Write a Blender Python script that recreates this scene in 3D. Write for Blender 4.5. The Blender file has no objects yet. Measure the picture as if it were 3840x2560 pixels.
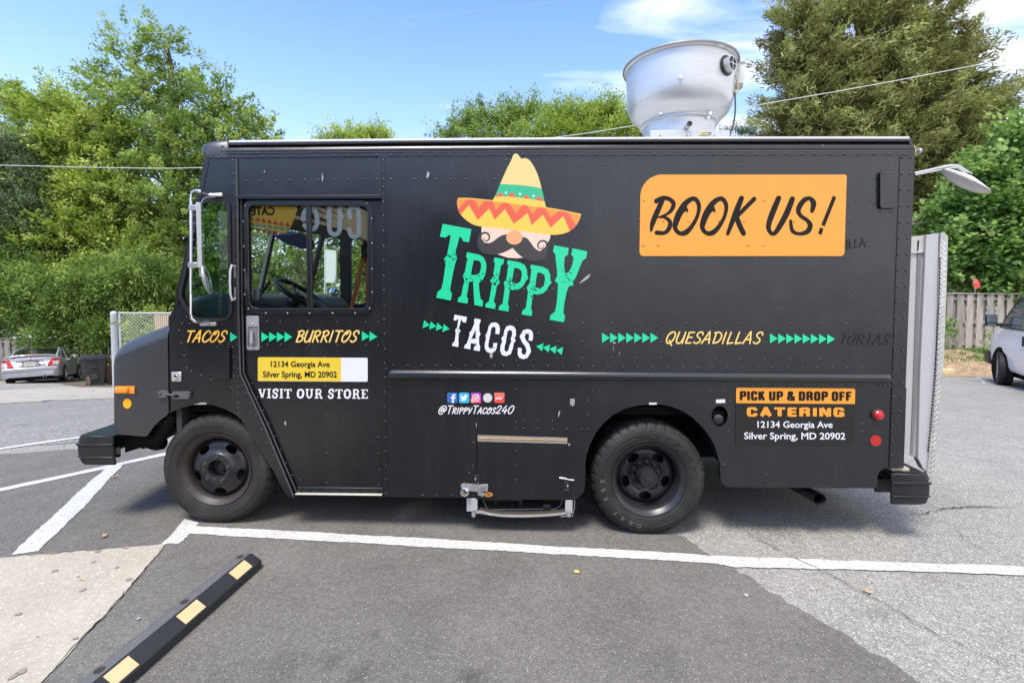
import bpy, bmesh, math, random
import numpy as np
from mathutils import Vector, Matrix
from mathutils.geometry import delaunay_2d_cdt
random.seed(7); rng = np.random.default_rng(11)
R = math.radians
scene = bpy.context.scene
COL = scene.collection

# ------------------------------------------------------------------ camera
H = 1.80; FPX = 1877.6; PX, PY = 1920.0, 1195.0
YAW, PITCH, ROLL = R(1.21), R(-2.56), R(0.11)
_cy, _sy, _cp, _sp = math.cos(YAW), math.sin(YAW), math.cos(PITCH), math.sin(PITCH)
FW = Vector((-_sy*_cp, _cy*_cp, _sp)); RT = Vector((_cy, _sy, 0)); UP = RT.cross(FW)
RT, UP = math.cos(ROLL)*RT+math.sin(ROLL)*UP, -math.sin(ROLL)*RT+math.cos(ROLL)*UP
cd = bpy.data.cameras.new('camera'); cam = bpy.data.objects.new('camera', cd); COL.objects.link(cam)
cam.matrix_world = Matrix(((RT.x, UP.x, -FW.x, 0), (RT.y, UP.y, -FW.y, 0), (RT.z, UP.z, -FW.z, H), (0, 0, 0, 1)))
cd.sensor_fit = 'HORIZONTAL'; cd.sensor_width = 36; cd.lens = 36*FPX/3840
cd.shift_x = 0; cd.shift_y = -(1280-PY)/3840
cd.clip_start = .05; cd.clip_end = 2000
scene.camera = cam

# ------------------------------------------------------------------ light
SUN_EL, SUN_AZ = 64.0, 205.0      # azimuth clockwise from +Y: behind the camera
world = bpy.data.worlds.new('World'); scene.world = world; world.use_nodes = True
wn = world.node_tree; wn.nodes.clear()
def W(t, **k):
    n = wn.nodes.new(t)
    for a, b in k.items(): setattr(n, a, b)
    return n
wo = W('ShaderNodeOutputWorld'); wb = W('ShaderNodeBackground')
sky = W('ShaderNodeTexSky', sky_type='NISHITA', sun_disc=False)
sky.sun_elevation = R(SUN_EL); sky.sun_rotation = R(SUN_AZ)
sky.air_density = 1.0; sky.dust_density = 0.6; sky.ozone_density = 2.2
wb.inputs['Strength'].default_value = 0.15
# clouds: a thin layer overhead, seen by direction (x/z, y/z)
tc = W('ShaderNodeTexCoord'); sep = W('ShaderNodeSeparateXYZ'); wn.links.new(tc.outputs['Generated'], sep.inputs[0])
def WM(op, a, b=None, clamp=False):
    n = W('ShaderNodeMath', operation=op, use_clamp=clamp)
    for i, v in enumerate((a, b)):
        if v is None: continue
        if isinstance(v, (int, float)): n.inputs[i].default_value = v
        else: wn.links.new(v, n.inputs[i])
    return n.outputs[0]
zz = WM('ADD', WM('MAXIMUM', sep.outputs['Z'], 0.0), 0.12)
cx_ = WM('DIVIDE', sep.outputs['X'], zz); cy_ = WM('DIVIDE', sep.outputs['Y'], zz)
cmb = W('ShaderNodeCombineXYZ'); wn.links.new(cx_, cmb.inputs[0]); wn.links.new(cy_, cmb.inputs[1])
mp = W('ShaderNodeMapping'); wn.links.new(cmb.outputs[0], mp.inputs[0])
mp.inputs['Rotation'].default_value = (0, 0, R(24)); mp.inputs['Scale'].default_value = (.8, 2.2, 1)
mp.inputs['Location'].default_value = (3.1, 1.7, 0)
n1 = W('ShaderNodeTexNoise'); n1.inputs['Scale'].default_value = 2.0; n1.inputs['Detail'].default_value = 6; n1.inputs['Roughness'].default_value = .52; n1.inputs['Distortion'].default_value = .35
wn.links.new(mp.outputs[0], n1.inputs[0])
# more cloud to the right (east) of the view and behind, clear to the left
bias = WM('MULTIPLY', WM('ADD', WM('SUBTRACT', WM('MULTIPLY', sep.outputs['X'], 1.9), .34), WM('MULTIPLY', WM('MINIMUM', WM('SUBTRACT', sep.outputs['Y'], 0.25), 0.0), -1.15)), 0.17)
cf = WM('ADD', n1.outputs['Fac'], bias)
cr = W('ShaderNodeValToRGB'); cr.color_ramp.elements[0].position = .49; cr.color_ramp.elements[1].position = .80
cr.color_ramp.elements[0].color = (0, 0, 0, 1); cr.color_ramp.elements[1].color = (.95, .95, .95, 1)
wn.links.new(cf, cr.inputs[0])
# veil of haze low on the horizon
veil = WM('POWER', WM('SUBTRACT', 1.0, WM('MAXIMUM', sep.outputs['Z'], 0.0), True), 4.2)
veil = WM('MULTIPLY', veil, .86)
hs = W('ShaderNodeHueSaturation'); hs.inputs['Saturation'].default_value = 1.2; hs.inputs['Hue'].default_value = .508; hs.inputs['Value'].default_value = 1.30
wn.links.new(sky.outputs[0], hs.inputs['Color'])
m0 = W('ShaderNodeMixRGB'); wn.links.new(veil, m0.inputs[0]); wn.links.new(hs.outputs[0], m0.inputs[1]); m0.inputs[2].default_value = (4.7, 5.15, 6.3, 1)
m1 = W('ShaderNodeMixRGB'); wn.links.new(cr.outputs[0], m1.inputs[0]); wn.links.new(m0.outputs[0], m1.inputs[1]); m1.inputs[2].default_value = (6.3, 6.3, 6.5, 1)
wn.links.new(m1.outputs[0], wb.inputs['Color']); wn.links.new(wb.outputs[0], wo.inputs[0])

sd = bpy.data.lights.new('sun', 'SUN'); sun = bpy.data.objects.new('sun', sd); COL.objects.link(sun)
sd.energy = 2.7; sd.angle = R(18); sd.color = (1, .93, .82)
az = R(SUN_AZ); el = R(SUN_EL)
sdir = Vector((math.sin(az)*math.cos(el), math.cos(az)*math.cos(el), math.sin(el)))
sun.rotation_euler = sdir.to_track_quat('Z', 'Y').to_euler()
vs = scene.view_settings
vs.view_transform = 'Standard'; vs.look = 'None'; vs.gamma = 1; vs.use_curve_mapping = False
vs.exposure = 0.90

# ------------------------------------------------------------------ measuring helpers
def ray(x, y):
    return FW + RT*((x-PX)/FPX) + UP*((PY-y)/FPX)
def at(x, y, Y):
    """point on the vertical plane y=Y seen at photo pixel (x, y)"""
    d = ray(x, y); d = d/d.y*Y
    return Vector((d.x, Y, d.z+H))
SIDE = 3.70                       # plane of the truck's near side
def S(x, y, Y=SIDE):
    p = at(x, y, Y); return (p.x, p.z)
def zf(x0, y0, s):
    return lambda x, y: (x0+x/s, y0+y/s)
def poly(zm, pts, Y=SIDE):
    return [S(*zm(x, y), Y) for x, y in pts]
def sstep(a, b, t):
    t = max(0., min(1., (t-a)/(b-a))); return t*t*(3-2*t)
def g(x, y):
    """height of the lot"""
    tilt = .0133*(.96-max(-4., min(4., x)))
    k = sstep(-8, 3, x)
    s = .138*(1-k)+.037*k
    d = max(0., y-5.5)
    d = d*d/2/2 if d < 2 else d-1
    z = tilt-s*d
    if x > 5:
        z += .55*sstep(13.35, 15.8, y)*sstep(5, 8, x)
    if y > 30: z += (y-30)*.05
    return z
def G(x, y):
    d = ray(x, y); t = 1.8/-d.z if d.z < 0 else 40
    lo, hi = .3, 60.
    f = lambda t: (H+d.z*t)-g(d.x*t, d.y*t)
    for _ in range(50):
        m = (lo+hi)/2
        if f(m) > 0: lo = m
        else: hi = m
    return Vector((d.x*lo, d.y*lo, H+d.z*lo))

# ------------------------------------------------------------------ object helpers
def link(o, parent=None):
    COL.objects.link(o)
    if parent is not None: o.parent = parent
    return o
def tag(o, label=None, cat=None, group=None, kind=None):
    if label: o['label'] = label
    if cat: o['category'] = cat
    if group: o['group'] = group
    if kind: o['kind'] = kind
    return o
def empty(name, loc=(0, 0, 0), rz=0):
    o = bpy.data.objects.new(name, None); o.empty_display_size = .2
    o.location = loc; o.rotation_euler = (0, 0, rz); return link(o)
def copy_tree(o, parent=None):
    c = o.copy(); COL.objects.link(c)
    if parent is not None: c.parent = parent
    for ch in list(o.children): copy_tree(ch, c)
    return c

class MB:
    def __init__(s): s.v = []; s.f = []; s.m = []
    def add(s, vs, fs, m=0):
        n = len(s.v); s.v += [tuple(v) for v in vs]
        for f in fs: s.f.append(tuple(i+n for i in f)); s.m.append(m)
        return s
    def box(s, c, d, rot=None, m=0):
        x, y, z = (t/2 for t in d)
        P = [Vector((a*x, b*y, e*z)) for a in (-1, 1) for b in (-1, 1) for e in (-1, 1)]
        if rot is not None: P = [rot @ p for p in P]
        P = [p+Vector(c) for p in P]
        return s.add(P, [(0, 1, 3, 2), (4, 6, 7, 5), (0, 4, 5, 1), (2, 3, 7, 6), (0, 2, 6, 4), (1, 5, 7, 3)], m)
    def span(s, a, b, m=0):
        return s.box([(i+j)/2 for i, j in zip(a, b)], [abs(j-i) for i, j in zip(a, b)], None, m)
    def tube(s, pts, r, n=8, m=0, cap=True):
        pts = [Vector(p) for p in pts]; rs = r if isinstance(r, (list, tuple)) else [r]*len(pts)
        V = []; F = []; up = None
        for i, p in enumerate(pts):
            t = (pts[min(i+1, len(pts)-1)]-pts[max(i-1, 0)]).normalized()
            if up is None:
                up = Vector((0, 0, 1)) if abs(t.z) < .9 else Vector((1, 0, 0))
            a = (up-t*up.dot(t)).normalized(); b = t.cross(a); up = a
            for k in range(n):
                w = 2*math.pi*k/n; V.append(p+(a*math.cos(w)+b*math.sin(w))*rs[i])
        for i in range(len(pts)-1):
            for k in range(n):
                k2 = (k+1) % n; F.append((i*n+k, i*n+k2, (i+1)*n+k2, (i+1)*n+k))
        if cap:
            F.append(tuple(range(n-1, -1, -1))); F.append(tuple((len(pts)-1)*n+k for k in range(n)))
        return s.add(V, F, m)
    def lathe(s, prof, c, axis='Y', n=48, m=0, mod=None):
        """prof: (radius, offset along axis)"""
        V = []; F = []
        for i, (r, h) in enumerate(prof):
            for k in range(n):
                w = 2*math.pi*k/n; rr = r if mod is None else mod(r, h, i, k)
                a, b = rr*math.cos(w), rr*math.sin(w)
                V.append({'Y': (c[0]+a, c[1]+h, c[2]+b), 'Z': (c[0]+a, c[1]+b, c[2]+h), 'X': (c[0]+h, c[1]+a, c[2]+b)}[axis])
        for i in range(len(prof)-1):
            for k in range(n):
                k2 = (k+1) % n; F.append((i*n+k, i*n+k2, (i+1)*n+k2, (i+1)*n+k))
        return s.add(V, F, m)
    def disc(s, c, r, axis='Y', n=24, m=0):
        V = []
        for k in range(n):
            w = 2*math.pi*k/n; a, b = r*math.cos(w), r*math.sin(w)
            V.append({'Y': (c[0]+a, c[1], c[2]+b), 'Z': (c[0]+a, c[1]+b, c[2]), 'X': (c[0], c[1]+a, c[2]+b)}[axis])
        return s.add(V, [tuple(range(n))], m)
    def prism(s, p2, y0, y1, m=0):
        """polygon in x,z extruded from y0 to y1"""
        n = len(p2)
        V = [(x, y0, z) for x, z in p2]+[(x, y1, z) for x, z in p2]
        F = [tuple(range(n)), tuple(range(2*n-1, n-1, -1))]+[(i, i+n, (i+1) % n+n, (i+1) % n) for i in range(n)]
        return s.add(V, F, m)
    def build(s, name, mats, parent=None, smooth=False, bevel=0, seg=2, fix=True, angle=35):
        me = bpy.data.meshes.new(name); me.from_pydata(s.v, [], s.f); me.update()
        for m in (mats if isinstance(mats, (list, tuple)) else [mats]): me.materials.append(m)
        if len(me.materials) > 1: me.polygons.foreach_set('material_index', s.m)
        if fix:
            bm = bmesh.new(); bm.from_mesh(me); bmesh.ops.recalc_face_normals(bm, faces=bm.faces); bm.to_mesh(me); bm.free()
        if smooth or bevel:
            me.polygons.foreach_set('use_smooth', [True]*len(me.polygons)); me.set_sharp_from_angle(angle=R(angle))
        o = link(bpy.data.objects.new(name, me), parent)
        if bevel:
            b = o.modifiers.new('bevel', 'BEVEL'); b.width = bevel; b.segments = seg; b.limit_method = 'ANGLE'; b.angle_limit = R(40)
        return o

def area2(p):
    return sum(p[i][0]*p[(i+1) % len(p)][1]-p[(i+1) % len(p)][0]*p[i][1] for i in range(len(p)))/2
def partition(shapes, extra=()):
    """painter's order: each shape (points, material or -1 for a hole); returns one flat layer"""
    vs = []; fs = []; ms = []
    for p, m in shapes:
        q = [p[0]]
        for a in p[1:]:
            if abs(a[0]-q[-1][0])+abs(a[1]-q[-1][1]) > 1e-5: q.append(a)
        if abs(q[0][0]-q[-1][0])+abs(q[0][1]-q[-1][1]) < 1e-5: q.pop()
        if len(q) < 3: continue
        if area2(q) < 0: q = q[::-1]
        fs.append(list(range(len(vs), len(vs)+len(q)))); vs += [Vector(a) for a in q]; ms.append(m)
    vs += [Vector(a) for a in extra]
    ov, oe, of, _, _, src = delaunay_2d_cdt(vs, [], fs, 1, 1e-6)
    F = []; M = []
    for f, s in zip(of, src):
        if not s: continue
        m = ms[max(s)]
        if m < 0: continue
        F.append(tuple(f)); M.append(m)
    return [(v.x, v.y) for v in ov], F, M
def flat(shapes, name, mats, y=SIDE, parent=None, thick=0, bevel=0, yf=None, extra=()):
    P, F, M = partition(shapes, extra)
    mb = MB()
    V = [(a, (yf(a, b) if yf else y), b) for a, b in P]
    mb.add(V, F); mb.m = list(M)
    me = bpy.data.meshes.new(name); me.from_pydata(mb.v, [], mb.f); me.update()
    for m in (mats if isinstance(mats, (list, tuple)) else [mats]): me.materials.append(m)
    me.polygons.foreach_set('material_index', [min(m, len(me.materials)-1) for m in mb.m])
    bm = bmesh.new(); bm.from_mesh(me)
    bmesh.ops.delete(bm, geom=[v for v in bm.verts if not v.link_faces], context='VERTS')
    for f in bm.faces: f.normal_update()
    if bm.faces and sum(f.normal.y*f.calc_area() for f in bm.faces) > 0: bmesh.ops.reverse_faces(bm, faces=bm.faces)
    if thick:
        r = bmesh.ops.extrude_face_region(bm, geom=list(bm.faces), use_keep_orig=True)
        bmesh.ops.translate(bm, verts=[e for e in r['geom'] if isinstance(e, bmesh.types.BMVert)], vec=(0, thick, 0))
        bmesh.ops.recalc_face_normals(bm, faces=bm.faces)
    bm.to_mesh(me); bm.free()
    o = link(bpy.data.objects.new(name, me), parent)
    if bevel:
        b = o.modifiers.new('bevel', 'BEVEL'); b.width = bevel; b.segments = 2; b.limit_method = 'ANGLE'; b.angle_limit = R(60)
    return o
def ell(cx, cy, rx, ry, n=20, rot=0):
    c, s = math.cos(rot), math.sin(rot); o = []
    for k in range(n):
        a = 2*math.pi*k/n; x, y = rx*math.cos(a), ry*math.sin(a); o.append((cx+x*c-y*s, cy+x*s+y*c))
    return o
def catmull(p, n=5, closed=False):
    p = [tuple(q) for q in p]
    if len(p) < 3: return p
    Q = [p[-1]]+p+[p[0], p[1]] if closed else [p[0]]+p+[p[-1]]
    o = []; L = len(p) if closed else len(p)-1
    for i in range(L):
        a, b, c, d = Q[i:i+4]
        for k in range(n):
            t = k/n
            o.append(tuple(.5*(2*b[j]+(c[j]-a[j])*t+(2*a[j]-5*b[j]+4*c[j]-d[j])*t*t+(3*b[j]-a[j]-3*c[j]+d[j])*t**3) for j in range(len(b))))
    if not closed: o.append(p[-1])
    return o
def stroke(pts, w, m=0, smooth=True, closed=False, cap=True):
    """list of shapes for a brush stroke of width w (number or per-point list)"""
    n = 5
    if isinstance(w, (list, tuple)):
        p3 = [(a[0], a[1], ww) for a, ww in zip(pts, w)]
    else: p3 = [(a[0], a[1], w) for a in pts]
    if smooth and len(pts) > 2: p3 = catmull(p3, n, closed)
    elif closed: p3 = p3+[p3[0]]
    out = []
    for i in range(len(p3)-1):
        (x0, y0, w0), (x1, y1, w1) = p3[i], p3[i+1]
        L = math.hypot(x1-x0, y1-y0)
        if L < 1e-7: continue
        nx, ny = -(y1-y0)/L/2, (x1-x0)/L/2
        out.append(([(x0+nx*w0, y0+ny*w0), (x1+nx*w1, y1+ny*w1), (x1-nx*w1, y1-ny*w1), (x0-nx*w0, y0-ny*w0)], m))
        if i or closed: out.append((ell(x0, y0, w0*.497, w0*.497, 8), m))
    if cap and not closed:
        for q in (p3[0], p3[-1]): out.append((ell(q[0], q[1], q[2]*.497, q[2]*.497, 8), m))
    return out
def to_side(zm, shapes, Y=SIDE):
    return [(poly(zm, p, Y), m) for p, m in shapes]

# ------------------------------------------------------------------ materials
MT = {}
def mat(name, col=(.5, .5, .5), rough=.5, metal=0, spec=.5, noise=0, nscale=8, bump=0, bscale=60, col2=None, c2scale=3, c2lo=.45, c2hi=.65, detail=6, stretch=None, coat=0, bdist=.003):
    m = bpy.data.materials.new(name); m.use_nodes = True; MT[name] = m
    nt = m.node_tree; b = nt.nodes['Principled BSDF']
    b.inputs['Roughness'].default_value = rough; b.inputs['Metallic'].default_value = metal
    b.inputs['Specular IOR Level'].default_value = spec
    if coat: b.inputs['Coat Weight'].default_value = coat; b.inputs['Coat Roughness'].default_value = .12
    N = lambda t: nt.nodes.new(t)
    tc = N('ShaderNodeTexCoord'); vec = tc.outputs['Object']
    if stretch:
        mp = N('ShaderNodeMapping'); mp.inputs['Scale'].default_value = stretch; nt.links.new(vec, mp.inputs[0]); vec = mp.outputs[0]
    def nz(sc, d=detail, r=.6):
        n = N('ShaderNodeTexNoise'); n.inputs['Scale'].default_value = sc; n.inputs['Detail'].default_value = d; n.inputs['Roughness'].default_value = r
        nt.links.new(vec, n.inputs[0]); return n.outputs['Fac']
    c4 = (*col, 1); out = None
    b.inputs['Base Color'].default_value = c4
    if col2:
        r = N('ShaderNodeValToRGB'); r.color_ramp.elements[0].position = c2lo; r.color_ramp.elements[1].position = c2hi
        r.color_ramp.elements[0].color = c4; r.color_ramp.elements[1].color = (*col2, 1)
        nt.links.new(nz(c2scale), r.inputs[0]); out = r.outputs[0]
    if noise:
        mr = N('ShaderNodeMapRange'); mr.inputs[3].default_value = 1-noise; mr.inputs[4].default_value = 1+noise
        nt.links.new(nz(nscale), mr.inputs[0])
        mx = N('ShaderNodeMixRGB'); mx.blend_type = 'MULTIPLY'; mx.inputs[0].default_value = 1
        if out: nt.links.new(out, mx.inputs[1])
        else: mx.inputs[1].default_value = c4
        nt.links.new(mr.outputs[0], mx.inputs[2]); out = mx.outputs[0]
    if out: nt.links.new(out, b.inputs['Base Color'])
    if bump:
        bp = N('ShaderNodeBump'); bp.inputs['Strength'].default_value = bump; bp.inputs['Distance'].default_value = bdist
        nt.links.new(nz(bscale, 3), bp.inputs['Height']); nt.links.new(bp.outputs[0], b.inputs['Normal'])
    return m
def glass(name, tint=(.9, .95, .93), refl=1.0, rough=.02):
    m = bpy.data.materials.new(name); m.use_nodes = True; nt = m.node_tree; nt.nodes.clear()
    o = nt.nodes.new('ShaderNodeOutputMaterial'); t = nt.nodes.new('ShaderNodeBsdfTransparent'); gl = nt.nodes.new('ShaderNodeBsdfGlossy')
    gl.inputs['Roughness'].default_value = rough; gl.inputs['Color'].default_value = (refl, refl, refl, 1)
    t.inputs[0].default_value = (*tint, 1); fr = nt.nodes.new('ShaderNodeFresnel'); fr.inputs[0].default_value = 1.5
    mx = nt.nodes.new('ShaderNodeMixShader'); nt.links.new(fr.outputs[0], mx.inputs[0]); nt.links.new(t.outputs[0], mx.inputs[1]); nt.links.new(gl.outputs[0], mx.inputs[2])
    nt.links.new(mx.outputs[0], o.inputs[0]); return m
# ------------------------------------------------------------------ ground
SPOTS = {}
def ground_mat(name, c, speck=.5, sc=130, big=.12, mid=.12, dark=None, darkamt=0, rough=.9, bump=.5, light=(.7, .68, .64), lf=.04, warm=None):
    m = bpy.data.materials.new(name); m.use_nodes = True; nt = m.node_tree; b = nt.nodes['Principled BSDF']
    b.inputs['Roughness'].default_value = rough; b.inputs['Specular IOR Level'].default_value = .3
    N = nt.nodes.new; L = nt.links.new
    tc = N('ShaderNodeTexCoord').outputs['Object']
    def nz(sc, d=5, r=.6):
        n = N('ShaderNodeTexNoise'); n.inputs['Scale'].default_value = sc; n.inputs['Detail'].default_value = d; n.inputs['Roughness'].default_value = r; L(tc, n.inputs[0]); return n.outputs['Fac']
    def mr(v, a, b_, lo=0, hi=1):
        n = N('ShaderNodeMapRange'); n.inputs[1].default_value = lo; n.inputs[2].default_value = hi; n.inputs[3].default_value = a; n.inputs[4].default_value = b_; L(v, n.inputs[0]); return n.outputs[0]
    def mul(a, b_):
        n = N('ShaderNodeMath'); n.operation = 'MULTIPLY'; L(a, n.inputs[0]); L(b_, n.inputs[1]); return n.outputs[0]
    vo = N('ShaderNodeTexVoronoi'); vo.inputs['Scale'].default_value = sc; L(tc, vo.inputs[0])
    sp = N('ShaderNodeSeparateColor'); L(vo.outputs['Color'], sp.inputs[0])
    vo2 = N('ShaderNodeTexVoronoi'); vo2.inputs['Scale'].default_value = sc*.37; L(tc, vo2.inputs[0])
    sp2 = N('ShaderNodeSeparateColor'); L(vo2.outputs['Color'], sp2.inputs[0])
    f = mul(mr(sp.outputs[0], 1-speck, 1+speck), mr(sp2.outputs[0], 1-speck*.4, 1+speck*.4))
    f = mul(f, mr(nz(.35, 4), 1-big, 1+big, .3, .7)); f = mul(f, mr(nz(2.6, 6), 1-mid, 1+mid, .3, .7))
    f = mul(f, mr(nz(28, 4), 1-mid, 1+mid, .3, .7))
    if darkamt:
        f = mul(f, mr(nz(1.3, 8, .7), 1, 1-darkamt, .60, .70))
    if name in SPOTS:   # soft-edged oil and tyre stains where they lie on the lot
        ns = nz(9, 6, .7)
        for (sx, sy, sr, am) in SPOTS[name]:
            vm = N('ShaderNodeVectorMath'); vm.operation = 'DISTANCE'; L(tc, vm.inputs[0]); vm.inputs[1].default_value = (sx, sy, 0)
            ad = N('ShaderNodeMath'); ad.operation = 'MULTIPLY_ADD'; L(ns, ad.inputs[0]); ad.inputs[1].default_value = sr*1.3; L(vm.outputs['Value'], ad.inputs[2])
            f = mul(f, mr(ad.outputs[0], 1-am, 1, sr*.85, sr*1.6))
    mx = N('ShaderNodeMixRGB'); mx.blend_type = 'MULTIPLY'; mx.inputs[0].default_value = 1; mx.inputs[1].default_value = (*c, 1); L(f, mx.inputs[2])
    out = mx.outputs[0]
    if warm:
        w = N('ShaderNodeMixRGB'); L(mr(nz(.8, 6), 0, .8, .45, .7), w.inputs[0]); L(out, w.inputs[1]); w.inputs[2].default_value = (*warm, 1); out = w.outputs[0]
    # pale chips of stone
    gt = N('ShaderNodeMath'); gt.operation = 'GREATER_THAN'; L(sp.outputs[1], gt.inputs[0]); gt.inputs[1].default_value = 1-lf
    m2 = N('ShaderNodeMixRGB'); L(gt.outputs[0], m2.inputs[0]); L(out, m2.inputs[1]); m2.inputs[2].default_value = (*light, 1)
    L(m2.outputs[0], b.inputs['Base Color'])
    bp = N('ShaderNodeBump'); bp.inputs['Strength'].default_value = bump; bp.inputs['Distance'].default_value = .006
    ad = N('ShaderNodeMath'); ad.operation = 'ADD'; L(vo.outputs['Distance'], ad.inputs[0]); L(nz(60, 3), ad.inputs[1]); L(ad.outputs[0], bp.inputs['Height']); L(bp.outputs[0], b.inputs['Normal'])
    return m
def SP(*q): return [(G(x, y).x, G(x, y).y, r, a) for x, y, r, a in q]
SPOTS['new_asphalt'] = SP((1405, 2380, .05, .35), (1120, 2330, .035, .3), (1760, 2540, .09, .35), (1500, 2420, .03, .3), (1240, 2480, .10, .4), (1880, 2360, .03, .3), (1340, 2535, .09, .35), (1060, 2500, .14, .22), (2250, 2330, .2, .12), (2500, 2480, .16, .15))
SPOTS['old_asphalt'] = SP((2900, 1990, .25, .25), (3300, 2300, .12, .2), (2750, 1930, .2, .25))
M_old = ground_mat('old_asphalt', (.25, .243, .224), .28, 140, .10, .10, light=(.46, .45, .42), lf=.07, bump=.5)
M_new = ground_mat('new_asphalt', (.137, .129, .118), .28, 230, .14, .13, darkamt=.22, light=(.36, .34, .32), lf=.014, bump=.4)
M_midg = ground_mat('middle_asphalt', (.205, .20, .188), .4, 120, .08, .1, light=(.45, .44, .42), lf=.04)
M_sand = ground_mat('sandy_strip', (.32, .30, .265), .35, 120, .12, .16, light=(.6, .57, .5), lf=.06, warm=(.36, .32, .26))
M_conc = ground_mat('concrete', (.37, .338, .278), .06, 160, .06, .08, light=(.62, .56, .47), lf=.03, bump=.25, rough=.85)
M_paint = ground_mat('road_paint', (.50, .50, .49), .08, 140, .07, .10, darkamt=.30, light=(.26, .25, .24), lf=.06, bump=.35, rough=.7)
M_wornpaint = ground_mat('worn_paint', (.36, .36, .35), .3, 120, .1, .2, light=(.5, .5, .5), lf=.1)
M_mulch = ground_mat('leaf_litter', (.30, .205, .125), .5, 60, .15, .25, light=(.52, .40, .27), lf=.14, bump=1)
M_soil = ground_mat('damp_soil', (.12, .095, .07), .35, 60, .15, .25, light=(.3, .24, .17), lf=.05, bump=1)
M_crack = mat('crack', (.03, .027, .023), .95, noise=.3, nscale=60)

def gridded(xs, ys, off, name, m):
    V = [(x, y, g(x, y)+off) for y in ys for x in xs]; n = len(xs)
    F = [(j*n+i, j*n+i+1, (j+1)*n+i+1, (j+1)*n+i) for j in range(len(ys)-1) for i in range(n-1)]
    o = MB().add(V, F).build(name, m, smooth=True, fix=False, angle=60); return tag(o, kind='structure')
ar = lambda a, b, s: [a+s*i for i in range(int(round((b-a)/s))+1)]
xs = [-700, -300, -150, -80, -50]+ar(-36, 24, .5)+[30, 50, 80, 150, 300, 700]
ys = [-300, -100, -40, -15, -6]+ar(-3, 34, .5)+[40, 50, 70, 100, 160, 300, 900]
gr = gridded(xs, ys, 0, 'ground', M_old)

def patch(name, P, off, m, label=None, cell=.5):
    P = [(p[0], p[1]) for p in P]
    x0, x1 = min(p[0] for p in P), max(p[0] for p in P); y0, y1 = min(p[1] for p in P), max(p[1] for p in P)
    ex = []
    if (x1-x0)*(y1-y0) > .5:
        ex = [(i*cell, j*cell) for i in range(math.ceil(x0/cell), math.floor(x1/cell)+1) for j in range(math.ceil(y0/cell), math.floor(y1/cell)+1)]
    # densify edges so the sheet follows the ground
    Q = []
    for i, a in enumerate(P):
        b = P[(i+1) % len(P)]; L = math.hypot(b[0]-a[0], b[1]-a[1]); k = max(1, int(L/.4))
        Q += [(a[0]+(b[0]-a[0])*t/k, a[1]+(b[1]-a[1])*t/k) for t in range(k)]
    V2, F, M = partition([(Q, 0)], ex)
    me = bpy.data.meshes.new(name); me.from_pydata([(x, y, g(x, y)+off) for x, y in V2], [], F); me.materials.append(m); me.update()
    bm = bmesh.new(); bm.from_mesh(me); bmesh.ops.delete(bm, geom=[v for v in bm.verts if not v.link_faces], context='VERTS')
    for f in bm.faces:
        f.normal_update()
        if f.normal.z < 0: f.normal_flip()
    bm.to_mesh(me); bm.free()
    o = link(bpy.data.objects.new(name, me)); tag(o, label=label, kind='structure'); return o
def fray(P, step, amp, seed):
    r = random.Random(seed); o = []
    for i, a in enumerate(P):
        q = P[(i+1) % len(P)]; L_ = math.hypot(q[0]-a[0], q[1]-a[1]); n = max(1, int(L_/step))
        o += [(a[0]+(q[0]-a[0])*k/n+r.uniform(-amp, amp), a[1]+(q[1]-a[1])*k/n+r.uniform(-amp, amp)) for k in range(n)]
    return o
def fray_(P, step, amp, seed):
    return fray(P, step, amp, seed)
def wob(P, amp, n=6, seed=0):
    """ragged edges: subdivide and jitter an outline"""
    r = random.Random(seed); o = []
    for i, a in enumerate(P):
        b = P[(i+1) % len(P)]
        for k in range(n):
            t = k/n; j = 0 if k == 0 else 1
            o.append((a[0]+(b[0]-a[0])*t+r.uniform(-amp, amp)*j, a[1]+(b[1]-a[1])*t+r.uniform(-amp, amp)*j))
    return o
def GP(zm, pts): return [G(*zm(x, y)) for x, y in pts]
z9 = zf(0, 1380, 2.177); zR = zf(0, 1960, 2.138); zC = zf(2500, 1900, 1.7552); zV = zf(3440, 1000, 3.135); zI = zf(0, 0, 1)
Pm = [(-26, 7.6), G(0, 1516)[:2], G(200, 1505)[:2], G(410, 1495)[:2]]
patch('lot_patch', wob([tuple(G(-500, 1545)[:2]), tuple(G(0, 1516)[:2]), tuple(G(200, 1503)[:2]), tuple(G(410, 1495)[:2]), tuple(G(900, 1470)[:2]), tuple(G(900, 1600)[:2]), tuple(G(285, 1660)[:2]), tuple(G(0, 1678)[:2]), tuple(G(-500, 1705)[:2])], .02, 6, 3), .004, M_midg)
patch('sandy_strip', wob([tuple(G(-300, 1480)[:2]), tuple(G(0, 1463)[:2]), tuple(G(230, 1450)[:2]), tuple(G(700, 1440)[:2]), tuple(G(900, 1470)[:2]), tuple(G(410, 1494)[:2]), tuple(G(200, 1502)[:2]), tuple(G(0, 1515)[:2]), tuple(G(-500, 1544)[:2])], .05, 6, 4), .008, M_sand)
A = G(0, 1704); B = G(285, 1684)
rb = GP(zC, [(100, 190), (200, 260), (300, 325), (430, 390), (600, 500), (850, 660), (1100, 800), (1300, 930), (1520, 1050), (1660, 1158)])
d = (rb[-1]-rb[-4]).normalized()
new = [tuple((A+(A-B)*6)[:2]), tuple(A[:2]), tuple(B[:2]), tuple((B+(B-A)*1.6)[:2]), (-1.0, 5.2)]+[tuple(p[:2]) for p in rb]+[tuple((rb[-1]+d*2)[:2]), (3.4, -3), (-12, -3)]
patch('fresh_asphalt', fray_(wob(new, .012, 5, 5), .06, .009, 5), .004, M_new)
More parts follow.
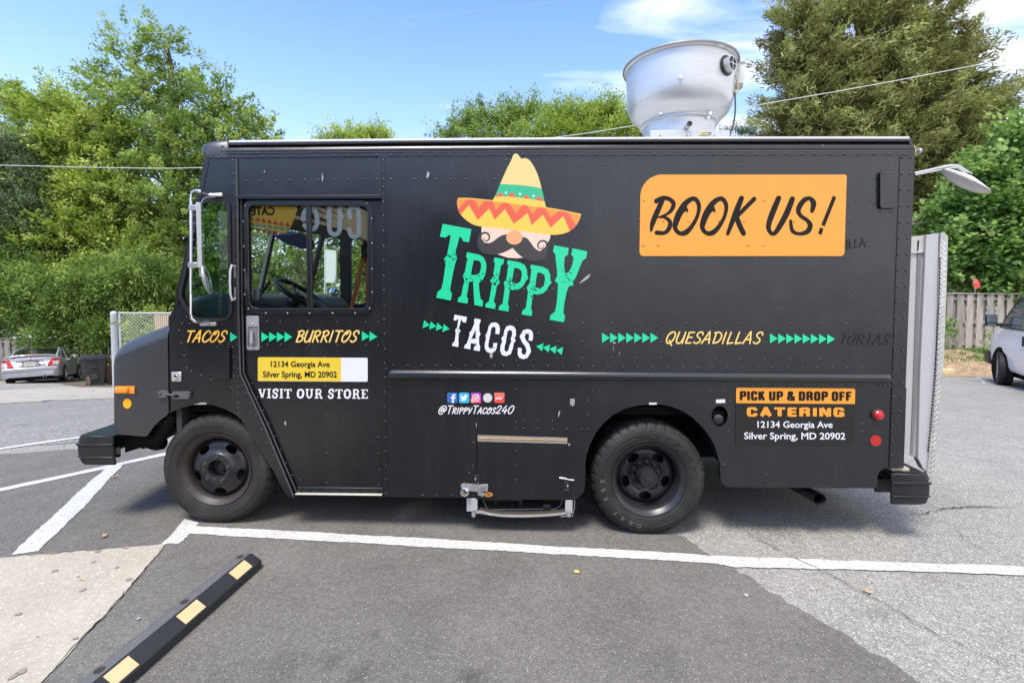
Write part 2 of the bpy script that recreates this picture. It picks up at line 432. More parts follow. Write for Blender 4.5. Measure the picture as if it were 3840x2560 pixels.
ca = GP(zR, [(0, 290), (640, 235), (1285, 182), (1315, 180), (1308, 205), (980, 600), (640, 960), (340, 1283)])
dd = (ca[-1]-ca[-2]).normalized(); d0 = (ca[0]-ca[1]).normalized()
patch('concrete_apron', wob([tuple(p[:2]) for p in ca]+[tuple((ca[-1]+dd*2.2)[:2]), tuple((ca[-1]+dd*2.2+d0*8)[:2]), tuple((ca[0]+d0*5)[:2])], .006, 6, 6), .010, M_conc)
def line(P, seed, off=.009, m=None, amp=.006, label=None): return patch('parking_line', fray(wob([tuple(p[:2]) for p in P], amp, 5, seed), .035, .0045, seed), off, m or M_paint, label)
line(GP(z9, [(-1500, 857), (0, 655), (660, 560), (660, 574), (0, 670), (-1500, 882)]), 1)
up2 = GP(z9, [(-1300, 1276), (0, 985), (470, 886), (940, 784), (1320, 700), (1500, 660)]); lo2 = GP(z9, [(1500, 684), (1310, 726), (1000, 794), (990, 815), (930, 870), (700, 1130), (310, 1500), (90, 1535), (200, 1425), (700, 965), (855, 830), (0, 1012), (-1300, 1314)])
line(up2+lo2, 2)
upl = [(736, 1976), (1100, 1994), (1800, 2034), (2500, 2075), (2756, 2090), (3001, 2099), (3355, 2111), (3840, 2127), (6600, 2217)]
lol = [(6600, 2266), (3840, 2161), (3355, 2142), (3013, 2135), (2756, 2130), (2688, 2117), (2500, 2104), (1800, 2064), (1100, 2026), (711, 2003), (692, 2025), (673, 2040), (603, 2044), (645, 2007), (693, 1948), (746, 1963)]
line([G(*p) for p in upl+lol], 3)
line(GP(zV, [(665, 1262), (725, 1262), (815, 1378), (765, 1378)]), 4, .006, M_wornpaint, .01)
line(GP(z9, [(-200, 165), (60, 158), (110, 162), (60, 166), (-200, 172)]), 5, .012, M_wornpaint, .01)
# bank of mulch up to the right-hand fence
def strip_sheet(name, xs_, ys_, off, m): return gridded(xs_, ys_, off, name, m)
gridded(ar(6.5, 24, .5), [13.3, 13.6, 14, 14.5, 15, 15.5, 16, 17, 18.5, 21], .012, 'mulch_bank', M_mulch)
gridded(ar(-36, -9, .5), [22.4, 22.9, 23.5, 24, 24.5, 25, 25.5, 26.5, 28, 31], .012, 'soil_strip', M_soil)
patch('soil_patch', wob([tuple(G(*q)[:2]) for q in [(150, 1420), (310, 1405), (560, 1405), (560, 1450), (300, 1452), (240, 1440)]], .08, 5, 9), .014, M_soil)
# cracks
def crack(P, w, seed, amp=.012):
    r = random.Random(seed); c = []
    for i in range(len(P)-1):
        L = (P[i+1]-P[i]).length; n = max(2, int(L/.045))
        for k in range(n): 
            q = P[i]+(P[i+1]-P[i])*k/n; c.append((q.x+r.uniform(-amp, amp), q.y+r.uniform(-amp, amp)))
    V = []; F = []
    for i, (x, y) in enumerate(c):
        a = c[max(i-1, 0)]; b = c[min(i+1, len(c)-1)]; L = math.hypot(b[0]-a[0], b[1]-a[1]) or 1; nx, ny = -(b[1]-a[1])/L, (b[0]-a[0])/L
        ww = w*(.3+r.random())*(min(1, (i+.3)/6))*(min(1, (len(c)-i)/6))/2
        V += [(x+nx*ww, y+ny*ww, 0), (x-nx*ww, y-ny*ww, 0)]
        if i: F.append((2*i-2, 2*i, 2*i+1, 2*i-1))
    V = [(x, y, g(x, y)+.0135) for x, y, _ in V]
    return tag(MB().add(V, F).build('crack', M_crack, fix=False), kind='structure')
for i, (zm, P, w) in enumerate([
    (zC, [(380, 100), (520, 160), (620, 230), (760, 300), (880, 370), (980, 400), (1100, 470), (1250, 550), (1450, 650), (1650, 780), (1850, 880), (1950, 920), (2080, 990), (2230, 1060), (2352, 960)], .006),
    (zC, [(2230, 1060), (2352, 1120)], .012), (zC, [(2040, 850), (2130, 860), (2352, 880)], .010),
    (zC, [(715, 355), (830, 405), (905, 390), (985, 405)], .007), (zC, [(830, 405), (850, 440)], .006),
    (zC, [(1900, 145), (1960, 215), (2090, 290), (2250, 350), (2352, 385)], .008), (zC, [(1480, 60), (1700, 50), (1830, 15), (2100, 5), (2352, 10)], .009),
    (zC, [(1330, 200), (1480, 230)], .006), (zC, [(900, 530), (960, 560), (1150, 610), (1230, 640)], .007),
    (zf(2900, 1300, 2.2404), [(1360, 885), (1550, 920), (1780, 960), (2106, 1020)], .012), (zf(2900, 1300, 2.2404), [(1180, 1330), (1450, 1365), (1700, 1350), (2106, 1360)], .010),
    (z9, [(0, 290), (90, 285), (160, 288)], .05), (z9, [(330, 280), (400, 266), (470, 268)], .08), (z9, [(0, 500), (300, 440), (600, 400)], .012),
    (zR, [(1285, 182), (640, 237), (0, 292)], .006), (zR, [(1308, 205), (980, 600), (640, 960), (340, 1283)], .006)]):
    crack([G(*zm(*p)) for p in P], w, 40+i)
# small litter
def bit(name, px, py, P, h, m, label, cat, seed):
    c = G(px, py); r = random.Random(seed); a0 = r.uniform(0, 6)
    V = []; n = len(P)
    for k, (x, y) in enumerate(P):
        X, Y = x*math.cos(a0)-y*math.sin(a0), x*math.sin(a0)+y*math.cos(a0)
        V.append((c.x+X, c.y+Y, g(c.x+X, c.y+Y)+.016+h*(k % 2)))
    o = MB().add(V+[(c.x, c.y, c.z+.017+h*.4)], [(k, (k+1) % n, n) for k in range(n)]).build(name, m, fix=False)
    return tag(o, label, cat)
M_leaf_dry = mat('dry_leaf', (.42, .30, .16), .8, noise=.3, nscale=40); M_leaf_dry.use_backface_culling = False
LP = [(-.03, 0), (-.012, .012), (.014, .012), (.034, 0), (.01, -.012), (-.014, -.01)]
M_stain = mat('gum_stain', (.24, .215, .18), .85, noise=.2, nscale=50)
litter = [(391, 2016, 'dry tan leaf by the left parking stripe'), (791, 2304, None), (3252, 2225, 'dry leaf beside the long crack, below the white line'), (3245, 1911, 'dry leaf behind the exhaust, right of the rear wheel'), (430, 1793, 'small leaf left of the front wheel, near the diagonal stripe'), (2800, 2450, None)]
for i, (x, y, l) in enumerate(litter):
    if l: bit('dry_leaf', x, y, LP, .012, M_leaf_dry, l, 'leaf', i)
c = G(*zR(665, 472)); cb = MB(); cb.tube([(c.x-.016, c.y, c.z+.017), (c.x+.004, c.y-.003, c.z+.017)], .004, 8, 0); cb.tube([(c.x+.0042, c.y-.003, c.z+.017), (c.x+.012, c.y-.004, c.z+.017)], .004, 8, 1)
tag(cb.build('cigarette_butt', [mat('filter', (.5, .27, .1), .8), mat('paper', (.7, .66, .58), .8)], smooth=True), 'crushed cigarette butt with orange filter on the pale concrete', 'cigarette butt')
sh = [(zR(440, 398), .03), (zR(748, 327), .022), (zR(1035, 468), .028), (zR(662, 552), .03), (zR(150, 746), .026), (zR(605, 940), .026), (zR(178, 1208), .034), (zR(105, 1250), .03), (zR(785, 240), .03), (zR(1008, 210), .03), (zR(628, 447), .012), (zR(302, 930), .008), (zR(940, 370), .02)]
mb = MB()
for k, ((x, y), r) in enumerate(sh):
    c = G(x, y); r *= .62; P = [(c.x+r*random.uniform(.6, 1.3)*math.cos(t*.52), c.y+r*random.uniform(.6, 1.3)*math.sin(t*.52)) for t in range(12)]
    mb.add([(a, b, g(a, b)+.0145) for a, b in P], [tuple(range(12))])
tag(mb.build('gum_stain', M_stain, fix=False), kind='structure')
M_yel = mat('yellow_dot', (.75, .6, .12), .6)
def spot(px, py, rx, m, name='paint_spot'):
    c = G(px, py); P = [(c.x+rx*math.cos(t*.45)*random.uniform(.8, 1.15), c.y+rx*math.sin(t*.45)*random.uniform(.8, 1.15)) for t in range(14)]
    return tag(MB().add([(a, b, g(a, b)+.0125) for a, b in P], [tuple(range(14))]).build(name, m, fix=False), kind='structure')
spot(2163, 2148, .018, M_yel); spot(2800, 2237, .015, M_wornpaint); spot(520, 2325, .009, M_wornpaint)
# weeds and scattered mulch on the bank
M_weed = mat('weed', (.10, .20, .035), .7, noise=.4, nscale=20)
mb = MB(); r_ = random.Random(5)
cl = [(G(*zV(x, y)), n, h) for x, y, n, h in [(330, 1080, 60, .14), (510, 1020, 40, .1), (570, 1120, 40, .08), (660, 1090, 70, .1), (790, 1020, 140, .2), (780, 1090, 100, .14), (430, 940, 90, .22), (630, 950, 50, .16), (330, 970, 50, .18), (690, 1000, 60, .14), (560, 985, 40, .1)]]
for c, n, h in cl:
    for _ in range(n):
        x = c.x+r_.gauss(0, .16); y = c.y+r_.gauss(0, .12); z = g(x, y)+.01; a = r_.uniform(0, 6.28); hh = h*r_.uniform(.4, 1.2); w = .012
        dx, dy = math.cos(a), math.sin(a)
        mb.add([(x-dy*w, y+dx*w, z), (x+dy*w, y-dx*w, z), (x+dx*hh*.5, y+dy*hh*.5, z+hh)], [(0, 1, 2)])
tag(mb.build('weeds', M_weed, fix=False), 'green weeds sprouting through the brown mulch below the fence', 'weeds', kind='stuff')
M_chip = mat('wood_chip', (.46, .33, .2), .9, noise=.4, nscale=6)
mb = MB()
for _ in range(2600):
    x = r_.uniform(8, 15.5); y = r_.uniform(13.35, 15.6); z = g(x, y)+.02; a = r_.uniform(0, 3.14); L_ = r_.uniform(.015, .05); w = r_.uniform(.006, .014); dx, dy = math.cos(a), math.sin(a); t = r_.uniform(-.01, .02)
    mb.add([(x-dx*L_-dy*w, y-dy*L_+dx*w, z), (x+dx*L_-dy*w, y+dy*L_+dx*w, z+t), (x+dx*L_+dy*w, y+dy*L_-dx*w, z+t), (x-dx*L_+dy*w, y-dy*L_-dx*w, z)], [(0, 1, 2, 3)])
tag(mb.build('wood_chips', M_chip, fix=False), 'scattered tan wood chips on the bank below the fence', 'wood chips', kind='stuff')

# ------------------------------------------------------------------ rubber parking stop
def GH(px, py, h):
    d = ray(px, py); t = 2.
    for _ in range(30):
        t = (H-(g(d.x*t, d.y*t)+h))/-d.z
    return Vector((d.x*t, d.y*t, H+d.z*t))
M_rub = mat('black_rubber', (.022, .024, .028), .55, noise=.35, nscale=14, bump=.4, bscale=150)
M_rublit = mat('lit_top_rubber', (.10, .10, .103), .7, noise=.35, nscale=30, bump=.4, bscale=150)  # paler copy of the rubber, sky light on the top face put into colour
M_refl = mat('reflective_yellow', (.66, .47, .26), .5, noise=.12, nscale=12)
P1 = G(*zR(2105, 356)); P2 = G(*zR(1075, 1283)); Lr = G(*zR(1905, 268))
ax = (P2-P1); ax.z = 0; ax.normalize(); ac = Vector((ax.y, -ax.x, 0))
if ac.dot(Lr-P1) < 0: ac = -ac
wd = max(.13, min(.2, abs(ac.dot(Lr-P1)))); LEN = 1.83
zb = g(P1.x, P1.y)+.004
root = tag(empty('parking_stop', (P1.x, P1.y, 0)), 'black rubber parking stop with three pale yellow patches on the asphalt', 'parking stop')
def Q(s, w, h): q = P1+ax*s+ac*w-Vector((P1.x, P1.y, 0)); return (q.x, q.y, g(P1.x+ax.x*s+ac.x*w, P1.y+ax.y*s+ac.y*w)+.004+h)
HS = .098
prof = [(0, 0), (-.001, .047), (.003, .052), (.064, HS-.004), (.070, HS), (.125, HS), (.132, HS-.005), (.186, .05), (.19, .0)]; wd = .19
mb = MB(); n = len(prof)
ss = [0, .02, .05]+[.05+(LEN-.1)*k/14 for k in range(1, 15)]+[LEN-.02, LEN]
for i, s in enumerate(ss):
    e = min(1, (min(s, LEN-s)+.03)/.055)
    mb.v += [Q(s, wd*.5+(w-wd*.5)*(.85+.15*e), h*(.72+.28*e)) for w, h in prof]
for i in range(len(ss)-1):
    for k in range(n-1): mb.f.append((i*n+k, i*n+k+1, (i+1)*n+k+1, (i+1)*n+k)); mb.m.append(1 if k == 4 else 0)
mb.f += [tuple(range(n)), tuple((len(ss)-1)*n+k for k in range(n))]; mb.m += [0, 0]
mb.build('body', [M_rub, M_rublit], root)
for q, cs in enumerate([[(1930, 308), (2035, 345), (1912, 452), (1805, 408)], [(1550, 625), (1670, 668), (1520, 803), (1380, 765)], [(1025, 1090), (1188, 1128), (1000, 1300), (850, 1260)]]):
    c = [GH(*zR(*p), (.094, .054, .054, .094)[k]) for k, p in enumerate(cs)]
    s0 = ((c[0]-P1).dot(ax)+(c[1]-P1).dot(ax))/2; s1 = ((c[2]-P1).dot(ax)+(c[3]-P1).dot(ax))/2
    b = MB(); sl = lambda w: .052+(w-.003)/.061*(HS-.056)
    b.add([Q(s, w-h*.76, sl(w)+h*.64) for s in (s0, s1) for w in (.007, .061) for h in (-.001, .0025)], [(0, 1, 3, 2), (4, 6, 7, 5), (0, 4, 5, 1), (2, 3, 7, 6), (1, 5, 7, 3)])
    b.build('reflective_patch', M_refl, root)
for s in [(GH(*zR(*p), HS)-P1).dot(ax) for p in ((1915, 275), (1467, 637), (833, 1190))]:
    b = MB(); ring = [Q(s+.024*math.cos(t*.524), .103+.019*math.sin(t*.524), HS+.0015) for t in range(12)]
    b.add(ring, [tuple(range(12))]); b.build('bolt_hole', M_crack, root)
# far curb stop on the right
a, b = G(*zV(150, 1258)), G(*zV(452, 1262)); root = tag(empty('curb_stop', ((a.x+b.x)/2, a.y, 0)), 'low pale yellow concrete wheel stop at the edge of the mulch', 'wheel stop')
mb = MB(); mb.span((-(b.x-a.x)/2, 0, (a.z+b.z)/2-.03), ((b.x-a.x)/2, .17, (a.z+b.z)/2+.13)); mb.build('block', mat('old_yellow_concrete', (.62, .52, .30), .9, noise=.2, nscale=10, bump=.3), root, bevel=.02)
# ================================================================== FOOD TRUCK
M_blk = mat('black_body_paint', (.0036, .0044, .0064), .34, spec=.72, noise=.25, nscale=2.5, bump=.12, bscale=55, detail=5, bdist=.0015)
nt = M_blk.node_tree; b_ = nt.nodes['Principled BSDF']
n_ = nt.nodes.new('ShaderNodeTexNoise'); n_.inputs['Scale'].default_value = 1.3; n_.inputs['Detail'].default_value = 8
mpn = nt.nodes.new('ShaderNodeMapping'); mpn.inputs['Scale'].default_value = (3.2, 1, .7); tcn = nt.nodes.new('ShaderNodeTexCoord')
nt.links.new(tcn.outputs['Object'], mpn.inputs[0]); nt.links.new(mpn.outputs[0], n_.inputs[0])
mrn = nt.nodes.new('ShaderNodeMapRange'); mrn.inputs[3].default_value = .20; mrn.inputs[4].default_value = .42; nt.links.new(n_.outputs['Fac'], mrn.inputs[0]); nt.links.new(mrn.outputs[0], b_.inputs['Roughness'])
dn = nt.nodes.new('ShaderNodeTexNoise'); dn.inputs['Scale'].default_value = 5; dn.inputs['Detail'].default_value = 9; dn.inputs['Roughness'].default_value = .7
md = nt.nodes.new('ShaderNodeMapping'); md.inputs['Scale'].default_value = (2.6, 1, .35); nt.links.new(tcn.outputs['Object'], md.inputs[0]); nt.links.new(md.outputs[0], dn.inputs[0])
rd = nt.nodes.new('ShaderNodeMapRange'); rd.inputs[1].default_value = .48; rd.inputs[2].default_value = .75; rd.inputs[4].default_value = .055; nt.links.new(dn.outputs['Fac'], rd.inputs[0])
old = b_.inputs['Base Color'].links[0].from_socket; mm_ = nt.nodes.new('ShaderNodeMixRGB'); nt.links.new(rd.outputs[0], mm_.inputs[0]); nt.links.new(old, mm_.inputs[1]); mm_.inputs[2].default_value = (.13, .125, .12, 1); nt.links.new(mm_.outputs[0], b_.inputs['Base Color'])
wv = nt.nodes.new('ShaderNodeTexNoise'); wv.inputs['Scale'].default_value = 1.7; wv.inputs['Detail'].default_value = 2; nt.links.new(tcn.outputs['Object'], wv.inputs[0])
b2 = nt.nodes.new('ShaderNodeBump'); b2.inputs['Strength'].default_value = .55; b2.inputs['Distance'].default_value = .02; nt.links.new(wv.outputs['Fac'], b2.inputs['Height'])
bo = b_.inputs['Normal'].links[0].from_node; nt.links.new(b2.outputs[0], bo.inputs['Normal'])
M_hood = mat('hood_paint_lit', (.016, .0165, .018), .42, spec=1, noise=.25, nscale=2.5, bump=.1, bscale=55, bdist=.0015)  # body black made lighter, sky sheen on dusty hood and visor put into colour
M_gask = mat('rubber_gasket', (.012, .012, .013), .45, bump=.1)
M_trim = mat('black_trim', (.010, .011, .013), .24, spec=.8)
M_dark = mat('underbody', (.004, .004, .004), .9, spec=.2, noise=.3, nscale=10)
M_white = mat('white_roof', (.52, .52, .50), .5, noise=.08, nscale=5)
M_plas = mat('bumper_plastic', (.013, .014, .016), .42, noise=.3, nscale=9, bump=.15, bscale=120)
M_alu = mat('aluminium', (.62, .62, .62), .42, metal=.85, noise=.06, nscale=6, bump=.05)
M_alup = mat('grey_alu_panel', (.44, .44, .45), .5, metal=.25, noise=.06, nscale=3)
M_chrome = mat('chrome', (.72, .72, .72), .12, metal=1)
M_steel = mat('galvanised', (.50, .50, .51), .38, metal=.8, noise=.15, nscale=25)
M_tyre = mat('tyre_rubber', (.0105, .0102, .0105), .66, noise=.3, nscale=7, col2=(.026, .0245, .023), c2scale=4, c2lo=.48, c2hi=.7, bump=.25, bscale=140)
M_tyre2 = mat('tyre_rubber_front', (.0145, .0135, .0125), .72, noise=.3, nscale=7, col2=(.034, .029, .024), c2scale=4, c2lo=.48, c2hi=.7, bump=.25, bscale=140)
M_rim = mat('rim_black', (.017, .018, .021), .34, noise=.35, nscale=9, bump=.15)
M_rust = mat('rim_rusty', (.036, .024, .020), .5, noise=.4, nscale=9, col2=(.02, .019, .02), c2scale=4)
M_nut = mat('lug_nut', (.075, .065, .055), .5, metal=.5, noise=.3, nscale=40)
M_interior = mat('interior_grey', (.10, .11, .11), .6)
M_intd = mat('interior_dark', (.02, .021, .022), .6)
G_clear = glass('side_glass', (.80, .86, .82)); G_green = glass('tinted_glass', (.60, .86, .76)); 
truck = tag(empty('food_truck', (0, 0, 0)), 'black taco truck with sombrero logo, orange sign and roof exhaust fan parked side-on', 'food truck')
TW = 2.30; FAR = SIDE+TW
zW = zf(660, 660, 2.7038); zD = zf(660, 1180, 2.94); z2 = zf(560, 1480, 3.015); z3 = zf(2160, 1460, 2.7033); z7 = zf(2660, 1400, 2.6727)
zT = zf(720, 500, 3.0154); zH = zf(260, 1180, 2.6133); zL = zf(1560, 560, 3.1357); zN = zf(1560, 1440, 2.904); zQ = zf(1700, 1600, 4.3556); zB = zf(2340, 620, 2.6133); z4 = zf(2880, 0, 2.45); z6 = zf(2880, 640, 2.45); z5 = zf(2900, 1300, 2.2404)
# ---- side skin
winQ = catmull([(345, 262), (470, 262), (512, 292), (527, 350), (536, 850), (545, 1340), (530, 1405), (488, 1438), (360, 1440), (240, 1438), (190, 1420), (150, 1360), (85, 1262), (66, 1185), (110, 980), (190, 600), (262, 330), (292, 282)], 4, True)
winD = [(790, 297), (1890, 305), (1925, 318), (1945, 360), (1945, 1280), (1930, 1322), (1890, 1340), (820, 1340), (775, 1322), (752, 1275), (738, 360), (752, 318)]
archF = [(643, 1560), (641, 1545), (676, 1530), (719, 1519), (759, 1516), (799, 1518), (845, 1533), (878, 1551), (903, 1570), (960, 1660), (1024, 1762), (1067, 1845), (1087, 1863)]
cab = [(765, 590), (890, 590), (891, 745), (895, 1180), (900, 1401), (936, 1480), (992, 1600), (1094, 1845), (1104, 1863), (1087, 1863)]+archF[-2:1:-1]+[(641, 1545), (637, 1420), (635, 1280), (635, 1187), (649, 1158), (680, 1030), (745, 720)]
flat([(poly(zI, cab), 0), (poly(zW, winQ), -1)], 'cab_side', M_blk, SIDE, truck, .03)
header = [(893, 590), (1432, 590), (1432, 740), (893, 740)]
flat([(poly(zI, header), 0)], 'door_header', M_blk, SIDE+.002, truck, .03, .003)
# the recessed sliding door
door = [(893, 742), (1432, 742), (1432, 1853), (1112, 1853), (1010, 1600), (917, 1400), (908, 1180), (900, 742)]
dY = SIDE+.035
dr = flat([(poly(zI, door, dY), 0), (poly(zW, winD, dY), -1)], 'sliding_door', M_blk, dY, truck, .03)
# main box side with the rear arch
bl = [(1434, 590), (3429, 590), (3429, 571), (3433, 571), (3396, 1452), (3386, 1753.6), (3330, 1753.6), (3311, 1757), (3298, 1768), (3291, 1782), (3289, 1822), (3284, 1829), (3277, 1830.3), (2735, 1826)]
archR = [(2722, 1822), (2708, 1811), (2701, 1793), (2699, 1735), (2693, 1713), (2682, 1675), (2663, 1637), (2637, 1604), (2600, 1567), (2560, 1540), (2515, 1523), (2474, 1516), (2434, 1516), (2382, 1521), (2338, 1534), (2297, 1556), (2260, 1590), (2234, 1623), (2215, 1660), (2201, 1700), (2195, 1733), (2193, 1826), (2187, 1846), (2166, 1867), (2145, 1873)]
box_side = [(1434, 578)]+[(3431, 571)]+bl[4:]+archR+[(1920, 1868), (1434, 1862)]
flap_cut = zf(1560, 1440, 2.904)
flat([(poly(zI, box_side), 0), (poly(z3, ell(1455, 268, 84, 108, 20)), -1)], 'box_side', M_blk, SIDE, truck, .03)
# seams and lapped strips, a hair proud
def strip(name, zm, pts, dy=.002, m=None, th=.002, par=None): return flat([(poly(zm, pts), 0)], name, m or M_blk, SIDE-dy, par or truck, th)
strip('corner_strip', zI, [(3374, 586), (3429, 586), (3392, 1446), (3343, 1446)], .004)
strip('corner_strip', zI, [(3343, 1452), (3397, 1453), (3387, 1752), (3333, 1752)], .006, None, .003)
strip('rail_strip', zI, [(1452, 1362), (2500, 1366.5), (3325, 1371), (3345, 1384), (3347, 1402), (3347, 1440), (1452, 1432)], .002)
strip('rail_strip', zI, [(778, 571), (1430, 566), (1936, 563), (3425, 560), (3429, 582), (1936, 585), (1432, 587), (775, 595)], .004)
strip('pillar_strip', zI, [(866, 594), (883, 594), (884, 740), (868, 740)], .002)
strip('pillar_strip', zI, [(1431, 588), (1444, 588), (1450, 1862), (1434, 1862)], .004)
strip('door_edge', zI, [(1421, 588), (1428, 588), (1431, 745), (1424, 745)], .008, M_trim, .01)
# bright round mouldings beside the door
def tube_side(name, pts, r, m, dy=0, par=None, n=10): 
    P = [Vector((S(*p)[0], SIDE-dy, S(*p)[1])) for p in pts]; return MB().tube(P, r, n).build(name, m, par or truck, smooth=True)
tube_side('door_seal', [(887, 597), (889, 745), (893, 1180), (900, 1401), (936, 1480), (992, 1600), (1048, 1735), (1100, 1860)], .013, M_trim, 0)
tube_side('door_seal', [(904, 1180), (909, 1398), (946, 1480), (1004, 1600), (1058, 1730), (1108, 1845)], .009, M_trim, -.015)
tube_side('door_seal', [(900, 748), (904, 1180)], .008, M_gask, -.015)
strip('header_lip', zI, [(893, 737), (1432, 735), (1432, 744), (893, 746)], .012, M_trim, .03)
tube_side('header_lip', [(893, 738), (1425, 735)], .004, M_blk, .016)
mb = MB(); (x0, z0), (x1, z1) = S(1107, 1846), S(1433, 1858); mb.span((x0, SIDE-.006, z1), (x1, SIDE+.10, z0-.006)); mb.build('door_sill', mat('worn_sill', (.55, .52, .44), .5, metal=.4, noise=.3, nscale=20), truck, bevel=.004)
mb = MB(); (x0, z0), (x1, z1) = S(1112, 1828), S(1433, 1845); mb.span((x0, SIDE+.01, z1), (x1, SIDE+.12, z0)); mb.build('step_tread', M_plas, truck, bevel=.003)
for k in range(9):
    xa = x0+.03+(x1-x0-.06)*k/8; MB().span((xa-.012, SIDE+.004, z1+.012), (xa+.012, SIDE+.012, z0-.006)).build('tread_cleat', M_trim, truck)
# half-round rub rail
P = [S(1458, 1403), S(3335, 1416)]
r = .036
mb = MB()
for sgn in (1,):
    (xa, za), (xb, zb_) = P; pts = []
    N_ = 14
    cs = [(xa+.0, 0.3), (xa+.008, .8), (xa+.03, 1), (xb-.05, 1), (xb-.02, .92), (xb-.004, .6), (xb+.002, .1)]
    V = []
    for x, k in cs:
        zc = za+(zb_-za)*(x-xa)/(xb-xa)
        for t in range(N_+1):
            a = math.pi*t/N_; V.append((x, SIDE-.002-math.sin(a)*.034*k, zc+math.cos(a)*r*(.4+.6*k)))
    F = [(i*(N_+1)+t, i*(N_+1)+t+1, (i+1)*(N_+1)+t+1, (i+1)*(N_+1)+t) for i in range(len(cs)-1) for t in range(N_)]
    mb.add(V, F)
mb.build('rub_rail', M_trim, truck, smooth=True)
# ---- roof edge: cove, gutter, white cap
xl, xr = S(846, 540)[0], S(3420, 540)[0]
def zed(py, x=1936): return S(x, py)[1]
prof = [(SIDE-.004, zed(572)), (SIDE-.009, zed(566)), (SIDE-.010, zed(559)), (SIDE-.006, zed(552)), (SIDE+.002, zed(546)), (SIDE+.012, zed(541)), (SIDE+.022, zed(537))]
mb = MB(); V = []; 
XS = [xl, -1.0, 0, 1, 2, xr]
def crown(x): return .028*(1-((x-.6)/2.3)**2)-.03
for x in XS: V += [(x, y, z+crown(x)*.25+.004) for y, z in prof]
n = len(prof); mb.add(V, [(i*n+k, i*n+k+1, (i+1)*n+k+1, (i+1)*n+k) for i in range(len(XS)-1) for k in range(n-1)])
mb.build('roof_cove', M_blk, truck, smooth=True)
def rail(name, pr, m, x0=xl, x1=xr, dz=0, bevel=0):
    mb = MB(); XS = [x0+(x1-x0)*i/8 for i in range(9)]; n = len(pr); V = []
    for x in XS: V += [(x, y, z+crown(x)*.25+.004+dz) for y, z in pr]
    F = [(i*n+k, i*n+(k+1) % n, (i+1)*n+(k+1) % n, (i+1)*n+k) for i in range(8) for k in range(n)]+[tuple(range(n)), tuple(8*n+k for k in range(n))]
    return mb.add(V, F).build(name, m, truck, bevel=bevel)
rail('drip_gutter', [(SIDE+.06, zed(539)), (SIDE+.002, zed(537)), (SIDE-.006, zed(533)), (SIDE-.004, zed(526)), (SIDE+.06, zed(526))], M_trim)
rail('roof_edge', [(SIDE+.08, zed(526)), (SIDE+.002, zed(525)), (SIDE+.006, zed(517)), (SIDE+.08, zed(512))], M_white, S(858, 525)[0], S(3412, 520)[0])
zt = zed(517)
mb = MB(); mb.span((xl-.02, SIDE+.05, zt-.06), (xr-.02, FAR-.05, zt-.005)); mb.build('roof', M_white, truck, bevel=.01)
MB().tube([Vector((S(x, y)[0], SIDE-.007, S(x, y)[1])) for x, y in [(840, 575), (1430, 570), (1936, 568), (3425, 566)]], .0022, 6).build('seam_highlight_bead', mat('seam_highlight', (.16, .16, .165), .5), truck)  # pale tube added to paint the highlight along the roof seam lip
# rear corner cap
cc = [(3380, 519), (3400, 521), (3418, 530), (3428, 546), (3431, 575), (3400, 575), (3400, 540), (3380, 536)]
flat([(poly(zI, [(3405, 527), (3413, 529), (3424, 541), (3430, 556), (3431.5, 571), (3426, 562), (3412, 562)]), 0)], 'corner_cap', M_blk, SIDE-.006, truck, .03, .004)
# front visor cap over the windshield
vis = catmull([(860, 571), (862, 545), (856, 524), (826, 521), (786, 527), (760, 537), (747, 549), (744.5, 562), (749, 574), (761, 582), (769, 592)], 3)+[(800, 595), (860, 592)]
mb = MB(); vp = [S(*p) for p in vis]; yy = [SIDE-.006, SIDE+.012, SIDE+.05, SIDE+.12, FAR-.12, FAR-.05, FAR-.0, FAR+.006]; kk = [.80, .93, .99, 1, 1, .99, .93, .80]
cxv, czv = S(845, 590); n = len(vp); V = []
for y, k in zip(yy, kk): V += [(cxv+(x-cxv)*k, y, czv+(z-czv)*k) for x, z in vp]
mb.add(V, [(i*n+k, i*n+(k+1) % n, (i+1)*n+(k+1) % n, (i+1)*n+k) for i in range(7) for k in range(n)]+[tuple(range(n)), tuple(7*n+k for k in range(n))])
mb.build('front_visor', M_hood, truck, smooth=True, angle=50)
# ---- other walls
xR = S(3431, 571)[0]; xB = S(1450, 900)[0]; zb0 = S(1450, 1850)[1]; ztop = zed(530)
farQ = [S(*zW(x, y)) for x, y in winQ]; farD = [S(*zW(x, y), dY) for x, y in winD]
flat([([S(*p) for p in [(765, 590), (1434, 590), (1434, 1853), (640, 1853), (635, 1187), (649, 1158)]], 0), (farQ, -1), (farD, -1)], 'cab_side', M_blk, FAR-.03, truck, .03)
mb = MB(); mb.span((xB, FAR-.03, zb0), (xR, FAR, ztop)); mb.build('far_side', M_blk, truck)
mb = MB(); mb.span((xR-.03, SIDE+.035, zb0+.18), (xR, FAR-.035, ztop)); mb.build('rear_wall', M_blk, truck)
mb = MB(); mb.span((xB-.01, SIDE+.08, .90), (xB+.02, FAR-.03, ztop)); mb.build('bulkhead', M_interior, truck)
mb = MB(); mb.span((S(640, 1300)[0]+.05, SIDE+.11, .90), (xR-.05, FAR-.05, .96)); mb.build('floor', M_dark, truck)
mb = MB(); mb.span((S(790, 600)[0], SIDE+.04, zed(585)), (xB, FAR-.04, zed(578))); mb.build('cab_ceiling', mat('cab_ceiling', (.25, .25, .24), .7), truck)
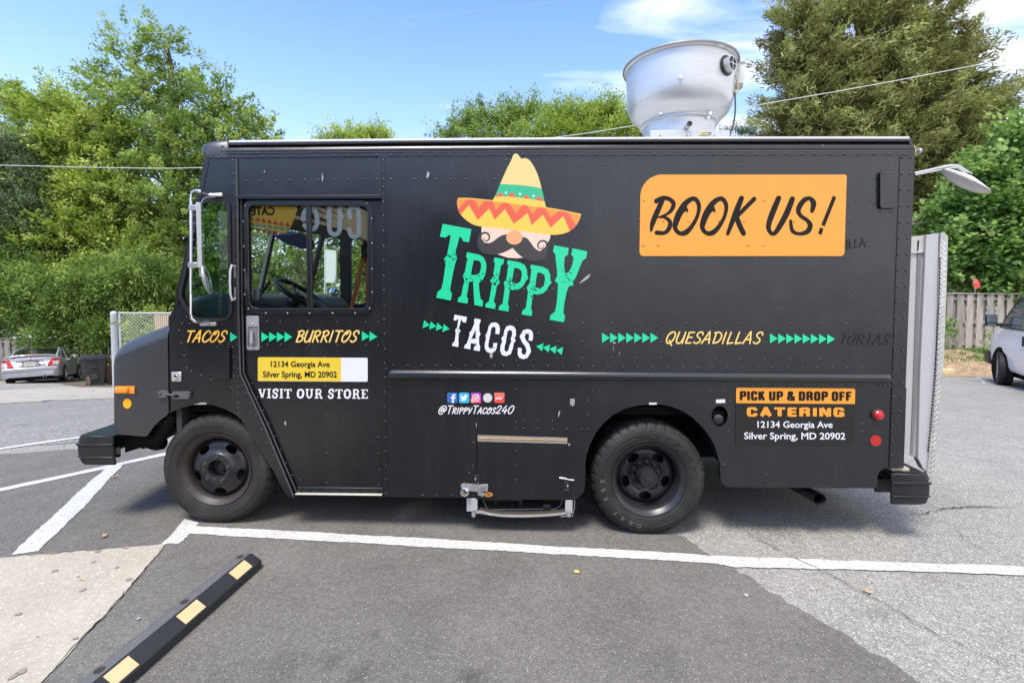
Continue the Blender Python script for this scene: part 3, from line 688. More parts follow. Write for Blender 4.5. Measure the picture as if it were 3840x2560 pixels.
# windshield (sloped) with posts and centre divider
wt, wbm = Vector((S(768, 598)[0]+.02, 0, S(768, 598)[1])), Vector((S(651, 1150)[0]+.02, 0, S(651, 1150)[1]))
dv = wbm-wt
def wpt(t, y, off=0): q = wt+dv*t; return Vector((q.x-off, y, q.z))
def wbar(name, t0, y0, t1, y1, w, m=M_blk, d=.03):
    return MB().tube([wpt(t0, y0), wpt(t1, y1)], w, 6).build(name, m, truck, smooth=True)
for y in (SIDE+.02, FAR-.02): wbar('windshield_post', 0, y, 1, y, .03)
wbar('centre_post', 0, SIDE+TW/2, 1, SIDE+TW/2, .028, M_interior)
wbar('windshield_bar', 1, SIDE+.02, 1, FAR-.02, .03); wbar('windshield_bar', .04, SIDE+.02, .04, FAR-.02, .03)
for a, b in ((SIDE+.045, SIDE+TW/2-.03), (SIDE+TW/2+.03, FAR-.045)):
    MB().add([wpt(.05, a), wpt(.05, b), wpt(.97, b), wpt(.97, a)], [(0, 1, 2, 3)]).build('windshield', G_clear, truck)
MB().tube([wpt(.08, 5.0, .04), wpt(.5, 5.25, .05)], .008, 6).build('wiper', M_gask, truck)
# lower front wall + cowl
mb = MB(); (fx, fz) = S(636, 1187); mb.span((fx+.01, SIDE+.03, .75), (fx+.05, FAR-.03, fz+.02)); mb.build('firewall', M_intd, truck)
# ---- windows of the near side
def ringshape(o, i): return [(o, 0), (i, -1)]
def grow(p, k, c=None):
    cx = sum(a for a, b in p)/len(p); cy = sum(b for a, b in p)/len(p); o = []
    n = len(p)
    for j in range(n):
        a, b, c_ = p[j-1], p[j], p[(j+1) % n]
        t = (c_[0]-a[0], c_[1]-a[1]); L = math.hypot(*t) or 1; nx, ny = t[1]/L, -t[0]/L
        if area2(p) < 0: nx, ny = -nx, -ny
        o.append((b[0]+nx*k, b[1]+ny*k))
    return o
oQ = grow(winQ, 30)
flat(to_side(zW, ringshape(oQ, winQ), SIDE), 'window_gasket', M_gask, SIDE-.012, truck, .03, .004)
for q in (winQ,):
    flat([(poly(zW, q), 0)], 'quarter_glass', G_green, SIDE+.012, truck)
oD = [(780, 240), (1895, 246), (1960, 275), (1992, 340), (2003, 1290), (1985, 1355), (1935, 1395), (830, 1393), (752, 1370), (705, 1300), (682, 330), (702, 268)]
flat(to_side(zW, ringshape(oD, winD), dY), 'window_frame', M_trim, dY-.012, truck, .03, .003)
flat(to_side(zW, [([(1323, 297), (1366, 297), (1386, 1343), (1330, 1343)], 0)], dY), 'window_mullion', M_trim, dY-.008, truck, .03, .003)
flat(to_side(zW, [(winD, 0), ([(1330, 290), (1362, 290), (1382, 1350), (1334, 1350)], -1)], dY), 'door_glass', G_clear, dY+.01, truck)
# far windows
flat([(farQ, 0)], 'quarter_glass', G_clear, FAR-.016, truck); flat([(farD, 0)], 'door_glass', G_clear, FAR-.016, truck)
xm = (farD[0][0]+farD[1][0])/2; MB().span((xm-.02, FAR-.035, farD[7][1]), (xm+.02, FAR-.006, farD[0][1])).build('window_mullion', M_intd, truck)
# storefront reflection painted on a flat sheet inside the upper glass
M_tan = mat('tan_reflection', (0.544, 0.400, 0.256), .8, noise=.1, nscale=3); M_brn = mat('brown_reflection', (.035, .028, .022), .8); M_yf = mat('yellow_reflection', (0.800, 0.512, 0.096), .8); M_redf = mat('red_reflection', (0.560, 0.080, 0.056), .8); M_grnf = mat('green_reflection', (0.048, 0.320, 0.192), .8); M_whf = mat('white_reflection', (0.720, 0.736, 0.832), .8); M_bkf = mat('black_reflection', (.02, .02, .02), .8); M_blf = mat('visor_navy', (.012, .02, .07), .6)
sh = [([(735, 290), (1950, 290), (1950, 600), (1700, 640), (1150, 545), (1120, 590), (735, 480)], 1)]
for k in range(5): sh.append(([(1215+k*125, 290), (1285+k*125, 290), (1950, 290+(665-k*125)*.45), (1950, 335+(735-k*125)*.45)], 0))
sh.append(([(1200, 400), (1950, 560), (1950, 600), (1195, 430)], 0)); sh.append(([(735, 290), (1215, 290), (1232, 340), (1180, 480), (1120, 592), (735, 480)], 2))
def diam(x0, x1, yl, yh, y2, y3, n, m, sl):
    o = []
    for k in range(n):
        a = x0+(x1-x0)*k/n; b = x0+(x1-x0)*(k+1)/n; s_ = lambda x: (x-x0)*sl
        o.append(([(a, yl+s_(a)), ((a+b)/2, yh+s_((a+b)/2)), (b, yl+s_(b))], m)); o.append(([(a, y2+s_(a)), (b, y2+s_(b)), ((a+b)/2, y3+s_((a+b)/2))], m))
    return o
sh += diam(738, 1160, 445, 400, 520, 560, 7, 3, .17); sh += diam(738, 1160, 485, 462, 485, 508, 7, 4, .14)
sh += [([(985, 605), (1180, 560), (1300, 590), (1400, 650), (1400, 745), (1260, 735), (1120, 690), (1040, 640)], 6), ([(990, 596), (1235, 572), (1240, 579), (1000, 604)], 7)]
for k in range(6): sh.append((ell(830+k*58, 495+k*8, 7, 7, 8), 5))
fl = flat([(poly(zW, p, dY+.03), m) for p, m in sh], 'window_reflection', [M_tan, M_brn, M_yf, M_redf, M_grnf, M_whf, M_blf, mat('blue_line', (.15, .22, .75), .5)], dY+.03, truck)
tag(fl, 'yellow and brown painted reflection behind the top of the door window')
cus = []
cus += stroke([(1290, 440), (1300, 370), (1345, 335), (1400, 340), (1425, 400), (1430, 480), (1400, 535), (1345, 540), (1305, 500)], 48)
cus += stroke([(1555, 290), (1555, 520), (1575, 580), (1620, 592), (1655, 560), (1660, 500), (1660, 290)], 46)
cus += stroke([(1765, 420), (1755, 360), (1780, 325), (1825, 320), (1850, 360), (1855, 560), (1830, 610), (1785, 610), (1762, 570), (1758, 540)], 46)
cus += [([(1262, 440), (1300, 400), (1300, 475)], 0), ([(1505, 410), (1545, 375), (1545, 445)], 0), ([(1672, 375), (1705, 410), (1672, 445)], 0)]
lt = flat([(poly(zW, p, dY+.027), m) for p, m in cus], 'lettering', M_whf, dY+.027, truck); tag(lt, 'mirrored white letters CUS painted as a reflection behind the door glass')
# sky-blue glare strip and lights reflected in windshield header
sh = [([(990, 590), (1235, 570), (1240, 578), (1000, 604)], 1), ([(735, 560), (1000, 600), (1390, 640), (1400, 740), (1100, 680), (1000, 650)], 0)]
# ---- cab interior
dsh = MB(); (dx0, dz1), (dx1, dz0) = S(*zW(740, 1215), SIDE+.6), S(*zW(1180, 1400), SIDE+.6)
pr = [(fx+.06, 1.05), (fx+.06, S(*zW(760, 1235), 4.4)[1]), (fx+.32, S(*zW(900, 1190), 4.4)[1]), (fx+.52, S(*zW(1010, 1240), 4.4)[1]), (fx+.60, S(*zW(1080, 1330), 4.4)[1]), (fx+.55, .9)]
mb = MB(); mb.prism(pr, SIDE+.12, FAR-.1); mb.build('dashboard', mat('dashboard', (.05, .055, .06), .55), truck, bevel=.03)
M_wheelb = mat('steering_black', (.012, .012, .013), .35)
cw = at(*zW(1255, 1195), 4.45); mb = MB(); ring = []
tilt = Matrix.Rotation(R(-38), 4, 'Y') @ Matrix.Rotation(R(8), 4, 'Z')
for k in range(29): 
    a = 2*math.pi*k/28; ring.append(cw+tilt @ Vector((.215*math.cos(a), .215*math.sin(a), 0)))
ring = [cw+Matrix.Rotation(R(34), 3, 'Y') @ Vector((.225*math.cos(2*math.pi*k/28), .225*math.sin(2*math.pi*k/28), 0)) for k in range(29)]
st_ = mb.tube(ring, .021, 8, cap=False).build('steering_wheel', M_wheelb, truck, smooth=True)
mb = MB(); ax_ = Matrix.Rotation(R(34), 3, 'Y')
for a in (R(20), R(140), R(260)): mb.tube([cw+ax_ @ Vector((.03*math.cos(a), .03*math.sin(a), -.03)), cw+ax_ @ Vector((.22*math.cos(a), .22*math.sin(a), 0))], .014, 6)
mb.tube([cw+ax_ @ Vector((0, 0, -.0)), cw+ax_ @ Vector((0, 0, -.07)), cw+ax_ @ Vector((-.02, 0, -.45))], [.05, .05, .035], 10)
mb.build('steering_column', M_wheelb, truck, smooth=True)
c = at(*zW(825, 1200), SIDE+.12); MB().box(c, (.05, .05, .085)).build('door_latch', M_steel, truck, bevel=.004)
c = at(*zW(900, 1150), SIDE+.2); MB().tube([c+Vector((-.04, 0, -.05)), c+Vector((.04, 0, .06))], .012, 8).build('grip_handle', M_intd, truck)
# seat back and orange belt
M_seat = mat('seat_vinyl', (.03, .032, .035), .6); M_belt = mat('seat_belt', (.45, .13, .045), .7)
mb = MB(); sx = S(*zW(1935, 1300), 4.35)[0]; mb.span((sx+.02, 4.15, .95), (sx+.16, 4.65, 1.28)); mb.span((sx-.42, 4.15, .85), (sx+.10, 4.65, .98)); mb.build('driver_seat', M_seat, truck, bevel=.04, seg=3)
def band(name, pts, w, m, Y):
    P = [at(*zW(*p), Y) for p in pts]; mb = MB(); V = []
    for i, p in enumerate(P):
        t = (P[min(i+1, len(P)-1)]-P[max(i-1, 0)]).normalized(); nn = Vector((t.z, 0, -t.x))*w/2; V += [p+nn, p-nn, p+nn+Vector((0, .004, 0)), p-nn+Vector((0, .004, 0))]
    F = []
    for i in range(len(P)-1):
        a = i*4; b = a+4; F += [(a, a+1, b+1, b), (a+2, b+2, b+3, a+3), (a, b, b+2, a+2), (a+1, a+3, b+3, b+1)]
    return mb.add(V, F).build(name, m, truck)
band('seat_belt', [(1905, 790), (1880, 900), (1840, 1100), (1775, 1340)], .035, M_belt, 4.1); band('seat_belt', [(1915, 790), (1935, 900), (1942, 1050), (1938, 1300)], .03, M_belt, 4.12)
c = at(*zW(1915, 760), 4.08); MB().box(c, (.06, .04, .10)).build('belt_anchor', M_intd, truck, bevel=.01)
MB().tube([at(*zW(1920, 460), 4.08), at(*zW(1918, 740), 4.08)], .02, 6).build('belt_strap', M_intd, truck)
# far-side mirrors seen through the glass
M_mir = mat('mirror_glass', (.62, .66, .68), .03, metal=1)
ym = FAR+.22
c = [at(*zW(x, y), ym+(.05 if x > 1600 else -.05)) for x, y in [(1510, 745), (1625, 755), (1622, 1085), (1510, 1085)]]
mb = MB(); mb.add(c+[p+Vector((0, .04, 0)) for p in c], [(0, 1, 2, 3), (7, 6, 5, 4), (0, 4, 5, 1), (1, 5, 6, 2), (2, 6, 7, 3), (3, 7, 4, 0)]); fm = mb.build('far_mirror', M_chrome, truck)
MB().add([p+Vector((0, -.004, 0)) for p in [c[0].lerp(c[2], .04), c[1].lerp(c[3], .04), c[2].lerp(c[0], .04), c[3].lerp(c[1], .04)]], [(0, 1, 2, 3)]).build('mirror_glass', M_mir, fm)
c = at(*zW(1590, 1185), ym); rr = (at(*zW(1650, 1185), ym)-c).length
mb = MB(); mb.lathe([(0.001, .0), (rr*.6, .006), (rr*.96, .02), (rr, .03), (rr*.9, .05), (0.001, .06)], (c.x, c.y, c.z), 'Y', 24); mb.build('far_convex_mirror', M_mir, truck, smooth=True)
MB().tube([at(*zW(1514, 680), ym), at(*zW(1512, 1300), ym), at(*zW(1560, 1340), ym-.2)], .012, 8).build('far_mirror_arm', M_chrome, truck, smooth=True)

# ---- hood
full = [(629, 1207), (560, 1236), (500, 1261), (465, 1275), (440, 1289), (421, 1304), (411, 1325), (408, 1345), (409, 1400), (411, 1500), (414, 1600), (418, 1622), (431, 1640), (545, 1646), (558, 1641), (568, 1625), (582, 1598), (602, 1575), (626, 1556), (632, 1548), (631, 1420), (629, 1300)]
inn = [(629, 1266), (560, 1294), (500, 1318), (465, 1332), (446, 1342), (438, 1350), (434, 1360), (432, 1372), (431, 1400), (431, 1500), (431, 1596), (433, 1612), (440, 1628), (543, 1636), (553, 1632), (563, 1618), (580, 1594), (601, 1574), (626, 1556), (632, 1548), (631, 1420), (629, 1300)]
fo = [S(*p) for p in full]; io = [S(*p) for p in inn]
mb = MB(); n = len(fo); V = []; secs = []
for a in (0, 18, 36, 54, 72, 90): secs.append((SIDE+.12*(1-math.cos(R(a))), math.sin(R(a))))
secs += [(FAR-(y-SIDE), k) for y, k in reversed(secs)]
for y, k in secs: V += [(b[0]+(a[0]-b[0])*k, y, b[1]+(a[1]-b[1])*k) for a, b in zip(fo, io)]
m = len(secs)
F = [(i*n+k, i*n+(k+1) % n, (i+1)*n+(k+1) % n, (i+1)*n+k) for i in range(m-1) for k in list(range(0, 12))+[20, 21]]+[tuple(range(n)), tuple((m-1)*n+k for k in range(n))]
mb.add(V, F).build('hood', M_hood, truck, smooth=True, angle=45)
flat([([S(*p) for p in [(630, 1210), (640, 1196), (641, 1545), (632, 1552)]], 0)], 'hood_seam', M_gask, SIDE+.012, truck)
# lip between hood and cab
flat([([S(*p) for p in [(632, 1188), (640, 1180), (652, 1160), (655, 1190), (640, 1215), (632, 1222)]], 0)], 'cowl_corner', M_blk, SIDE-.004, truck, .03, .002)
# mechanical parts in the front arch
MB().tube([Vector((*S(632, 1560)[:1], SIDE+.06, S(632, 1560)[1])), Vector((S(560, 1660)[0], SIDE+.10, S(560, 1660)[1])), Vector((S(430, 1700)[0], SIDE+.3, S(430, 1705)[1]))], .045, 8).build('frame_horn', M_dark, truck, smooth=True)
mb = MB(); mb.prism([S(*p) for p in [(426, 1646), (470, 1648), (570, 1640), (640, 1600), (700, 1560), (700, 1600), (560, 1672), (430, 1712)]], SIDE+.10, SIDE+.16); mb.prism([S(*p) for p in [(595, 1585), (640, 1548), (800, 1512), (1000, 1590), (1000, 1750), (600, 1700)]], SIDE+.42, SIDE+.46); mb.build('frame_rail', M_dark, truck)
c = at(590, 1660, SIDE+.2); mb = MB(); mb.lathe([(.001, -.06), (.05, -.05), (.06, 0), (.05, .05), (.001, .06)], c, 'X', 16); mb.build('steering_box', M_dark, truck, smooth=True)
# inner fenders
for pts, nm in ((archF[1:], 'inner_fender'), (archR[3:20], 'inner_fender')):
    P = [S(*p) for p in pts]; mb = MB(); V = [(x, SIDE+.03, z) for x, z in P]+[(x, SIDE+.62, z+.03) for x, z in P]; k = len(P)
    mb.add(V, [(i, i+1, k+i+1, k+i) for i in range(k-1)]); mb.build(nm, M_dark, truck, fix=False)
mb = MB(); mb.span((-2.9, SIDE+.6, .42), (2.7, SIDE+.66, 1.15)); mb.build('chassis_beam', M_dark, truck)
mb = MB(); mb.span((-2.6, SIDE+1.0, .34), (2.6, SIDE+1.3, .6)); mb.span((-.9, SIDE+.75, .28), (.2, SIDE+1.5, .55)); mb.build('driveline', M_dark, truck)
# ---- bumpers
def bumper(name, zm, top, mid, low, bot, x1, ridge=.012):
    pass
def bumper_loft(name, rows, xin, flip=1, depth=TW, m=M_plas):
    """rows: (z, x of the outer face, x of the inner end) from top to bottom; outer corner rounded in plan"""
    V = []; cols = None
    ys = [(0, 1.0), (0, .55), (.012, .3), (.04, .12), (.09, .03), (.16, 0)]
    for z, xo, xi in rows:
        L = xi-xo; row = []
        row.append((xi, SIDE-.01, z))
        for y, f in [(0, .13), (.003, .075), (.010, .035), (.025, .014), (.05, .004), (.10, 0)]: row.append((xo+L*f, SIDE-.01+y, z))
        row += [(xo-.03*flip, SIDE+.6, z), (xo-.05*flip, SIDE+TW/2, z), (xo-.03*flip, FAR-.6, z)]
        for y, f in reversed([(0, .13), (.003, .075), (.010, .035), (.025, .014), (.05, .004), (.10, 0)]): row.append((xo+L*f, FAR+.01-y, z))
        row.append((xi, FAR+.01, z)); V.append(row)
    n = len(V[0]); mb = MB(); mb.add([p for r in V for p in r], [(i*n+k, i*n+k+1, (i+1)*n+k+1, (i+1)*n+k) for i in range(len(V)-1) for k in range(n-1)])
    o = mb.build(name, m, truck, smooth=True, fix=False, angle=28)
    s = o.modifiers.new('solid', 'SOLIDIFY'); s.thickness = .02; s.offset = -1*flip
    return V, o
ZH = lambda x, y: S(*zH(x-(8 if x < 200 else 0), y), SIDE-.01)
def frow(yL, xL, xR, yR=None):
    a = ZH(xL, yL); b = ZH(xR, yR if yR is not None else yL); return ((a[1]+b[1])/2, a[0], b[0])
rowsF = [frow(1188, 95, 420), frow(1198, 84, 421), frow(1262, 68, 425), frow(1270, 58, 425), frow(1277, 63, 425), frow(1388, 72, 430), frow(1394, 77, 431), (*frow(1455, 108, 440)[:1], ZH(108, 1455)[0], ZH(442, 1468)[0]), (ZH(442, 1470)[1], ZH(130, 1470)[0], ZH(443, 1470)[0])]
V, bf = bumper_loft('front_bumper', rowsF, None, 1)
# top deck of the bumper, sweeping back
top = V[0]
zt_ = top[0][2]
mb = MB(); fpt = [(x, y, z) for x, y, z in top[1:9]]
inner = [ZH(422, 1188)[0]+.04]
deck = [(p[0], p[1], zt_+.004) for p in top]; bk = [(ZH(424, 1188)[0]+.0, p[1], zt_+.004) for p in top]
bk2 = []
for p in top:
    bk2.append((max(p[0]+.02, ZH(424, 1188)[0]+.02), p[1], zt_+.006))
n = len(deck); mb.add(deck+bk2, [(i, i+1, n+i+1, n+i) for i in range(n-1)]); mb.build('bumper_top', M_plas, truck, smooth=True, fix=False)
# dark slot in the deck, and a bracket with stamped marks
MB().add([(ZH(320, 1150)[0]+.27, SIDE+.32, zt_+.009), (ZH(320, 1150)[0]+.50, SIDE+.2, zt_+.009), (ZH(320, 1150)[0]+.50, SIDE+.30, zt_+.009), (ZH(320, 1150)[0]+.30, SIDE+.42, zt_+.009)], [(0, 1, 2, 3)]).build('bumper_slot', M_dark, truck)
mb = MB(); a = at(*zH(428, 1200), SIDE+.08); b = at(*zH(485, 1395), SIDE+.08); mb.span((a.x-.05, SIDE+.08, b.z), (b.x, SIDE+.10, a.z)); mb.build('bumper_bracket', M_dark, truck)
a = at(*zH(430, 1302), SIDE+.06); b = at(*zH(482, 1368), SIDE+.06); mb = MB(); mb.span((a.x, SIDE+.06, b.z), (b.x, SIDE+.075, a.z)); mb.build('bracket_plate', mat('dull_plate', (.14, .14, .13), .7, noise=.4, nscale=60), truck)
# rear bumper
Z7 = lambda x, y: S(*z7(x, y), SIDE-.01)
def rrow(yR, xR_, xL, yL=None): a = Z7(xR_, yR); b = Z7(xL, yL if yL else yR); return ((a[1]+b[1])/2, a[0], b[0])
rowsR = [rrow(1010, 2190, 1832, 1002), rrow(1022, 2205, 1832, 1014), rrow(1078, 2228, 1834, 1094), rrow(1086, 2235, 1834, 1102), rrow(1094, 2234, 1834, 1110), rrow(1212, 2232, 1832, 1232), rrow(1222, 2226, 1832, 1242), rrow(1290, 2200, 1832, 1310), rrow(1300, 2150, 1832, 1322)]
V, br = bumper_loft('rear_bumper', rowsR, None, -1)
top = V[0]; zt_ = top[0][2]; xin = Z7(1940, 950)[0]
deck = [(p[0], p[1], zt_+.004) for p in top]
bk2 = [(min(p[0]-.02, xin), p[1], zt_+.010) for p in top]; bk2[0] = (Z7(1832, 1000)[0]+.02, SIDE+.0, zt_+.004); bk2[1] = (Z7(1880, 1000)[0], SIDE+.04, zt_+.008); bk2[2] = (xin-.02, SIDE+.10, zt_+.01)
n = len(deck); MB().add(deck+bk2, [(i, i+1, n+i+1, n+i) for i in range(n-1)]).build('bumper_top', M_plas, truck, smooth=True, fix=False)
mb = MB(); a = at(*z7(1700, 1020), SIDE+.25); b = at(*z7(1880, 1190), SIDE+.25); mb.span((a.x-.02, SIDE+.25, b.z), (b.x+.06, SIDE+.27, a.z-.03)); mb.build('bumper_beam', mat('grimy_steel', (.05, .05, .05), .6, metal=.3, noise=.5, nscale=20), truck)
mb = MB(); a = at(*z7(1830, 950), SIDE+.03); mb.box((a.x+.06, SIDE+.05, a.z-.006), (.13, .05, .02)); mb.build('bumper_shim', mat('raw_timber', (.42, .38, .30), .8), truck)
def ridge(a, b, h, m=M_plas): MB().span((min(a[0], b[0])+.004, SIDE-.021, (a[1]+b[1])/2-h/2), (max(a[0], b[0]), SIDE-.005, (a[1]+b[1])/2+h/2)).build('bumper_ridge', m, truck, bevel=.004)
ridge(ZH(75, 1272), ZH(425, 1268), .016); ridge(ZH(92, 1394), ZH(431, 1392), .008)
ridge(Z7(1834, 1100), Z7(2222, 1090), .016); ridge(Z7(1834, 1235), Z7(2216, 1222), .008)
# ---- wheels
def wheel(name, c, front):
    w = empty(name, c); w.parent = truck
    mt = M_tyre2 if front else M_tyre
    r = .430; prof = [(.268, .02), (.272, .004), (.282, -.006), (.30, -.012), (.335, -.020), (.365, -.021), (.392, -.014), (.410, -.002), (.421, .012), (.427, .028), (.430, .05), (.430, .075), (.424, .080), (.424, .088), (.430, .092), (.430, .13), (.424, .136), (.424, .144), (.430, .148), (.430, .175), (.421, .212), (.392, .238), (.335, .244), (.268, .2)]
    def md(rr, h, i, k):
        if 7 <= i <= 10 and k % 6 == 0: return rr-.010
        if 15 <= i <= 20 and (k+3) % 6 == 0: return rr-.007
        return rr
    mb = MB(); mb.lathe(prof, (0, 0, 0), 'Y', 210, 0, md)
    # flattened contact patch
    mb.v = [(x, y+(.008 if z < -.40 and y < .1 and False else 0), max(z, -.4235)) for x, y, z in mb.v]
    mb.build('tyre', mt, w, smooth=True, angle=40)
    for rr, q in ((.352, -.0215), (.300, -.0125), (.402, -.009)):
        mb = MB(); mb.lathe([(rr-.0015, q+.001), (rr, q-.0015), (rr+.0015, q+.001)], (0, 0, 0), 'Y', 96); mb.build('sidewall_ring', mt, w, smooth=True)
    mr = M_rust if front else M_rim
    # rim barrel
    mb = MB(); mb.lathe([(.274, .012), (.279, -.006), (.276, -.012), (.266, -.006), (.258, .004), (.246, .012), (.236, .03), (.228, .06), (.226, .075 if front else .13), (.226, .2)], (0, 0, 0), 'Y', 72); mb.build('rim', mr, w, smooth=True, angle=60)
    # disc with hand holes
    ho = []
    a0 = R(128) if front else R(90+180)
    for k in range(5):
        a = a0+2*math.pi*k/5; rr = .178 if front else .162
        ho.append(ell(rr*math.cos(a), rr*math.sin(a), .028 if front else .031, .047 if front else .048, 18, a))
    if front: prf = [(.0, .03), (.072, .030), (.074, .004), (.118, .002), (.128, .012), (.150, .024), (.18, .030), (.21, .046), (.228, .075)]
    else: prf = [(.0, .09), (.078, .09), (.08, .128), (.118, .126), (.13, .116), (.15, .108), (.18, .106), (.205, .115), (.228, .135)]
    def yf(x, z):
        r_ = math.hypot(x, z)
        for (ra, ya), (rb_, yb) in zip(prf, prf[1:]):
            if r_ <= rb_: return ya+(yb-ya)*(r_-ra)/(rb_-ra)
        return prf[-1][1]
    ex = [(r_*math.cos(2*math.pi*k/40), r_*math.sin(2*math.pi*k/40)) for r_ in (.075, .09, .118, .124, .130, .14, .15, .165, .18, .195, .21) for k in range(40)]
    ex = [p for p in ex if all(((p[0]-sum(a for a, b in h)/18)**2+(p[1]-sum(b for a, b in h)/18)**2)**.5 > .054 for h in ho)]
    sh = [(ell(0, 0, .228, .228, 72), 0), (ell(0, 0, .074, .074, 40), -1)]+[(h, -1) for h in ho]
    d_ = flat(sh, 'wheel_disc', M_rim, 0, w, .008, yf=yf, extra=ex)
    d_.data.polygons.foreach_set('use_smooth', [True]*len(d_.data.polygons)); d_.data.set_sharp_from_angle(angle=R(50))
    hub = MB()
    if front:
        hub.lathe([(.074, .004), (.070, .010), (.068, .09), (.045, .10), (.044, .075), (.036, .055), (.020, .048), (.001, .045)], (0, 0, 0), 'Y', 28)
        hub.lathe([(.226, .16), (.14, .17), (.001, .18)], (0, 0, 0), 'Y', 24)
    else:
        hub.lathe([(.078, .128), (.074, .06), (.070, .045), (.068, .03), (.067, .0), (.064, -.006), (.030, -.008), (.028, -.014), (.016, -.016), (.001, -.016)], (0, 0, 0), 'Y', 28)
        hub.lathe([(.226, .2), (.1, .21), (.001, .21)], (0, 0, 0), 'Y', 24)
        for k in range(8):
            a = 2*math.pi*k/8+.2; hub.lathe([(.0065, -.004), (.0065, -.013), (.001, -.014)], (.052*math.cos(a), 0, .052*math.sin(a)), 'Y', 6)
    hub.build('hub', M_rim, w, smooth=True)
    if not front: # brake drum hidden behind
        pass
    for k in range(10):
        a = 2*math.pi*(k+.35)/10; rr = .096; x, z = rr*math.cos(a), rr*math.sin(a); y0 = .003 if front else .126
        mb = MB()
        if front and k % 2: mb.lathe([(.013, y0+.0), (.011, y0-.004), (.007, y0-.004), (.006, y0+.006), (.001, y0+.006)], (x, 0, z), 'Y', 12); mb.build('stud_hole', M_rim, w, smooth=True)
        else:
            mb.lathe([(.017, y0), (.016, y0-.003), (.0115, y0-.004), (.0115, y0-.018), (.007, y0-.020), (.006, y0-.034), (.001, y0-.035)], (x, 0, z), 'Y', 8); mb.build('lug_nut', M_nut if front else M_rim, w, smooth=True, angle=30)
    return w
cR = at(2437, 1742, SIDE+.02); cF = at(816, 1709, SIDE+.02)
ZR = g(cR.x, 3.9)+.4235; ZF = g(cF.x, 3.9)+.4235
wr = wheel('rear_wheel', (.955, SIDE+.035, ZR), False); wf = wheel('front_wheel', (-2.35, SIDE+.045, ZF), True)
for src, dy in ((wr, 0), (wf, 0)):
    o = copy_tree(src, truck); o.location.y = FAR-.035; o.rotation_euler.z = math.pi
o = copy_tree(wr, truck); o.location.y = SIDE+.31; o.name = 'rear_wheel'
# tyre lettering (raised, same rubber)
def text_mesh(txt, off=0, sp=1.0):
    cu = bpy.data.curves.new('t', 'FONT'); cu.body = txt; cu.size = 1; cu.offset = off; cu.space_character = sp; cu.resolution_u = 3
    o = bpy.data.objects.new('t', cu); COL.objects.link(o); dg = bpy.context.evaluated_depsgraph_get(); dg.update()
    me = o.evaluated_get(dg).to_mesh(); V = [(v.co.x, v.co.y) for v in me.vertices]; F = [tuple(p.vertices) for p in me.polygons]
    o.evaluated_get(dg).to_mesh_clear(); bpy.data.objects.remove(o); bpy.data.curves.remove(cu)
    return V, F
M_let = mat('tyre_letter', (.038, .036, .034), .5, noise=.2, nscale=40)
M_let2 = mat('tyre_letter_worn', (.10, .095, .088), .6, noise=.4, nscale=60)
def arc_text(w, txt, rad, h, a0, step, m, flip=False, width=.7):
    mb = MB()
    for i, chh in enumerate(txt):
        if chh == ' ': continue
        V, F = text_mesh(chh, .02); xs_ = [v[0] for v in V]; ys_ = [v[1] for v in V]; x0, x1, y0, y1 = min(xs_), max(xs_), min(ys_), max(ys_)
        a = a0-step*i; cw_, cs_ = math.cos(a), math.sin(a); W_ = h*width
        P = []
        for x, y in V:
            u = ((x-x0)/(x1-x0)-.5)*W_; v = ((y-y0)/(y1-y0)-.5)*h+rad
            P.append((v*cw_+u*cs_, -.0222-.0015, v*cs_-u*cw_))
        mb.add(P, F)
    mb.build('tyre_lettering', m, w)
arc_text(wr, 'GOODYEAR', .345, .040, R(86), R(13.0), M_let, width=.95)
arc_text(wr, 'G647 RSS', .352, .034, R(-102), R(11.0), M_let2, width=.8)
# dust-worn outline panel at the upper left of the rear tyre
mb = MB(); A0, A1 = R(107), R(152)
for rr in (.33, .365): mb.tube([(rr*math.cos(A0+(A1-A0)*k/12), -.0215, rr*math.sin(A0+(A1-A0)*k/12)) for k in range(13)], .0016, 5)
for a in (A0, A1): mb.tube([(.33*math.cos(a), -.0215, .33*math.sin(a)), (.365*math.cos(a), -.0215, .365*math.sin(a))], .0016, 5)
mb.build('sidewall_panel', M_let, wr)
# ================================================================== GRAPHICS ON THE TRUCK
def vin(name, col, rough=.32, noise=.05): return mat(name, col, rough, spec=.6, noise=noise, nscale=5, bump=.08, bscale=70, bdist=.0015)
V_grn = vin('vinyl_green', (.012, .55, .27)); V_wht = vin('vinyl_white', (.66, .67, .70)); V_org = vin('vinyl_orange', (.75, .29, .025), .3); V_gold = vin('vinyl_gold', (.76, .43, .06)); V_gold2 = vin('vinyl_pale_gold', (.78, .53, .15))
V_cream = vin('vinyl_cream', (.76, .53, .21)); V_yel = vin('vinyl_yellow', (.76, .49, .07)); V_hgrn = vin('vinyl_hat_green', (.03, .40, .20)); V_red = vin('vinyl_red', (.66, .10, .05)); V_or2 = vin('vinyl_hat_orange', (.74, .25, .04)); V_skin = vin('vinyl_skin', (.70, .53, .42)); V_mus = vin('vinyl_moustache', (.040, .036, .036)); V_nose = vin('vinyl_nose', (.74, .33, .16))
V_sgn = vin('sign_yellow', (.68, .49, .04)); V_blk = mat('print_black', (.006, .005, .005), .5, spec=.25); V_ghost = mat('ghost_lettering', (.0048, .0050, .0058), .36, spec=.6); V_pan = mat('magnetic_panel', (.010, .009, .009), .5, spec=.4)
DY = .0055
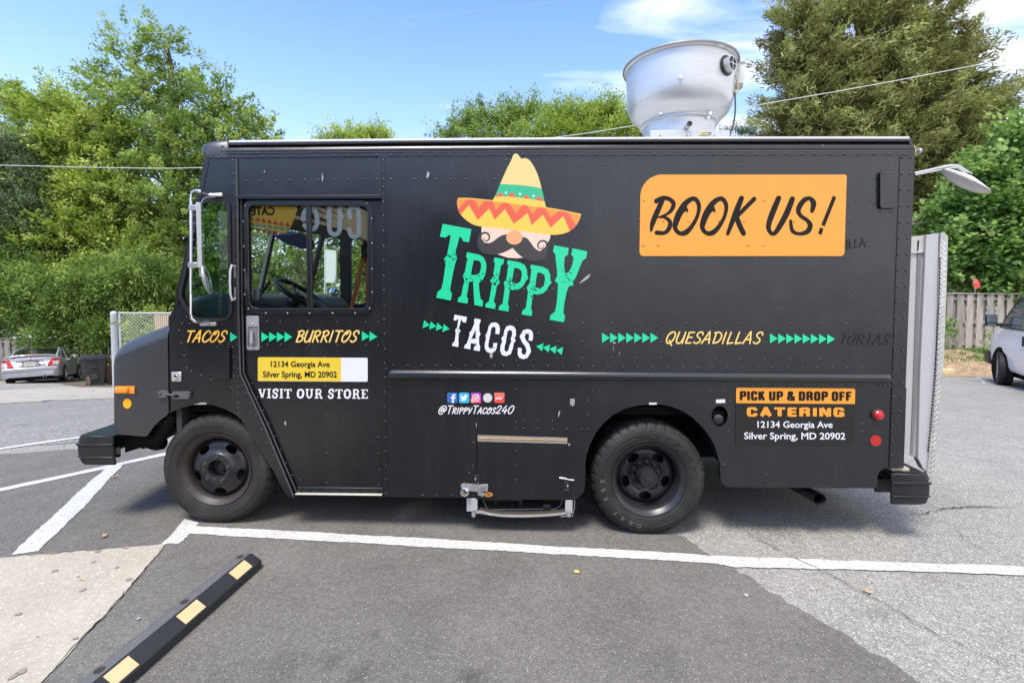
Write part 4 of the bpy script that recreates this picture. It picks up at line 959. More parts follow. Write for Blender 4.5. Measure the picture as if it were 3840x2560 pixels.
# --- moustached sombrero logo
hat = []
crownp = catmull([(908, 600), (927, 560), (990, 410), (1060, 250), (1112, 148), (1140, 82)], 3)+catmull([(1152, 62), (1172, 53), (1195, 60), (1212, 82), (1235, 108), (1252, 113), (1275, 107), (1300, 111), (1325, 124), (1352, 152), (1382, 198), (1412, 258), (1442, 335), (1477, 462), (1512, 615), (1528, 690)], 3)+[(1300, 660), (1100, 625)]
hat.append((crownp, 0))
hat.append((catmull([(990, 410), (1100, 414), (1250, 425), (1400, 445), (1477, 463)], 3)+catmull([(1513, 617), (1350, 588), (1200, 568), (1050, 557), (926, 561)], 3), 2))
for t in ([(927, 561), (995, 505), (1035, 557)], [(1075, 558), (1127, 505), (1185, 566)], [(1255, 576), (1300, 532), (1342, 588)], [(1402, 597), (1445, 548), (1511, 616)]): hat.append((t, 3))
for c in ((1059, 512), (1223, 527), (1381, 549)): hat.append((ell(*c, 13, 14, 12), 5))
hat.append(([(926, 561)]+catmull([(926, 561), (1050, 557), (1200, 568), (1350, 588), (1513, 617)], 3)+[(1529, 690), (1300, 660), (1100, 630), (900, 603)], 1))
top_l = [(505, 572), (620, 573), (700, 580), (900, 600), (1100, 628), (1300, 655), (1528, 683), (1700, 712), (1941, 762)]
bot_l = catmull([(1941, 762), (1932, 800), (1908, 858), (1878, 903), (1850, 933), (1800, 967), (1740, 990), (1680, 1002), (1600, 1006), (1400, 985), (1100, 945), (900, 922), (780, 911), (700, 895), (640, 868), (580, 825), (530, 772), (500, 715), (485, 655), (484, 612), (492, 585), (505, 572)], 3)
hat.append((top_l+bot_l[1:-1], 1))
lz = [(1808, 965), (1733, 785), (1582, 923), (1492, 772), (1357, 893), (1313, 752), (1150, 878), (1047, 705), (925, 828), (862, 697), (728, 832), (622, 660), (522, 772)]
topi = [(500, 585), (620, 583), (700, 590), (900, 611), (1100, 638), (1300, 665), (1528, 694), (1700, 722), (1937, 774)]
hat.append((topi+[(1908, 858), (1878, 903), (1850, 933), (1808, 965)]+lz[1:]+[(500, 715), (485, 655), (485, 612)], 4))
uz = [(495, 708), (600, 592), (692, 598), (740, 693), (812, 604), (900, 612), (942, 716), (1020, 624), (1095, 637), (1178, 752), (1255, 652), (1310, 662), (1372, 766), (1435, 680), (1515, 692), (1582, 803), (1690, 727), (1790, 742), (1882, 896)]
hat.append((uz+[(1850, 933)]+lz+[(508, 745)], 3))
face = [([(775, 900), (1582, 1000), (1576, 1050), (1545, 1102), (1500, 1160), (1465, 1195), (1400, 1250), (1262, 1274), (1180, 1282), (1080, 1275), (960, 1235), (850, 1105), (800, 1095), (778, 1040), (769, 960)], 6)]
mus = catmull([(1065, 1000), (1020, 1010), (970, 1035), (920, 1075), (870, 1100), (830, 1106), (800, 1098), (780, 1060), (772, 1010)], 3)+catmull([(745, 1015), (725, 1060), (722, 1110), (735, 1160), (770, 1205), (820, 1230), (900, 1240), (960, 1235), (1050, 1205), (1135, 1160)], 3)+catmull([(1180, 1210), (1230, 1255), (1300, 1295), (1370, 1315), (1440, 1315), (1500, 1290), (1535, 1240), (1552, 1170), (1545, 1112)], 3)+catmull([(1528, 1132), (1500, 1170), (1470, 1195), (1430, 1185), (1390, 1155), (1350, 1100), (1310, 1050), (1280, 1035), (1250, 1030), (1160, 990)], 3)
face.append((mus, 7))
face.append((ell(820, 1032, 50, 54, 20), 6)); face.append((ell(1480, 1125, 46, 44, 20), 6))
face += stroke([(752, 1025), (775, 995), (808, 982), (840, 990), (860, 1015), (862, 1045), (848, 1070), (825, 1078), (804, 1068), (795, 1050), (806, 1034)], [30, 24, 23, 22, 20, 18, 16, 14, 11, 8, 4], 7)
face += stroke([(1545, 1118), (1525, 1088), (1495, 1077), (1462, 1084), (1438, 1108), (1432, 1140), (1447, 1163), (1474, 1168), (1494, 1153), (1500, 1128)], [30, 24, 22, 21, 19, 17, 14, 11, 8, 4], 7)
face.append((ell(1156, 1038, 95, 83, 28), 8))
logo = flat([(poly(zL, p), m) for p, m in face+hat], 'logo', [V_cream, V_yel, V_hgrn, V_red, V_or2, V_wht, V_skin, V_mus, V_nose], SIDE-DY, truck, .0006)
tag(logo, 'printed emblem of a moustached face under a yellow, green and red sombrero')
# --- distressed western lettering TRIPPY / TACOS
Tt = [(315, 877), (652, 940), (625, 1095), (555, 1083), (535, 1040), (512, 1030), (490, 1120), (465, 1200), (483, 1290), (462, 1340), (450, 1400), (437, 1450), (418, 1560), (402, 1650), (425, 1705), (410, 1776), (240, 1744), (255, 1676), (300, 1640), (320, 1560), (340, 1420), (350, 1350), (330, 1290), (365, 1250), (385, 1150), (410, 1012), (385, 1010), (350, 1040), (283, 1030)]
Rr = [(600, 1210), (740, 1238), (795, 1270), (826, 1340), (828, 1400), (812, 1480), (785, 1535), (740, 1572), (745, 1660), (760, 1755), (790, 1785), (783, 1848), (688, 1829), (683, 1740), (672, 1560), (625, 1555), (612, 1650), (597, 1730), (613, 1755), (607, 1814), (490, 1792), (500, 1745), (535, 1718), (550, 1624), (572, 1550), (552, 1485), (577, 1440), (598, 1320), (610, 1290), (590, 1270)]
Rh = [(680, 1303), (740, 1310), (765, 1340), (765, 1400), (745, 1460), (700, 1478), (650, 1475), (655, 1420)]
Ii = [(922, 1270), (1037, 1292), (1030, 1345), (1000, 1365), (985, 1450), (970, 1515), (985, 1570), (950, 1610), (935, 1700), (915, 1790), (938, 1820), (930, 1876), (813, 1855), (820, 1815), (858, 1785), (885, 1640), (895, 1570), (870, 1550), (905, 1500), (915, 1430), (930, 1340), (915, 1320)]
Pp = [(1080, 1303), (1220, 1330), (1280, 1360), (1305, 1420), (1308, 1480), (1322, 1515), (1290, 1550), (1265, 1600), (1220, 1640), (1150, 1655), (1105, 1645), (1090, 1740), (1080, 1820), (1095, 1850), (1087, 1906), (970, 1886), (980, 1840), (1018, 1815), (1035, 1700), (1045, 1620), (1030, 1570), (1065, 1520), (1080, 1400), (1088, 1365), (1070, 1340)]
Ph = [(1155, 1395), (1200, 1400), (1238, 1425), (1245, 1480), (1230, 1550), (1190, 1580), (1130, 1570), (1140, 1480)]
sh_ = lambda p, dx, dy: [(x+dx, y+dy) for x, y in p]
Yy = [(1625, 1130), (1795, 1160), (1785, 1240), (1745, 1270), (1740, 1370), (1750, 1440), (1755, 1462), (1800, 1440), (1840, 1350), (1850, 1270), (1825, 1240), (1838, 1165), (2012, 1200), (2000, 1280), (1955, 1310), (1920, 1400), (1880, 1500), (1842, 1560), (1850, 1598), (1795, 1610), (1770, 1680), (1745, 1800), (1730, 1920), (1752, 1960), (1738, 2031), (1570, 2001), (1580, 1950), (1635, 1905), (1655, 1800), (1665, 1660), (1670, 1580), (1630, 1545), (1660, 1490), (1655, 1400), (1640, 1290), (1640, 1240), (1610, 1200)]
r_ = random.Random(3)
def specks(boxes, n, s):
    o = []
    for _ in range(n):
        x0, y0, x1, y1 = r_.choice(boxes); cx = r_.gauss((x0+x1)/2, (x1-x0)/4); cy = r_.gauss((y0+y1)/2, (y1-y0)/3.5); q = s*r_.choice([.5, .5, .7, 1, 1.6])
        k = r_.randint(4, 7); a0 = r_.random()*6; o.append(([(cx+q*r_.uniform(.5, 1.2)*math.cos(a0+6.28*i/k), cy+q*r_.uniform(.5, 1.2)*math.sin(a0+6.28*i/k)) for i in range(k)], -1))
    return o
# TRIPPY: every letter its own part
def letters(glyphs, boxes, m, word_, ns, ss, dy=0):
    for (ch, o, hs), bx in zip(glyphs, boxes):
        f = flat([(poly(zL, o), 0)]+[(poly(zL, h), -1) for h in hs]+[(poly(zL, p), k) for p, k in specks(bx, ns, ss)], 'letter', m, SIDE-DY-.001, truck, .0006)
        tag(f, f'distressed {word_} letter {ch}')
letters([('T', Tt, []), ('R', Rr, [Rh]), ('I', Ii, []), ('P', Pp, [Ph]), ('P', sh_(Pp, 272, 53), [sh_(Ph, 272, 53)]), ('Y', Yy, [])],
        [[(340, 1150, 480, 1420)], [(570, 1430, 800, 1590)], [(880, 1440, 980, 1620)], [(1040, 1500, 1200, 1640)], [(1310, 1540, 1480, 1700)], [(1640, 1300, 1860, 1600)]], V_grn, 'green', 46, 7.5)
o4 = lambda p: [(x, y+1254.3) for x, y in p]
wT = [(455, 688), (600, 715), (588, 782), (550, 775), (540, 752), (528, 750), (520, 800), (505, 840), (525, 880), (505, 910), (498, 990), (502, 1020), (497, 1068), (425, 1053), (432, 1020), (455, 1005), (470, 910), (462, 868), (485, 840), (500, 745), (485, 742), (470, 758), (443, 752)]
wA = [(690, 732), (762, 745), (757, 780), (745, 800), (745, 880), (760, 915), (742, 950), (742, 1030), (755, 1060), (750, 1117), (678, 1103), (685, 1065), (710, 1045), (708, 1035), (650, 1020), (640, 1050), (645, 1062), (637, 1095), (565, 1080), (575, 1045), (600, 1025), (630, 930), (630, 895), (650, 880), (690, 785), (683, 770)]
wC = [(915, 778), (955, 785), (980, 815), (988, 860), (978, 920), (932, 912), (938, 860), (930, 830), (905, 830), (885, 850), (875, 920), (855, 1010), (850, 1055), (860, 1080), (885, 1085), (905, 1070), (910, 1020), (957, 1022), (950, 1075), (935, 1110), (905, 1135), (870, 1138), (835, 1125), (810, 1085), (808, 1040), (825, 970), (818, 930), (840, 890), (855, 825), (880, 790)]
wO = [(1110, 813), (1150, 825), (1175, 865), (1175, 930), (1160, 965), (1172, 995), (1150, 1020), (1140, 1080), (1115, 1150), (1060, 1175), (1010, 1160), (990, 1110), (995, 1050), (1015, 1000), (1003, 968), (1030, 930), (1040, 870), (1065, 825)]
wOh = [(1105, 865), (1128, 880), (1130, 930), (1115, 970), (1122, 1000), (1100, 1050), (1085, 1110), (1060, 1125), (1040, 1105), (1042, 1060), (1058, 1010), (1060, 980), (1068, 930), (1078, 885)]
wS = [(1315, 857), (1355, 870), (1375, 905), (1377, 950), (1367, 997), (1322, 988), (1330, 945), (1325, 915), (1305, 908), (1285, 920), (1278, 950), (1290, 985), (1330, 1030), (1345, 1080), (1353, 1120), (1330, 1160), (1310, 1195), (1265, 1210), (1215, 1195), (1195, 1150), (1200, 1075), (1245, 1082), (1240, 1130), (1260, 1158), (1290, 1150), (1300, 1110), (1285, 1060), (1245, 1010), (1228, 965), (1218, 945), (1235, 915), (1260, 870)]
letters([('T', o4(wT), []), ('A', o4(wA), [o4([(705, 860), (702, 975), (655, 965)])]), ('C', o4(wC), []), ('O', o4(wO), [o4(wOh)]), ('S', o4(wS), [])],
        [[(465, 2090, 525, 2170)], [(620, 2160, 750, 2300)], [(815, 2150, 880, 2210), (880, 2320, 950, 2370)], [(1010, 2120, 1170, 2230)], [(1230, 2130, 1360, 2200)]], V_wht, 'white', 24, 4.2)
# --- arrows
def arrow(zm, p, m=V_grn): return tag(flat([(poly(zm, p), 0)], 'arrow_mark', m, SIDE-DY, truck, .0006))
for k in range(4):
    arrow(zL, o4([(97+77*k, 752+15*k), (165+77*k, 812+15*k), (80+77*k, 847+15*k)])); arrow(zL, o4([(1499+77*k, 1022+15*k), (1482+77*k, 1117+15*k), (1413+78*k, 1058+15*k)]))
zq = zf(2220, 1160, 1.96)
for k in range(7): x = 73+59.2*k; arrow(zq, [(x, 171), (x+57, 208), (x, 244)])
for k in range(8): x = 1305+60*k; arrow(zq, [(x, 176+.6*k), (x+58, 213+.6*k), (x, 248+.6*k)])
arrow(zD, [(602, 192), (682, 245), (603, 299)])
dYs = SIDE; _S = SIDE
def arrow_d(p): return flat([(poly(zD, p, dY), 0)], 'arrow_mark', V_grn, dY-DY, truck, .0006)
for k in range(4): x = 946+85*k; arrow_d([(x, 190), (x+84, 243), (x, 298)])
for k in range(2): x = 2052+84*k; arrow_d([(x, 180+3*k), (x+86, 238+3*k), (x, 287+3*k)])
# --- brush script
GL = {
 'T': (.62, [[(.02, .97), (.62, .97)], [(.33, .97), (.30, .0)]]),
 'A': (.68, [[(.0, .0), (.34, .95), (.40, .98)], [(.40, .98), (.56, .0)], [(.12, .34), (.56, .36)]]),
 'C': (.60, [[(.56, .78), (.50, .95), (.32, .98), (.12, .78), (.03, .42), (.10, .10), (.28, .0), (.50, .10), (.60, .24)]]),
 'O': (.68, [[(.40, .80), (.26, .66), (.30, .88), (.46, .98), (.62, .80), (.60, .42), (.42, .08), (.22, .0), (.06, .14), (.04, .46), (.16, .80), (.30, .95)]]),
 'S': (.56, [[(.56, .74), (.52, .93), (.36, .99), (.18, .88), (.14, .68), (.28, .52), (.44, .40), (.48, .22), (.36, .05), (.18, .0), (.02, .12)]]),
 'B': (.62, [[(.14, .93), (.10, .0)], [(.02, .88), (.30, .99), (.52, .88), (.50, .66), (.30, .54), (.16, .52)], [(.30, .53), (.54, .42), (.54, .16), (.34, .01), (.10, .03)]]),
 'U': (.62, [[(.08, .98), (.03, .40), (.10, .06), (.26, .0), (.42, .12), (.52, .45), (.56, .98)], [(.56, .98), (.54, .0)]]),
 'R': (.64, [[(.12, .93), (.08, .0)], [(.02, .88), (.30, .99), (.52, .86), (.48, .62), (.28, .50), (.14, .50)], [(.24, .50), (.40, .22), (.58, .0)]]),
 'I': (.26, [[(.12, .98), (.08, .0)]]),
 'Q': (.70, [[(.30, .97), (.12, .78), (.04, .40), (.12, .08), (.28, .0), (.50, .18), (.62, .58), (.56, .90), (.40, .99), (.26, .88)], [(.28, .26), (.42, .02), (.56, -.18)]]),
 'E': (.56, [[(.52, .95), (.12, .95)], [(.14, .95), (.08, .02)], [(.12, .52), (.44, .53)], [(.08, .03), (.48, .04)]]),
 'D': (.66, [[(.14, .90), (.10, .04)], [(.0, .90), (.30, .98), (.56, .80), (.60, .44), (.42, .10), (.10, .03)]]),
 'L': (.54, [[(.14, .98), (.08, .04), (.20, .02), (.50, .06)]]),
 'P': (.58, [[(.12, .93), (.08, .0)], [(.02, .88), (.30, .99), (.52, .84), (.46, .58), (.26, .48), (.12, .48)]]),
 'Y': (.58, [[(.04, .98), (.12, .56), (.30, .50), (.46, .62)], [(.56, .98), (.40, .40), (.20, .0)]]),
 '@': (.95, [[(.62, .62), (.42, .66), (.28, .42), (.36, .24), (.52, .34), (.66, .66)], [(.66, .66), (.60, .30), (.74, .26), (.90, .50), (.84, .82), (.60, .96), (.26, .84), (.06, .46), (.12, .10), (.34, -.06), (.62, .0)]]),
 '2': (.62, [[(.08, .74), (.20, .94), (.42, .96), (.52, .76), (.36, .44), (.04, .04)], [(.04, .04), (.56, .06)]]),
 '4': (.66, [[(.40, .98), (.04, .34), (.62, .36)], [(.48, .60), (.40, .0)]]),
 '0': (.64, [[(.40, .98), (.14, .80), (.04, .40), (.16, .04), (.36, .02), (.56, .28), (.62, .70), (.52, .94), (.40, .98)]])}
def script(zm, txt, x0, x1, yb, yt, w, shear=.30, small=None, yb2=None, caps=None):
    """letters between x0 and x1, baseline yb to cap height yt; returns one list of shapes per letter"""
    hgt = yb-yt; yb2 = yb if yb2 is None else yb2; adv = []; x = 0
    for i, c in enumerate(txt):
        k = .74 if (small and i in small) else 1
        adv.append((x, k)); x += GL[c][0]*k+.10
    sc = (x1-x0-shear*hgt*.9)/(x-.10); out = []
    for (a, k), c in zip(adv, txt):
        yy = yb+(yb2-yb)*a/x; shp = []
        for st in GL[c][1]:
            P = [(x0+(a+px*k)*sc+shear*hgt*(py*k-.0), yy-py*k*hgt) for px, py in st]
            shp += stroke(P, w, 0, len(P) > 2)
        out.append(shp)
    return out
def put(zm, outs, m, Y, dy=DY):
    for shp in outs:
        flat([(poly(zm, p, Y), k) for p, k in shp], 'letter', m, Y-dy, truck, .0006)
put(zD, script(zD, 'TACOS', 100, 570, 298, 176, 17), V_gold, SIDE)
put(zD, script(zD, 'BURRITOS', 1318, 2022, 298, 174, 17), V_gold2, dY)
put(zq, script(zq, 'QUESADILLAS', 534, 1254, 248, 164, 11, yb2=250), V_gold2, SIDE)
put(zq, script(zq, 'TORTAS', 1815, 2196, 250, 172, 9, yb2=262), V_ghost, SIDE, .0045)
put(zN, script(zN, '@TRIPPYTACOS240', 238, 1072, 318, 232, 12, .28, small=(2, 3, 4, 5, 6, 8, 9, 10, 11)), V_wht, SIDE)
# --- BOOK US!
def rrect(x0, y0, x1, y1, r, n=6):
    rs = r if isinstance(r, (list, tuple)) else [r]*4; o = []   # TL, TR, BR, BL
    for (cx, cy, q), a0 in zip(((x0+rs[0], y0+rs[0], rs[0]), (x1-rs[1], y0+rs[1], rs[1]), (x1-rs[2], y1-rs[2], rs[2]), (x0+rs[3], y1-rs[3], rs[3])), (180, 270, 0, 90)):
        nn = n*(2 if q > 100 else 1); o += [(cx+q*math.cos(R(a0+90*k/nn)), cy+q*math.sin(R(a0+90*k/nn))) for k in range(nn+1)]
    return o
bs = [(x+(0 if x < 1000 else (10 if y < 500 else -12))+(8 if (x < 1000 and y < 500) else 0), y) for x, y in rrect(150, 93, 2168, 889, [215, 20, 38, 40])]
sg = flat([(poly(zB, bs), 0)], 'sign_panel', V_org, SIDE-DY, truck, .0008); tag(sg, 'orange book-us panel with one large rounded corner')
bk = [stroke([(315, 352), (378, 322), (440, 332), (482, 372), (468, 430), (420, 478), (335, 508)], [49, 43, 40, 43, 38, 26, 11])+stroke([(378, 335), (335, 430), (280, 560), (264, 640)], [43, 51, 49, 23])+stroke([(330, 510), (400, 512), (448, 555), (440, 615), (395, 662), (318, 660)], [15, 29, 40, 43, 38, 43]),
      stroke([(622, 455), (590, 425), (545, 462), (505, 560), (500, 620), (540, 665), (600, 660), (660, 600), (715, 500), (732, 400), (700, 335), (650, 335), (590, 385), (550, 450)], [11, 57, 66, 57, 43, 40, 51, 40, 34, 40, 43, 46, 55, 63])]
bk.append([(sh_(p, 267, 0), m) for p, m in bk[1]])
bk.append(stroke([(1148, 322), (1090, 470), (1012, 672)], [49, 55, 34])+stroke([(1272, 330), (1100, 505)], [43, 38])+stroke([(1098, 505), (1130, 590), (1168, 668)], [49, 51, 49]))
bk.append(stroke([(1512, 322), (1450, 470), (1412, 590), (1428, 655), (1470, 668), (1520, 600), (1590, 470), (1645, 330)], [51, 57, 49, 38, 40, 51, 57, 51]))
bk.append(stroke([(1838, 450), (1852, 372), (1815, 325), (1755, 348), (1705, 430), (1722, 490), (1790, 540), (1820, 590), (1792, 650), (1712, 672), (1645, 640), (1628, 545)], [38, 55, 38, 49, 49, 38, 38, 49, 49, 32, 38, 29]))
bk.append([([(2042, 300), (2074, 315), (1962, 598), (1928, 584)], 0), ([(1918, 608), (1950, 622), (1930, 682), (1897, 668)], 0)])
bk = [shp for shp in bk]
for shp in bk: flat([(poly(zB, p), m) for p, m in shp], 'letter', V_blk, SIDE-DY-.0016, sg, .0006)
# --- western slab small words
SL = {'V': (.78, [('l', .14, .92, .38, .06, .20), ('l', .62, .92, .42, .06, .14), ('b', .0, .30, .92), ('b', .48, .78, .92)]),
 'I': (.38, [('l', .19, .95, .19, .05, .20), ('b', 0, .38, .95), ('b', 0, .38, .05), ('d', .19, .5)]),
 'S': (.66, [('c', [(.58, .70), (.50, .92), (.28, .92), (.14, .74), (.24, .56), (.44, .46), (.52, .26), (.38, .06), (.16, .08), (.08, .30)], .19)]),
 'T': (.74, [('l', .37, .95, .37, .05, .20), ('b', .0, .74, .92), ('l', .05, .95, .05, .72, .10), ('l', .69, .95, .69, .72, .10), ('b', .18, .56, .05), ('d', .37, .5)]),
 'O': (.74, [('c', [(.37, .93), (.14, .78), (.12, .25), (.37, .07), (.60, .25), (.62, .75), (.39, .93)], .21), ('d', .12, .5), ('d', .62, .5)]),
 'U': (.84, [('c', [(.20, .95), (.20, .30), (.40, .07), (.62, .28), (.64, .95)], .18), ('b', .02, .38, .95), ('b', .48, .82, .95)]),
 'R': (.80, [('l', .20, .95, .20, .05, .20), ('b', .0, .40, .05), ('c', [(.10, .92), (.50, .92), (.62, .72), (.50, .52), (.24, .50)], .16), ('c', [(.44, .50), (.58, .30), (.62, .06), (.76, .05)], .17), ('d', .20, .5)]),
 'E': (.70, [('l', .20, .95, .20, .05, .20), ('b', .0, .66, .93), ('b', .0, .66, .06), ('l', .63, .93, .63, .74, .10), ('l', .63, .06, .63, .26, .10), ('l', .20, .5, .48, .5, .12), ('d', .20, .5)])}
def slab(txt, x0, x1, yb, yt, yb2=None, gap=.10, space=.42):
    h = yb-yt; yb2 = yb if yb2 is None else yb2; x = 0; pos = []
    for c in txt:
        pos.append(x); x += (SL[c][0]+gap) if c != ' ' else space
    tot = x-gap; sc = (x1-x0)/tot; out = []
    for a, c in zip(pos, txt):
        if c == ' ': continue
        yy = yb+(yb2-yb)*a/tot; X = lambda u: x0+(a+u)*sc; Yv = lambda v: yy-v*h; s = []; hh = h*.055
        for e in SL[c][1]:
            if e[0] == 'l': s += stroke([(X(e[1]), Yv(e[2])), (X(e[3]), Yv(e[4]))], e[5]*sc*.95, 0, False, cap=False)
            elif e[0] == 'b': s.append(([(X(e[1]), Yv(e[3])-hh), (X(e[2]), Yv(e[3])-hh), (X(e[2]), Yv(e[3])+hh), (X(e[1]), Yv(e[3])+hh)], 0))
            elif e[0] == 'c': s += stroke([(X(p), Yv(q)) for p, q in e[1]], e[2]*sc*.95, 0, True, cap=False)
            else: s.append(([(X(e[1]-.15), Yv(e[2])), (X(e[1]), Yv(e[2]+.09)), (X(e[1]+.15), Yv(e[2])), (X(e[1]), Yv(e[2]-.09))], 0))
        out.append(s)
    return out
put(zD, slab('VISIT OUR STORE', 912, 2120, 915, 812, 922), V_wht, dY)

# --- heavy block capitals
BK = {'P': (.50, [[(.10, 0), (.10, 1)], [(.08, .93), (.36, .93), (.42, .86), (.42, .56), (.36, .49), (.08, .49)]]), 'I': (.20, [[(.10, 0), (.10, 1)]]),
 'C': (.50, [[(.40, .66), (.40, .86), (.33, .93), (.17, .93), (.10, .86), (.10, .14), (.17, .07), (.33, .07), (.40, .14), (.40, .36)]]),
 'K': (.52, [[(.10, 0), (.10, 1)], [(.42, 1), (.14, .46)], [(.22, .60), (.44, 0)]]), 'U': (.50, [[(.10, 1), (.10, .14), (.17, .07), (.33, .07), (.40, .14), (.40, 1)]]),
 '&': (.62, [[(.60, .0), (.16, .68), (.16, .86), (.22, .93), (.34, .93), (.40, .86), (.38, .70), (.12, .40), (.10, .16), (.18, .07), (.34, .07), (.48, .20), (.54, .46)]]),
 'D': (.50, [[(.10, 0), (.10, 1)], [(.08, .93), (.33, .93), (.40, .84), (.40, .16), (.33, .07), (.08, .07)]]),
 'R': (.52, [[(.10, 0), (.10, 1)], [(.08, .93), (.34, .93), (.41, .86), (.41, .60), (.34, .52), (.08, .52)], [(.28, .50), (.40, .42), (.42, 0)]]),
 'O': (.50, [[(.10, .5), (.10, .86), (.17, .93), (.33, .93), (.40, .86), (.40, .14), (.33, .07), (.17, .07), (.10, .14), (.10, .5)]]),
 'F': (.44, [[(.10, 0), (.10, 1)], [(.08, .93), (.42, .93)], [(.08, .53), (.38, .53)]]),
 'A': (.56, [[(.08, 0), (.28, .98), (.48, 0)], [(.14, .28), (.42, .28)]]), 'T': (.50, [[(.25, 0), (.25, 1)], [(.0, .93), (.50, .93)]]),
 'E': (.44, [[(.10, 0), (.10, 1)], [(.08, .92), (.42, .92)], [(.08, .5), (.40, .5)], [(.08, .08), (.42, .08)]]),
 'N': (.54, [[(.09, 0), (.09, 1)], [(.12, .98), (.42, .02)], [(.45, 0), (.45, 1)]]),
 'G': (.52, [[(.42, .66), (.42, .84), (.34, .93), (.17, .93), (.10, .86), (.10, .14), (.17, .07), (.34, .07), (.42, .16), (.42, .42), (.26, .42)], [(.42, .40), (.42, 0)]])}
def block(txt, x0, x1, yb, yt, slope, wv, wh, gap=.10, space=.24):
    """flat-capped heavy strokes: width wv for uprights, wh for level bars"""
    h = yb-yt; x = 0; pos = []
    for c in txt: pos.append(x); x += (BK[c][0]+gap) if c != ' ' else space
    sc = (x1-x0)/(x-gap); out = []
    for a, c in zip(pos, txt):
        if c == ' ': continue
        s = []
        for st_ in BK[c][1]:
            P = [(x0+(a+u)*sc, yb-v*h+slope*(a+u)*sc) for u, v in st_]
            for i, (p, q) in enumerate(zip(P, P[1:])):
                L = math.hypot(q[0]-p[0], q[1]-p[1]); t = abs(q[1]-p[1])/L; w = wh+(wv-wh)*t; nx, ny = -(q[1]-p[1])/L*w/2, (q[0]-p[0])/L*w/2
                s.append(([(p[0]+nx, p[1]+ny), (q[0]+nx, q[1]+ny), (q[0]-nx, q[1]-ny), (p[0]-nx, p[1]-ny)], 0))
                if i: s.append((ell(p[0], p[1], min(wv, w if w > 0 else wv)*.5, min(wh, w)*.55, 10), 0))
        out.append(s)
    return out
def put_on(zm, outs, m, Y, dy, par):
    for shp in outs: flat([(poly(zm, p, Y), k) for p, k in shp], 'letter', m, Y-dy, par, .0006)
# --- plain text fitted to a box of photo pixels
def text_fit(zm, txt, x0, y0, x1, y1, m, Y, dy, off=0, parent=None, slope=0, ref=None):
    """ref: string whose extent fills y0..y1 (for words without descenders)"""
    V, F = text_mesh(txt, off); xs_ = [v[0] for v in V]; ys_ = [v[1] for v in V]; a0, a1 = min(xs_), max(xs_)
    RV, _ = text_mesh(ref or txt, off); b0, b1 = min(v[1] for v in RV), max(v[1] for v in RV)
    P = []
    for x, y in V:
        u = x0+(x-a0)/(a1-a0)*(x1-x0); v = y1-(y-b0)/(b1-b0)*(y1-y0)+slope*(u-x0); s = S(*zm(u, v), Y); P.append((s[0], Y-dy, s[1]))
    o = MB().add(P, F).build('lettering', m, parent or truck, fix=False)
    return o
sp = flat([(poly(zD, [(x, y+(x-905)*.006) for x, y in rrect(905, 466, 2115, 729, 16, 4)], dY), 1), (poly(zD, [(905, 466), (1822, 471), (1822, 733), (905, 728)], dY), 0), (poly(zD, [(904, 465), (922, 466), (910, 470), (905, 482)], dY), -1)], 'address_sign', [V_sgn, V_wht], dY-.004, truck, .0008)
tag(sp, 'yellow address panel with a blank white square at its right end')
text_fit(zD, '12134 Georgia Ave', 1048, 508, 1697, 572, V_blk, dY, .0062, .016, sp, .004, '1G'); text_fit(zD, 'Silver Spring, MD 20902', 962, 620, 1776, 686, V_blk, dY, .0062, .016, sp, .003, 'S1')
cp = flat([(poly(z7, [(x, y+(x-265)*.007) for x, y in rrect(263, 142, 1452, 722, [14, 14, 12, 12], 4)]), 1), (poly(z7, [(x, y+(x-268)*.0065) for x, y in [(266, 156), (270, 146), (282, 141), (1442, 141), (1454, 146), (1459, 156), (1455, 296), (266, 295)]]), 0)], 'catering_sign', [V_org, V_pan], SIDE-.004, truck, .0012)
tag(cp, 'black magnetic panel with an orange header, right of the rear wheel')
put_on(z7, block('PICK UP & DROP OFF', 303, 1420, 263, 176, .0055, 27, 17), V_blk, SIDE, .0066, cp); put_on(z7, block('CATERING', 370, 1350, 424, 340, .004, 40, 22, .10), V_org, SIDE, .0066, cp)
text_fit(z7, '12134 Georgia Ave', 478, 474, 1230, 540, V_wht, SIDE, .0066, .016, cp, .004, '1G'); text_fit(z7, 'Silver Spring, MD 20902', 345, 586, 1357, 655, V_wht, SIDE, .0066, .016, cp, .004, 'S1')
cat_ = text_fit(zW, 'CATER', 1002, 312, 700, 400, V_blk, dY+.03, .0045, .03)  # mirrored sign word, part of the reflection painted behind the door glass
ghost = [text_fit(z6, 'ILLA', 725, 634, 905, 722, V_ghost, SIDE, .0045, .02, None, -.12)]
# --- social icons
V_fb = vin('icon_blue', (.03, .13, .42)); V_tw = vin('icon_cyan', (.03, .40, .66)); V_yl = vin('icon_red', (.66, .06, .04)); V_dk = vin('icon_dark', (.02, .02, .025)); V_gr = vin('icon_grey', (.55, .55, .55))
V_i1 = vin('icon_purple', (.34, .05, .42)); V_i2 = vin('icon_pink', (.75, .06, .22)); V_i3 = vin('icon_orange', (.85, .33, .08))
def icon(x0, shp, mats):
    f = flat([(poly(zN, [(x+x0, y) for x, y in p]), m) for p, m in [(rrect(0, 90, 111, 203, 18, 4), 0)]+shp], 'icon', mats, SIDE-DY, truck, .0006); return f
icon(341, [([(52, 203), (52, 156), (38, 156), (38, 138), (52, 138), (54, 118), (66, 106), (92, 106), (92, 124), (78, 124), (73, 128), (73, 138), (92, 138), (89, 156), (73, 156), (73, 203)], 1)], [V_fb, V_wht])
icon(469, [(catmull([(15, 172), (34, 166), (22, 152), (26, 146), (17, 132), (20, 116), (38, 128), (55, 132), (58, 118), (70, 111), (82, 116), (94, 116), (88, 128), (84, 150), (66, 172), (40, 180)], 2, True), 1)], [V_tw, V_wht])
